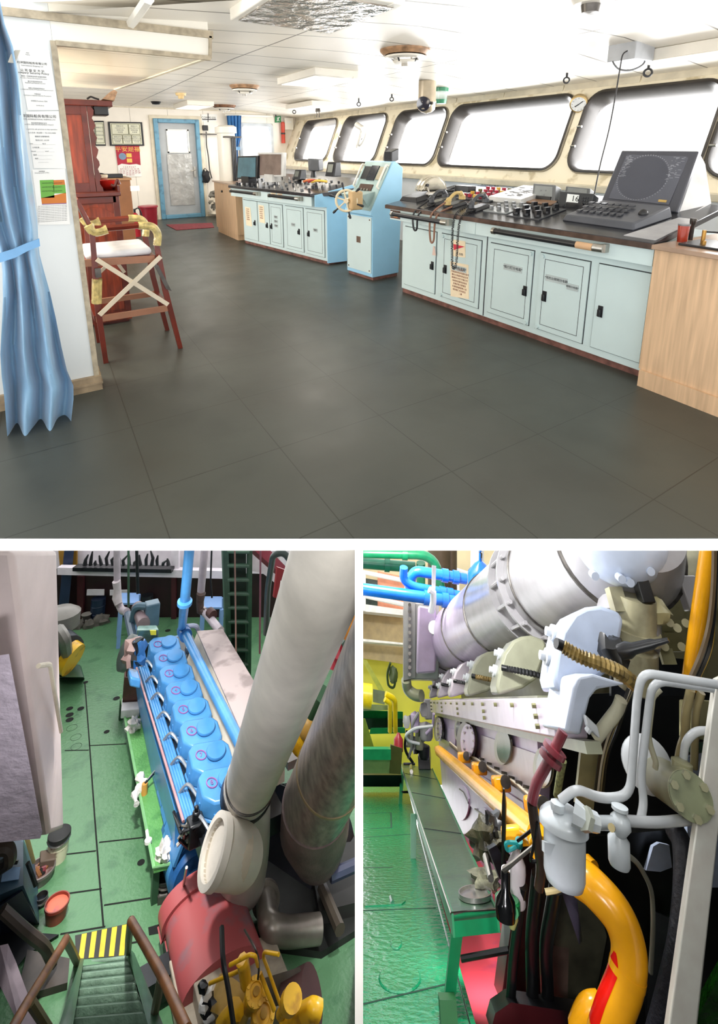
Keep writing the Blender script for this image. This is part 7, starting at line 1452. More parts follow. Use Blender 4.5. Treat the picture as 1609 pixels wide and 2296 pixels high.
for pts in (((1030, 1770), (1040, 1778), (1050, 1800)), ((1065, 1815), (1080, 1825), (1092, 1850))): part(en6, 'door_clip', MB().tube([SX(x, y, XS-.03) for x, y in pts], .015, 6), edark)
for cx, cy in ((1035, 1800), (1085, 1850)): part(en6, 'lower_hatch', MB().prism(pxell(cx, cy, 18, 40, lambda x, y: SX(x, y, XS-.012)), X*-.02), lilac)
# long yellow pipe with brackets
yp6 = T6('yellow_pipe', 'long straight yellow pipe along the side of the grey engine', 'pipe', SX(1150, 1830, 1.08)); a, b = SX(984, 1684, 1.08), SX(1205, 1876, 1.0); part(yp6, 'pipe', MB().tube([a, b], [LR.sz(9.5, a), LR.sz(24, b)], 20), yel, smooth=60); part(yp6, 'end_cone', MB().cyl(a, SX(977, 1678, 1.08), LR.sz(9, a), LR.sz(4, a), n=16), yel)
for x, y in ((1028, 1706), (1060, 1732), (1106, 1768), (1182, 1823)): q = SX(x, y, 1.12); part(yp6, 'bracket', MB().prism([q+V((0, -.1, -.02)), q+V((0, .12, -.02)), q+V((0, .1, .09)), q+V((0, -.1, .09))], X*.16), yel, bevel=.02); part(yp6, 'clip_disc', MB().cyl(q+V((.1, -.15, .06)), q+V((.1, -.17, .06)), .05, n=14), dsteel)
part(yp6, 'elbow', MB().tube(fil([b, K(1212, 1890, 3.2), K(1212, 1905, 3.15)], .05), LR.sz(25, b), 16), yel, smooth=60); part(yp6, 'branch', MB().obox(K(1155, 1873, 3.45), K(1185, 1870, 3.4)-K(1155, 1873, 3.4), Y*.05, Z*.05), yel, bevel=.02)
# bench
BZ = .45; bt = T6('work_bench', 'long green steel bench along the engine side', 'bench', G(960, 1900)); gb = mat('bench_green', '#3b5741', .28, var=.18, sc=3, dirt='#3a5340', bump=.15, bsc=14); gb2 = mat('bench_edge_green', '#14804f', .35, var=.1)
bq = [G(x, y, BZ) for x, y in ((1012, 2056), (1112, 2046), (968, 1724), (898, 1711))]; part(bt, 'top', MB().prism([p-Z*.02 for p in bq], Z*.02), gb)
for f in (.28, .55, .8): a, b = bq[0].lerp(bq[3], f), bq[1].lerp(bq[2], f); part(bt, 'joint', MB().tube([a+Z*.001, b+Z*.001], .006, 5), blk)
for i, j in ((0, 1), (3, 0), (1, 2)): part(bt, 'apron', MB().prism([bq[i]-Z*.09, bq[j]-Z*.09, bq[j]+Z*.015, bq[i]+Z*.015], (X*.015 if i != 0 else Y*.015)), gb2)
part(bt, 'edge_bar', MB().tube([bq[3]+Z*.015, bq[0]+Z*.015, bq[1]+Z*.015], .008, 6), steel)
for (x0, y0), (x1, y1), d in (((1026, 2070), (1004, 2262), .0), ((927, 1825), (926, 1924), 0), ((902, 1722), (897, 1802), 0)):
    a = G(x0, y0, BZ-.05); q = G(x1, y1, 0); part(bt, 'leg', MB().hexa([q-X*.035-Y*.03, q+X*.035-Y*.03, q+X*.035+Y*.03, q-X*.035+Y*.03], [a-X*.04-Y*.03, a+X*.04-Y*.03, a+X*.04+Y*.03, a-X*.04+Y*.03]), gb2)
part(bt, 'foot', MB().obox(G(1004, 2268, .04), X*.055, Y*.06, Z*.06), mat('foot_green', '#1f5a2c', .5)); part(bt, 'cross_bar', MB().tube([K(1034, 2150, 3.45), K(1140, 2130, 3.4)], .018, 8), blk); part(bt, 'cross_bar', MB().tube([G(900, 1776, .12), G(930, 1776, .12)], .02, 6), blk)
# items on the bench
def disc6(name, label, cat, x, y, rx, ry, z, m, m2):
    c_ = G(x, y, z); t = T6(name, label, cat, c_); a = pxell(x, y, rx, ry, lambda px, py: G(px, py, z)); cc = sum(a, V())/len(a); n = len(a)
    part(t, 'dish', MB().add(a+[p+Z*.025 for p in a]+[cc+(p-cc)*.93+Z*.025 for p in a]+[cc+(p-cc)*.9+Z*.008 for p in a]+[cc+Z*.008], [[k*n+i, k*n+(i+1) % n, (k+1)*n+(i+1) % n, (k+1)*n+i] for k in range(3) for i in range(n)]+[[3*n+i, 3*n+(i+1) % n, 4*n] for i in range(n)]), m); return t
disc6('tin_lid', 'two shiny round tin lids stacked on the near end of the bench', 'lid', 1066, 2010, 38, 17, BZ+.004, mat('tin', '#b9b7b2', .2, .8), None)
c_ = G(1090, 1985, BZ); S6('rag', 'grey-green oily rag behind the round tin lid', 'rag', MB().blob(c_+Z*.03, .11, .2, .06, 8, .5, 18), mat('rag_olive', '#7a7a62', .7, var=.3, sc=10, bump=.8, bsc=25))
c_ = G(952, 1718, BZ); t = T6('black_tray', 'black open tray at the far end of the bench', 'tray', c_); q = [G(938, 1726, BZ), G(965, 1726, BZ), G(966, 1700, BZ), G(940, 1698, BZ)]; part(t, 'tray', MB().hexa(q, [p+Z*.22 for p in q]), blk, bevel=.01)
t = T6('hammer', 'small hammer lying across the far end of the bench', 'hammer', G(914, 1718, BZ)); part(t, 'handle', MB().tube([G(904, 1713, BZ+.03), G(930, 1713, BZ+.03)], .025, 7), edark); part(t, 'head', MB().cyl(G(921, 1718, BZ+.03), G(922, 1730, BZ+.03), .035, n=10), steel)
# far end pump cluster
t = T6('filter_pump', 'grey filter pump cluster with white hoses at the far end of the bench', 'pump', K(945, 1700, 11)); 
for x, y, r_, h_, m in ((955, 1645, 15, 26, egrey), (940, 1660, 10, 40, olive), (950, 1690, 13, 22, edark), (930, 1625, 10, 30, lilac)): part(t, 'housing', MB().lathe([(LR.sz(r_, K(x, y, 11))*.8, 0), (LR.sz(r_, K(x, y, 11)), .05), (LR.sz(r_, K(x, y, 11)), LR.sz(h_, K(x, y, 11))), (.001, LR.sz(h_*1.2, K(x, y, 11)))], K(x, y+h_*.5, 11), -down(x, y, 15), 16), m)
for pts, m in ((((970, 1628, 10.8), (930, 1632, 10.8), (908, 1648, 10.8), (915, 1662, 10.8), (940, 1668, 10.8)), wpipe), (((972, 1600, 10.9), (970, 1630, 10.9), (955, 1645, 10.9)), lilac), (((938, 1598, 11), (925, 1620, 11), (922, 1680, 11), (915, 1700, 11)), egrey), (((912, 1640, 11), (905, 1680, 11), (925, 1710, 11)), edark)): pipe6(t, 'hose', pts, 3, m, .2)
for k in range(8): part(t, 'fitting', MB().blob(K(915+random.uniform(-8, 40), 1600+random.uniform(-10, 100), 11.1), .1, .1, .12, k, .5, 8), (edark, egrey, olive)[k % 3])
# left background machines
S6('yellow_motor', 'yellow electric motor with grey fins on the left, under the tan beam', 'motor', MB().cyl(K(800, 1558, 13), K(832, 1562, 13), .26, n=20), mat('motor_yellow', '#e8d21c', .3)); S6('grey_motor_end', 'grey finned end of the yellow motor', 'motor', MB().prism([K(x, y, 12.9) for x, y in ((836, 1545), (862, 1550), (862, 1580), (836, 1574))], Y*.4), mat('fin_grey', '#8f9a86', .4))
mb = MB().prism([K(x, y, 12.8) for x, y in ((806, 1578), (876, 1582), (876, 1592), (806, 1594))], Y*.8); S6('motor_bed', 'pale green bed under the yellow motor', 'bed', mb, mat('bed_pale_green', '#a5b489', .4))
run('yellow_standpipe', 'left of two yellow standpipes in the background', ((862, 1568, 12.4), (874, 1576, 12.4), (874, 1640, 12.4)), 5, mat('pipe_lemon', '#e9cf12', .3), ()); run('yellow_standpipe', 'right of two yellow standpipes in the background, taller', ((864, 1556, 12.5), (885, 1566, 12.5), (886, 1640, 12.5)), 5.5, mat('pipe_lemon', '#e9cf12', .3), ())
S6('green_tank', 'green tank behind the yellow standpipes', 'tank', MB().prism([K(x, y, 13.2) for x, y in ((800, 1592), (903, 1596), (903, 1612), (800, 1610))], Y*.8), mat('tank_green', '#1f8f4c', .35)); S6('dark_recess', 'dark recessed base under the green tank', 'base', MB().prism([K(x, y, 13.1) for x, y in ((800, 1610), (903, 1612), (903, 1636), (800, 1636))], Y*.8), mat('dark_green_base', '#12301c', .5))
S6('green_step', 'bright green step plate on the left, below the dark recess', 'step', MB().prism([K(x, y, 12.6) for x, y in ((830, 1634), (908, 1632), (908, 1644), (828, 1646))], Y*.6), mat('tank_green', '#1f8f4c', .35))
S6('slanted_panel', 'slanted yellow-green panel at the left edge', 'panel', MB().prism([K(x, y, 11.5) for x, y in ((806, 1610), (818, 1612), (838, 1676), (806, 1676))], Y*.2), mat('panel_lime', '#8f9a3a', .4))
t = T6('green_chest', 'green chest with a shiny lid at the left edge', 'chest', K(845, 1735, 10.5)); part(t, 'lid', MB().prism([K(x, y, 10.5) for x, y in ((800, 1680), (876, 1680), (876, 1704), (800, 1704))], Y*.8), mat('chest_green', '#2fae72', .25)); part(t, 'body', MB().prism([K(x, y, 10.6) for x, y in ((800, 1704), (874, 1704), (872, 1734), (800, 1734))], Y*.7), mat('chest_pale', '#a4ad72', .4))
S6('low_box', 'dark low box under the green chest', 'box', MB().prism([K(x, y, 11.2) for x, y in ((800, 1738), (900, 1738), (900, 1764), (800, 1764))], Y*.7), blk)
t = T6('red_bottle', 'red bottle in a tan bin behind the far end of the bench', 'bottle', K(893, 1690, 11.0)); part(t, 'body', MB().lathe([(.1, 0), (.1, .2), (.05, .26), (.03, .3)], K(893, 1684, 11.0), -down(893, 1684, 15), 16), mat('bottle_red', '#a8303a', .35)); t = T6('tan_bin', 'tan bin holding the red bottle', 'bin', K(887, 1735, 11)); part(t, 'bin', MB().prism([K(x, y, 10.9) for x, y in ((875, 1670), (902, 1678), (898, 1736), (872, 1734))], Y*.3), mat('bin_tan', '#6d6838', .5))
t = T6('air_hose', 'dark green hose looped on the yellow wall', 'hose', K(880, 1540, 14)); pipe6(t, 'hose', ((875, 1486, 14), (867, 1510, 14), (870, 1538, 14), (882, 1544, 14), (886, 1530, 14), (884, 1515, 14)), 2.5, mat('hose_green', '#3a4a1c', .5), .3); part(t, 'coupling', MB().blob(K(881, 1514, 14), .12, .12, .2, 4, .3), mat('hose_green', '#3a4a1c'))
S6('sloping_strut', 'pale yellow sloping strut on the yellow wall', 'strut', MB().prism([K(x, y, 14.5) for x, y in ((810, 1478), (822, 1480), (862, 1550), (850, 1550))], Y*.1), mat('strut_yellow', '#e3dc6a', .4))
# plastic bottle, oily pump head, rods
bo = T6('plastic_bottle', 'clear plastic bottle with a teal cap leaning between bench and engine', 'bottle', K(1160, 1985, 3.3)); dn = down(1160, 1900, 25); r = LR.sz(20, K(1160, 1940, 3.3)); part(bo, 'bottle', MB().lathe([(r*.3, 0), (r*.35, .02), (r*.95, .08), (r, .12), (r*.92, .16), (r, .18), (r, .27), (r*.9, .28), (.001, .28)], K(1158, 1898, 3.35), dn, 20), mat('clear_plastic', '#b9b3b2', .15, alpha=.75)); part(bo, 'cap', MB().cyl(K(1163, 1896, 3.35), K(1163, 1884, 3.35), r*.42, n=14), mat('cap_teal', '#12807e', .35)); part(bo, 'cap_tag', MB().tube(catm([K(1160, 1890, 3.34), K(1135, 1890, 3.34), K(1138, 1906, 3.34), K(1158, 1898, 3.34)]), .012, 6), mat('cap_teal', '#12807e'))
ph_ = T6('grease_pump', 'black oily hand pump with a green collar at the near end of the bench', 'pump', K(1138, 2060, 3.2)); dn = down(1137, 1980, 22); u = LR.sz(1, K(1137, 1980, 3.2))
part(ph_, 'barrel', MB().lathe([(9*u, 0), (10*u, 4*u), (10*u, 32*u), (20*u, 46*u), (22*u, 60*u), (20*u, 76*u)], K(1133, 1950, 3.2), dn, 24), mat('gloss_black', '#060708', .12, var=.1)); part(ph_, 'neck_ring', MB().cyl(K(1133, 1955, 3.2), K(1133, 1949, 3.2), 9.5*u, n=18), steel); part(ph_, 'collar', MB().lathe([(24*u, 0), (27*u, 3*u), (27*u, 18*u), (22*u, 22*u)], K(1137, 2012, 3.2), dn, 28), mat('collar_green', '#0d6a36', .35)); part(ph_, 'foot', MB().lathe([(12*u, 0), (13*u, 14*u), (6*u, 30*u)], K(1148, 2038, 3.2), dn, 16), mat('foot_olive', '#8a8a52', .4)); part(ph_, 'lever', MB().tube([K(1130, 1950, 3.18), K(1150, 1935, 3.15), K(1204, 1890, 3.1)], [.018, .012, .01], 8), steel); part(ph_, 'port', MB().lathe([(10*u, 0), (10*u, 8*u), (5*u, 8*u), (4*u, 1*u)], K(1150, 2046, 3.12), vdir(LR, 1150, 2046, 10, 0), 16), mat('collar_green', '#0d6a36'))
t = T6('oily_rag', 'black oily bundle with olive rag on the bench edge', 'rag', K(1100, 1900, 3.9)); part(t, 'rag', MB().blob(K(1098, 1885, 3.9), .14, .2, .12, 5, .5, 18), mat('rag_dark_olive', '#4a4730', .5, var=.4, sc=8, bump=.8, bsc=20)); part(t, 'can', MB().cyl(K(1078, 1888, 3.95), K(1060, 1884, 4.0), .045, n=16), dsteel); part(t, 'black_part', MB().blob(K(1110, 1868, 3.9), .1, .14, .1, 9, .5), blk)
S6('steel_rod', 'bright steel bar leaning beside the bench below the oily rag', 'rod', MB().tube([K(1088, 1920, 3.7), K(1100, 1970, 3.5)], .022, 8), steel)
S6('black_stick', 'thin black stick standing in front of the yellow pipe', 'stick', MB().tube([K(1129, 1768, 3.4), K(1130, 1800, 3.4), K(1127, 1965, 3.4)], [.006, .016, .012], 7), blk)
S6('dark_beam', 'dark sloping plate between the bench and the plastic bottle', 'plate', MB().prism([K(x, y, 3.6) for x, y in ((1095, 1905), (1112, 1895), (1150, 1960), (1120, 1972))], Y*.1), edark)
# dark supports
sp6 = T6('support_stand', 'black oily support frame at the bottom between bench and yellow pipe', 'frame', K(1180, 2290, 3.2))
for pts, w in ((((1172, 1985, 3.25), (1150, 2150, 3.25), (1140, 2310, 3.2)), 11), (((1205, 1960, 3.3), (1190, 2100, 3.3), (1195, 2310, 3.25)), 14), (((1245, 1990, 3.3), (1222, 2120, 3.3), (1230, 2310, 3.25)), 15), (((1240, 1880, 3.2), (1212, 1985, 3.25)), 7)): pipe6(sp6, 'leg', pts, w, blk, .1, 8)
part(sp6, 'base', MB().prism([K(x, y, 3.15) for x, y in ((1100, 2310), (1110, 2272), (1145, 2248), (1320, 2275), (1320, 2310))], Y*.2), blk)
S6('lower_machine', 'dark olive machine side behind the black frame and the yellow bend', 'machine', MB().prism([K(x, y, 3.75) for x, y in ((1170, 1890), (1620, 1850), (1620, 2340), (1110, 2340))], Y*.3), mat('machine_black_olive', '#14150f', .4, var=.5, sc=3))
for pts, m, lb in ((((1245, 2000), (1330, 1990), (1360, 2100), (1330, 2260), (1240, 2280)), mat('panel_dark_olive', '#3a3b2c', .35, var=.3, sc=5), 'dark olive curved panel left of the yellow bend'), (((1255, 1990), (1290, 1985), (1305, 2110), (1298, 2118)), mat('panel_lilac_dim', '#5a5566', .4), 'narrow lilac plate edge below the white filter bowl'), (((1448, 1952), (1464, 1898), (1478, 1890), (1500, 1895), (1506, 1945), (1480, 1955)), mat('panel_ice', '#c5d2ea', .4), 'pale blue panel seen through the gap left of the black hose'), (((1470, 2045), (1505, 2060), (1500, 2075), (1462, 2260), (1455, 2310), (1450, 2250)), mat('panel_silver', '#5a5e60', .3, .4), 'grey steel edge plate between the yellow bend and black hose'), (((1235, 2120), (1275, 2125), (1272, 2240), (1232, 2250)), mat('panel_umber', '#54463c', .4, var=.2), 'brown block deep behind the black frame'), (((1535, 1700), (1620, 1670), (1620, 1990), (1545, 1990)), mat('panel_ice', '#c5d2ea'), 'white panel behind the round olive drum, tinted by painted blue light')):  # last sheet is a white panel with blue light put into its colour
    S6('steel_sheet', lb, 'panel', MB().prism([K(x, y, 3.68) for x, y in pts], Y*.05), m)
# filter bowl
fb = T6('filter_bowl', 'big white painted filter bowl with a bolted cover', 'filter', K(1268, 1975, 2.95)); dn = down(1264, 1860, 22); u = LR.sz(1, K(1264, 1850, 2.95)); wf = mat('filter_white', '#c9d0d4', .25, var=.05)
part(fb, 'cover', MB().lathe([(30*u, -22*u), (42*u, -14*u), (50*u, -6*u), (52*u, 0), (52*u, 10*u), (46*u, 12*u)], K(1263, 1840, 2.95), dn, 36), wf, smooth=35); part(fb, 'bowl', MB().lathe([(44*u, 0), (44*u, 8*u), (43*u, 78*u), (38*u, 92*u), (20*u, 100*u), (.001, 101*u)], K(1265, 1852, 2.95), dn, 36), wf, smooth=50)
part(fb, 'drain_cock', MB().cyl(K(1264, 1962, 2.88), K(1264, 1992, 2.86), .022, n=12).tube([K(1266, 1988, 2.84), K(1245, 1996, 2.84), K(1222, 2000, 2.84)], .014, 8), mat('cock_tan', '#b8a878', .4)); part(fb, 'cap_nut', MB().lathe([(14*u, 0), (16*u, 6*u), (16*u, 14*u), (8*u, 18*u)], K(1250, 1818, 2.93), -dn, 8), wf)
part(fb, 'outlet_union', MB().tube([K(1285, 1820, 2.85), K(1310, 1836, 2.82), K(1338, 1845, 2.82)], [24*u, 20*u, 17*u], 8), wf, smooth=20); part(fb, 'union_nut', MB().cyl(K(1308, 1834, 2.8), K(1318, 1840, 2.8), 22*u, n=6), mat('nut_grey', '#a3a89c', .3)); part(fb, 'side_bracket', MB().prism([K(x, y, 2.86) for x, y in ((1220, 1888), (1245, 1894), (1244, 1920), (1220, 1912))], Y*.06), wf)
fb2 = T6('filter_bowl', 'smaller white bottle-shaped filter hanging right of the big white bowl', 'filter', K(1384, 1925, 2.95)); part(fb2, 'bowl', MB().lathe([(10*u, -14*u), (12*u, 0), (22*u, 10*u), (22*u, 48*u), (19*u, 54*u), (.001, 55*u)], K(1386, 1868, 2.9), dn, 28), wf, smooth=50); part(fb2, 'valve_body', MB().lathe([(8*u, -30*u), (17*u, -28*u), (17*u, -22*u), (9*u, -19*u), (20*u, -8*u), (22*u, 6*u), (10*u, 22*u)], K(1390, 1845, 2.9), dn, 24), wf, smooth=50); part(fb2, 'inlet', MB().cyl(K(1338, 1845, 2.88), K(1380, 1845, 2.9), 12*u, n=16), wf); part(fb2, 'lock_screw', MB().cyl(K(1372, 1856, 2.8), K(1370, 1856, 2.74), .018, n=10), mat('cock_tan', '#b8a878'))
# white pipes
def pth(name, label, pts, rp, m, fr_=.12, cat='pipe', n=12):
    P = [K(*p) for p in pts]; t = T6(name, label, cat, P[-1]); part(t, 'pipe', MB().tube(fil(P, fr_, 6), LR.sz(rp, P[len(P)//2]), n), m, smooth=60); return t
t = pth('white_pipe', 'outer white pipe bending down from the right edge to the big filter bowl', ((1640, 1540, 3.1), (1440, 1508, 3.1), (1428, 1560, 3.1), (1412, 1785, 3.0), (1350, 1792, 2.98), (1290, 1768, 2.95), (1256, 1795, 2.95)), 9, wpipe, .16)
pth('white_pipe', 'inner white pipe bending down beside the outer one', ((1640, 1550, 3.2), (1462, 1524, 3.2), (1452, 1600, 3.2), (1436, 1740, 3.1), (1443, 1800, 3.05), (1436, 1836, 3.0)), 8.5, wpipe)
pth('white_pipe', 'thin white pipe behind the two bent ones, ending at a fitting', ((1480, 1545, 3.35), (1463, 1560, 3.35), (1452, 1655, 3.35), (1470, 1710, 3.3), (1468, 1722, 3.3)), 6, mat('pipe_stone', '#b5b29a', .3))
pth('white_pipe', 'horizontal pipe from the small filter to the right edge', ((1400, 1840, 2.92), (1470, 1845, 2.95), (1640, 1828, 3.2)), 10, wpipe)
pth('white_pipe', 'pale pipe bending from the right edge into the olive drum', ((1640, 1640, 3.25), (1560, 1638, 3.25), (1536, 1662, 3.25), (1530, 1715, 3.25)), 8, wpipe, .1)
pth('olive_pipe', 'vertical olive pipe left of the square olive box', ((1548, 1545, 3.4), (1536, 1600, 3.4), (1536, 1650, 3.4), (1525, 1680, 3.4), (1520, 1715, 3.4)), 9, mat('pipe_olive', '#948760', .3)); pth('olive_pipe', 'second olive pipe beside the square box', ((1572, 1552, 3.4), (1560, 1590, 3.4), (1555, 1720, 3.4)), 8, mat('pipe_olive', '#948760'))
t = pth('olive_pipe', 'thick tan pipe with a white flange under the hood', ((1392, 1568, 3.3), (1385, 1590, 3.3), (1335, 1655, 3.3)), 13, mat('pipe_stone', '#b5b29a'), .06); part(t, 'flange', MB().obox(K(1325, 1628, 3.25), (K(1338, 1640, 3.25)-K(1312, 1615, 3.25))*.55, Y*.03, Z*.03), wpipe, bevel=.01); part(t, 'flange_bolt', MB().cyl(K(1316, 1640, 3.22), K(1322, 1632, 3.22), .02, n=8), wpipe)
t = T6('control_cables', 'bundle of thin tan and black cables running down behind the white pipes', 'cables', K(1345, 1800, 3.45)); random.seed(3)
for k in range(9): x = random.uniform(-8, 10); part(t, 'cable', MB().tube(catm([K(1415+x, 1545, 3.5), K(1395+x*.6, 1590, 3.45), K(1370+x*1.5, 1640, 3.45), K(1352+x*1.2, 1700, 3.45), K(1342+x*1.3, 1780, 3.45)]), random.choice((.008, .011, .014)), 6), (mat('cable_cream', '#c9bfa8'), blk, mat('pipe_olive', '#948760'))[k % 3])
# olive drum
od = T6('olive_drum', 'olive round drum with a bolted end plate at the right', 'drum', K(1510, 1790, 3.2)); fc = K(1546, 1784, 3.0); bc_ = K(1470, 1738, 3.75); ax6 = (bc_-fc).normalized(); r = LR.sz(43, fc); odm = mat('drum_olive', '#9a9878', .3, var=.08, sc=4); part(od, 'shell', MB().cyl(fc, bc_, r, r*1.02, n=40), odm, smooth=60); pl_ = part(od, 'end_plate', MB().cyl(fc, fc-ax6*.03, r*.98, n=40), mat('drum_end_olive', '#8a9070', .3)); o_ = ax6.orthogonal().normalized(); w_ = ax6.cross(o_)
for k in range(6): d = o_*math.cos(k*1.047+.3)+w_*math.sin(k*1.047+.3); part(od, 'bolt', MB().cyl(fc+d*r*.8-ax6*.03, fc+d*r*.8-ax6*.065, .022, n=6), odm, pl_)
part(od, 'port', MB().lathe([(.04, 0), (.06, .01), (.06, .05), (.04, .06)], K(1528, 1730, 3.2), -down(1528, 1730, 15), 16), odm); part(od, 'pale_cover', MB().lathe([(LR.sz(48, bc_), 0), (LR.sz(50, bc_), .1), (LR.sz(40, bc_), .12)], K(1445, 1710, 3.75), -ax6, 30), wpipe)
t = T6('square_box', 'square olive box at the right edge under the white pipes', 'box', K(1590, 1640, 3.6)); part(t, 'box', MB().prism([K(x, y, 3.6) for x, y in ((1563, 1658), (1640, 1665), (1640, 1575), (1563, 1568))], Y*.3), oliv2, bevel=.01); part(t, 'lower_rail', MB().prism([K(x, y, 3.58) for x, y in ((1555, 1664), (1640, 1668), (1640, 1690), (1555, 1688))], Y*.2), mat('rail_dark_green', '#2f4a3c', .4))
# upper right casing
uc = T6('pump_housing', 'olive pump housing crowded with bolts at the upper right', 'pump', K(1470, 1540, 3.9)); part(uc, 'back_casing', MB().prism([K(x, y, 5.8) for x, y in ((1330, 1560), (1640, 1560), (1640, 1190), (1330, 1190))], Y*.2), oliv2)
part(uc, 'casing_bulge', MB().cyl(K(1520, 1200, 5.4), K(1500, 1330, 5.2), .35, n=28), mat('casing_cream', '#c4c0a4', .3, var=.1), smooth=60); part(uc, 'cylinder', MB().lathe([(.14, 0), (.14, .22), (.17, .22), (.17, .28), (.13, .28), (.12, .33), (.15, .35), (.15, .6), (.12, .62)], K(1425, 1338, 3.9), down(1425, 1338, 15), 24), mat('pump_tan_olive', '#aba586', .3, var=.2, sc=5), smooth=40)
part(uc, 'black_cap', MB().obox(K(1441, 1322, 3.85), X*.045, Y*.05, Z*.09), blk, bevel=.006); part(uc, 'side_block', MB().obox(K(1382, 1345, 3.9), X*.05, Y*.05, Z*.08), mat('pump_tan_olive', '#aba586')); part(uc, 'plate', MB().prism([K(x, y, 4.1) for x, y in ((1450, 1450), (1545, 1445), (1545, 1390), (1455, 1392))], Y*.1), mat('plate_olive', '#8d8a66', .35, var=.1)); part(uc, 'plate', MB().prism([K(x, y, 4.05) for x, y in ((1484, 1460), (1536, 1460), (1538, 1418), (1488, 1418))], Y*.1), mat('plate_olive', '#8d8a66')); part(uc, 'dark_recess', MB().prism([K(x, y, 4.2) for x, y in ((1370, 1560), (1560, 1560), (1560, 1480), (1440, 1470), (1370, 1500))], Y*.05), edark)
part(uc, 'pipe_stub', MB().blob(K(1466, 1370, 3.9), .11, .1, .1, 6, .25), oliv2); part(uc, 'grey_block', MB().obox(K(1545, 1330, 4.2), X*.07, Y*.06, Z*.12), egrey, bevel=.01)
for x, y in ((1465, 1396), (1501, 1396), (1518, 1408), (1537, 1397), (1460, 1435), (1490, 1450), (1528, 1450), (1490, 1376), (1426, 1428)): part(uc, 'bolt_head', MB().cyl(K(x, y, 4.0), K(x, y, 3.94), .03, n=10), oliv2)
part(uc, 'square_nut', MB().obox(K(1495, 1472, 3.95), X*.05, Y*.02, Z*.05), mat('plate_olive', '#8d8a66'))
pth('yellow_pipe', 'yellow pipe rising at the upper right corner', ((1545, 1540, 3.6), (1560, 1430, 3.6), (1592, 1205, 3.6)), 17, yel, .1)
t = T6('wire_harness', 'black and yellow wires tied to the rising yellow pipe', 'wires', K(1570, 1540, 3.5)); random.seed(9)
for k in range(7): x = random.uniform(-6, 10); part(t, 'wire', MB().tube(catm([K(1602+x, 1205, 3.5), K(1600+x*.5, 1300, 3.48), K(1592+x, 1390, 3.45), K(1575+x*2, 1460, 3.42), K(1545+x*2, 1530, 3.4)]), random.choice((.009, .014, .018)), 6), (blk, mat('wire_yellow', '#c9a012', .4), mat('wire_brown', '#5c4a30', .5))[k % 3])
# yellow bend with red patch
yb = T6('yellow_pipe', 'thick curving yellow pipe with a red painted patch at the lower right', 'pipe', K(1360, 2290, 2.9)); pts = [(1296, 1965, 3.2), (1330, 1990, 3.12), (1382, 2050, 3.02), (1408, 2120, 2.95), (1404, 2190, 2.9), (1375, 2270, 2.86), (1355, 2330, 2.85)]; Pc = catm([K(*p) for p in pts], 8); rr = LR.sz(37, K(1400, 2120, 2.95))
part(yb, 'pipe', MB().tube(Pc, rr, 28), yel, smooth=60); part(yb, 'seam_ring', MB().tube(Pc[30:33], rr*1.02, 28), yel)
sec = Pc[26:46]; mb = MB(); vs = []
for i, p in enumerate(sec):
    t_ = (sec[min(i+1, len(sec)-1)]-sec[max(i-1, 0)]).normalized(); v_ = (V((0, 0, 1.6))-p).normalized(); v_ = (v_-t_*v_.dot(t_)).normalized(); s_ = t_.cross(v_)
    if s_.x > 0: s_ = -s_
    w = .1+.35*min(1, i/5); c0a = 1.05-.0*i
    for k in range(6): a = c0a-w+2*w*k/5-.2; vs.append(p+(v_*math.cos(a)+s_*math.sin(a))*rr*1.012)
fs = [[i*6+k, i*6+k+1, (i+1)*6+k+1, (i+1)*6+k] for i in range(len(sec)-1) for k in range(5)]; part(yb, 'red_patch', MB().add(vs, fs), mat('patch_red', '#e01508', .25), smooth=60)
part(yb, 'collar', MB().tube([K(1285, 1972, 3.25), K(1300, 1968, 3.2)], rr*.75, 18), yel, smooth=60); part(yb, 'lower_elbow', MB().tube(catm([K(1345, 2262, 3.0), K(1320, 2268, 3.0), K(1300, 2310, 3.0)]), rr*.75, 18), yel, smooth=60); part(yb, 'upper_stub', MB().tube([K(1315, 1935, 3.4), K(1330, 1950, 3.35)], rr*.5, 14), yel, smooth=60)
t = T6('black_hose', 'thick black rubber hose hanging down beside the white post', 'hose', K(1490, 2300, 2.9)); P = catm([K(*p) for p in ((1512, 1862, 3.3), (1530, 1900, 3.2), (1533, 1990, 3.1), (1522, 2110, 3.0), (1498, 2220, 2.95), (1470, 2330, 2.9))], 10); part(t, 'hose', MB().tube(P, LR.sz(22, P[20]), 20), mat('rubber_black', '#24262e', .5, var=.15, bump=.5, bsc=30), smooth=60)
pth('thin_grey_pipe', 'thin grey pipe dropping from the small filter to the lower right', ((1404, 1915, 3.1), (1430, 1935, 3.15), (1462, 1995, 3.2), (1464, 2080, 3.2), (1458, 2180, 3.2)), 5, mat('pipe_grey_olive', '#8f9080', .35), .1)
t = T6('white_post', 'white leaning post at the lower right edge', 'post', K(1530, 2300, 2.7)); part(t, 'post', MB().prism([K(x, y, d) for x, y, d in ((1606, 1520, 3.2), (1650, 1500, 3.25), (1560, 2330, 2.6), (1495, 2330, 2.6))], V((.03, .12, 0))), mat('post_white', '#fff9ee', .4, var=.06), bevel=.01)
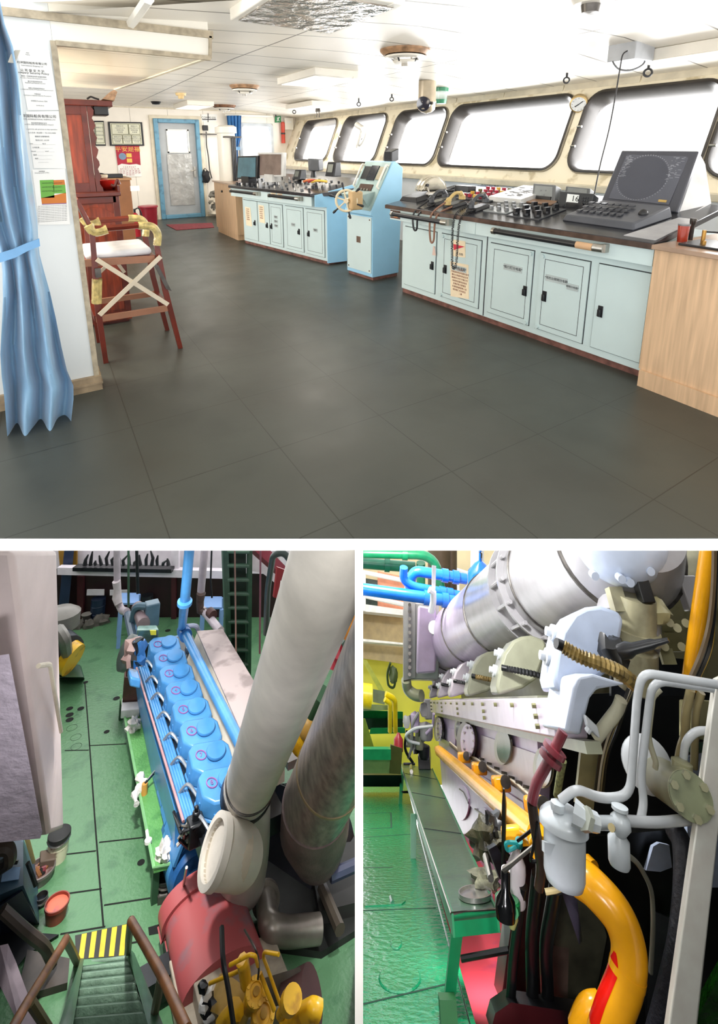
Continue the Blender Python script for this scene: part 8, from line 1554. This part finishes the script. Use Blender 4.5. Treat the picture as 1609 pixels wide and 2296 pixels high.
S6('green_corner_plate', 'wet green floor plate in the lower right corner behind the white post', 'plate', MB().prism([K(x, y, 3.5) for x, y in ((1545, 2310), (1640, 2140), (1640, 2340))], Y*.1), mat('plate_wet_green', '#2f7a24', .2, var=.25, sc=6, bump=.7, bsc=16))
# maroon pipe with flange
mp_ = T6('maroon_pipe', 'maroon oily pipe with a bolted flange in front of the engine side', 'pipe', K(1208, 1960, 3.1)); mrn = mat('pipe_maroon', '#7a2e38', .3, var=.25, sc=8); P = [K(*p) for p in ((1262, 1640, 3.15), (1240, 1688, 3.12), (1200, 1760, 3.08), (1192, 1800, 3.05))]; part(mp_, 'pipe', MB().tube(fil(P, .08), LR.sz(11, P[1]), 14), mrn, smooth=60); dd = (P[1]-P[0]).normalized()
for o in (-.03, .02): part(mp_, 'flange', MB().cyl(P[1]+dd*o, P[1]+dd*(o+.03), LR.sz(25, P[1]), n=24), mrn)
part(mp_, 'lower_pipe', MB().tube(catm([P[3], K(1200, 1860, 3.02), K(1212, 1940, 3.0), K(1208, 1990, 3.0)]), LR.sz(11, P[3]), 12), mat('pipe_umber_dark', '#33241a', .3, var=.3, sc=6), smooth=60)
S6('cable_tie_loop', 'black looped cable between the yellow pipe and the filter bowl', 'cable', MB().tube(catm([K(1160, 1885, 3.1), K(1190, 1862, 3.05), K(1204, 1845, 3.0), K(1195, 1900, 3.0), K(1190, 1930, 3.0), K(1212, 1928, 3.0)]), .009, 6), blk)
S6('braided_hose', 'olive braided hose hanging below the hood', 'hose', MB().tube(catm([K(1262, 1705, 3.3), K(1255, 1740, 3.3), K(1248, 1785, 3.3)]), LR.sz(8, K(1255, 1740, 3.3)), 10), mat('braid_olive', '#6d7044', .6, var=.3, sc=60), smooth=60)
S6('olive_plate', 'upright olive plate behind the big filter bowl', 'plate', MB().prism([K(x, y, 3.55) for x, y in ((1290, 1800), (1305, 1660), (1345, 1660), (1330, 1820))], Y*.05), mat('plate_olive', '#8d8a66'))
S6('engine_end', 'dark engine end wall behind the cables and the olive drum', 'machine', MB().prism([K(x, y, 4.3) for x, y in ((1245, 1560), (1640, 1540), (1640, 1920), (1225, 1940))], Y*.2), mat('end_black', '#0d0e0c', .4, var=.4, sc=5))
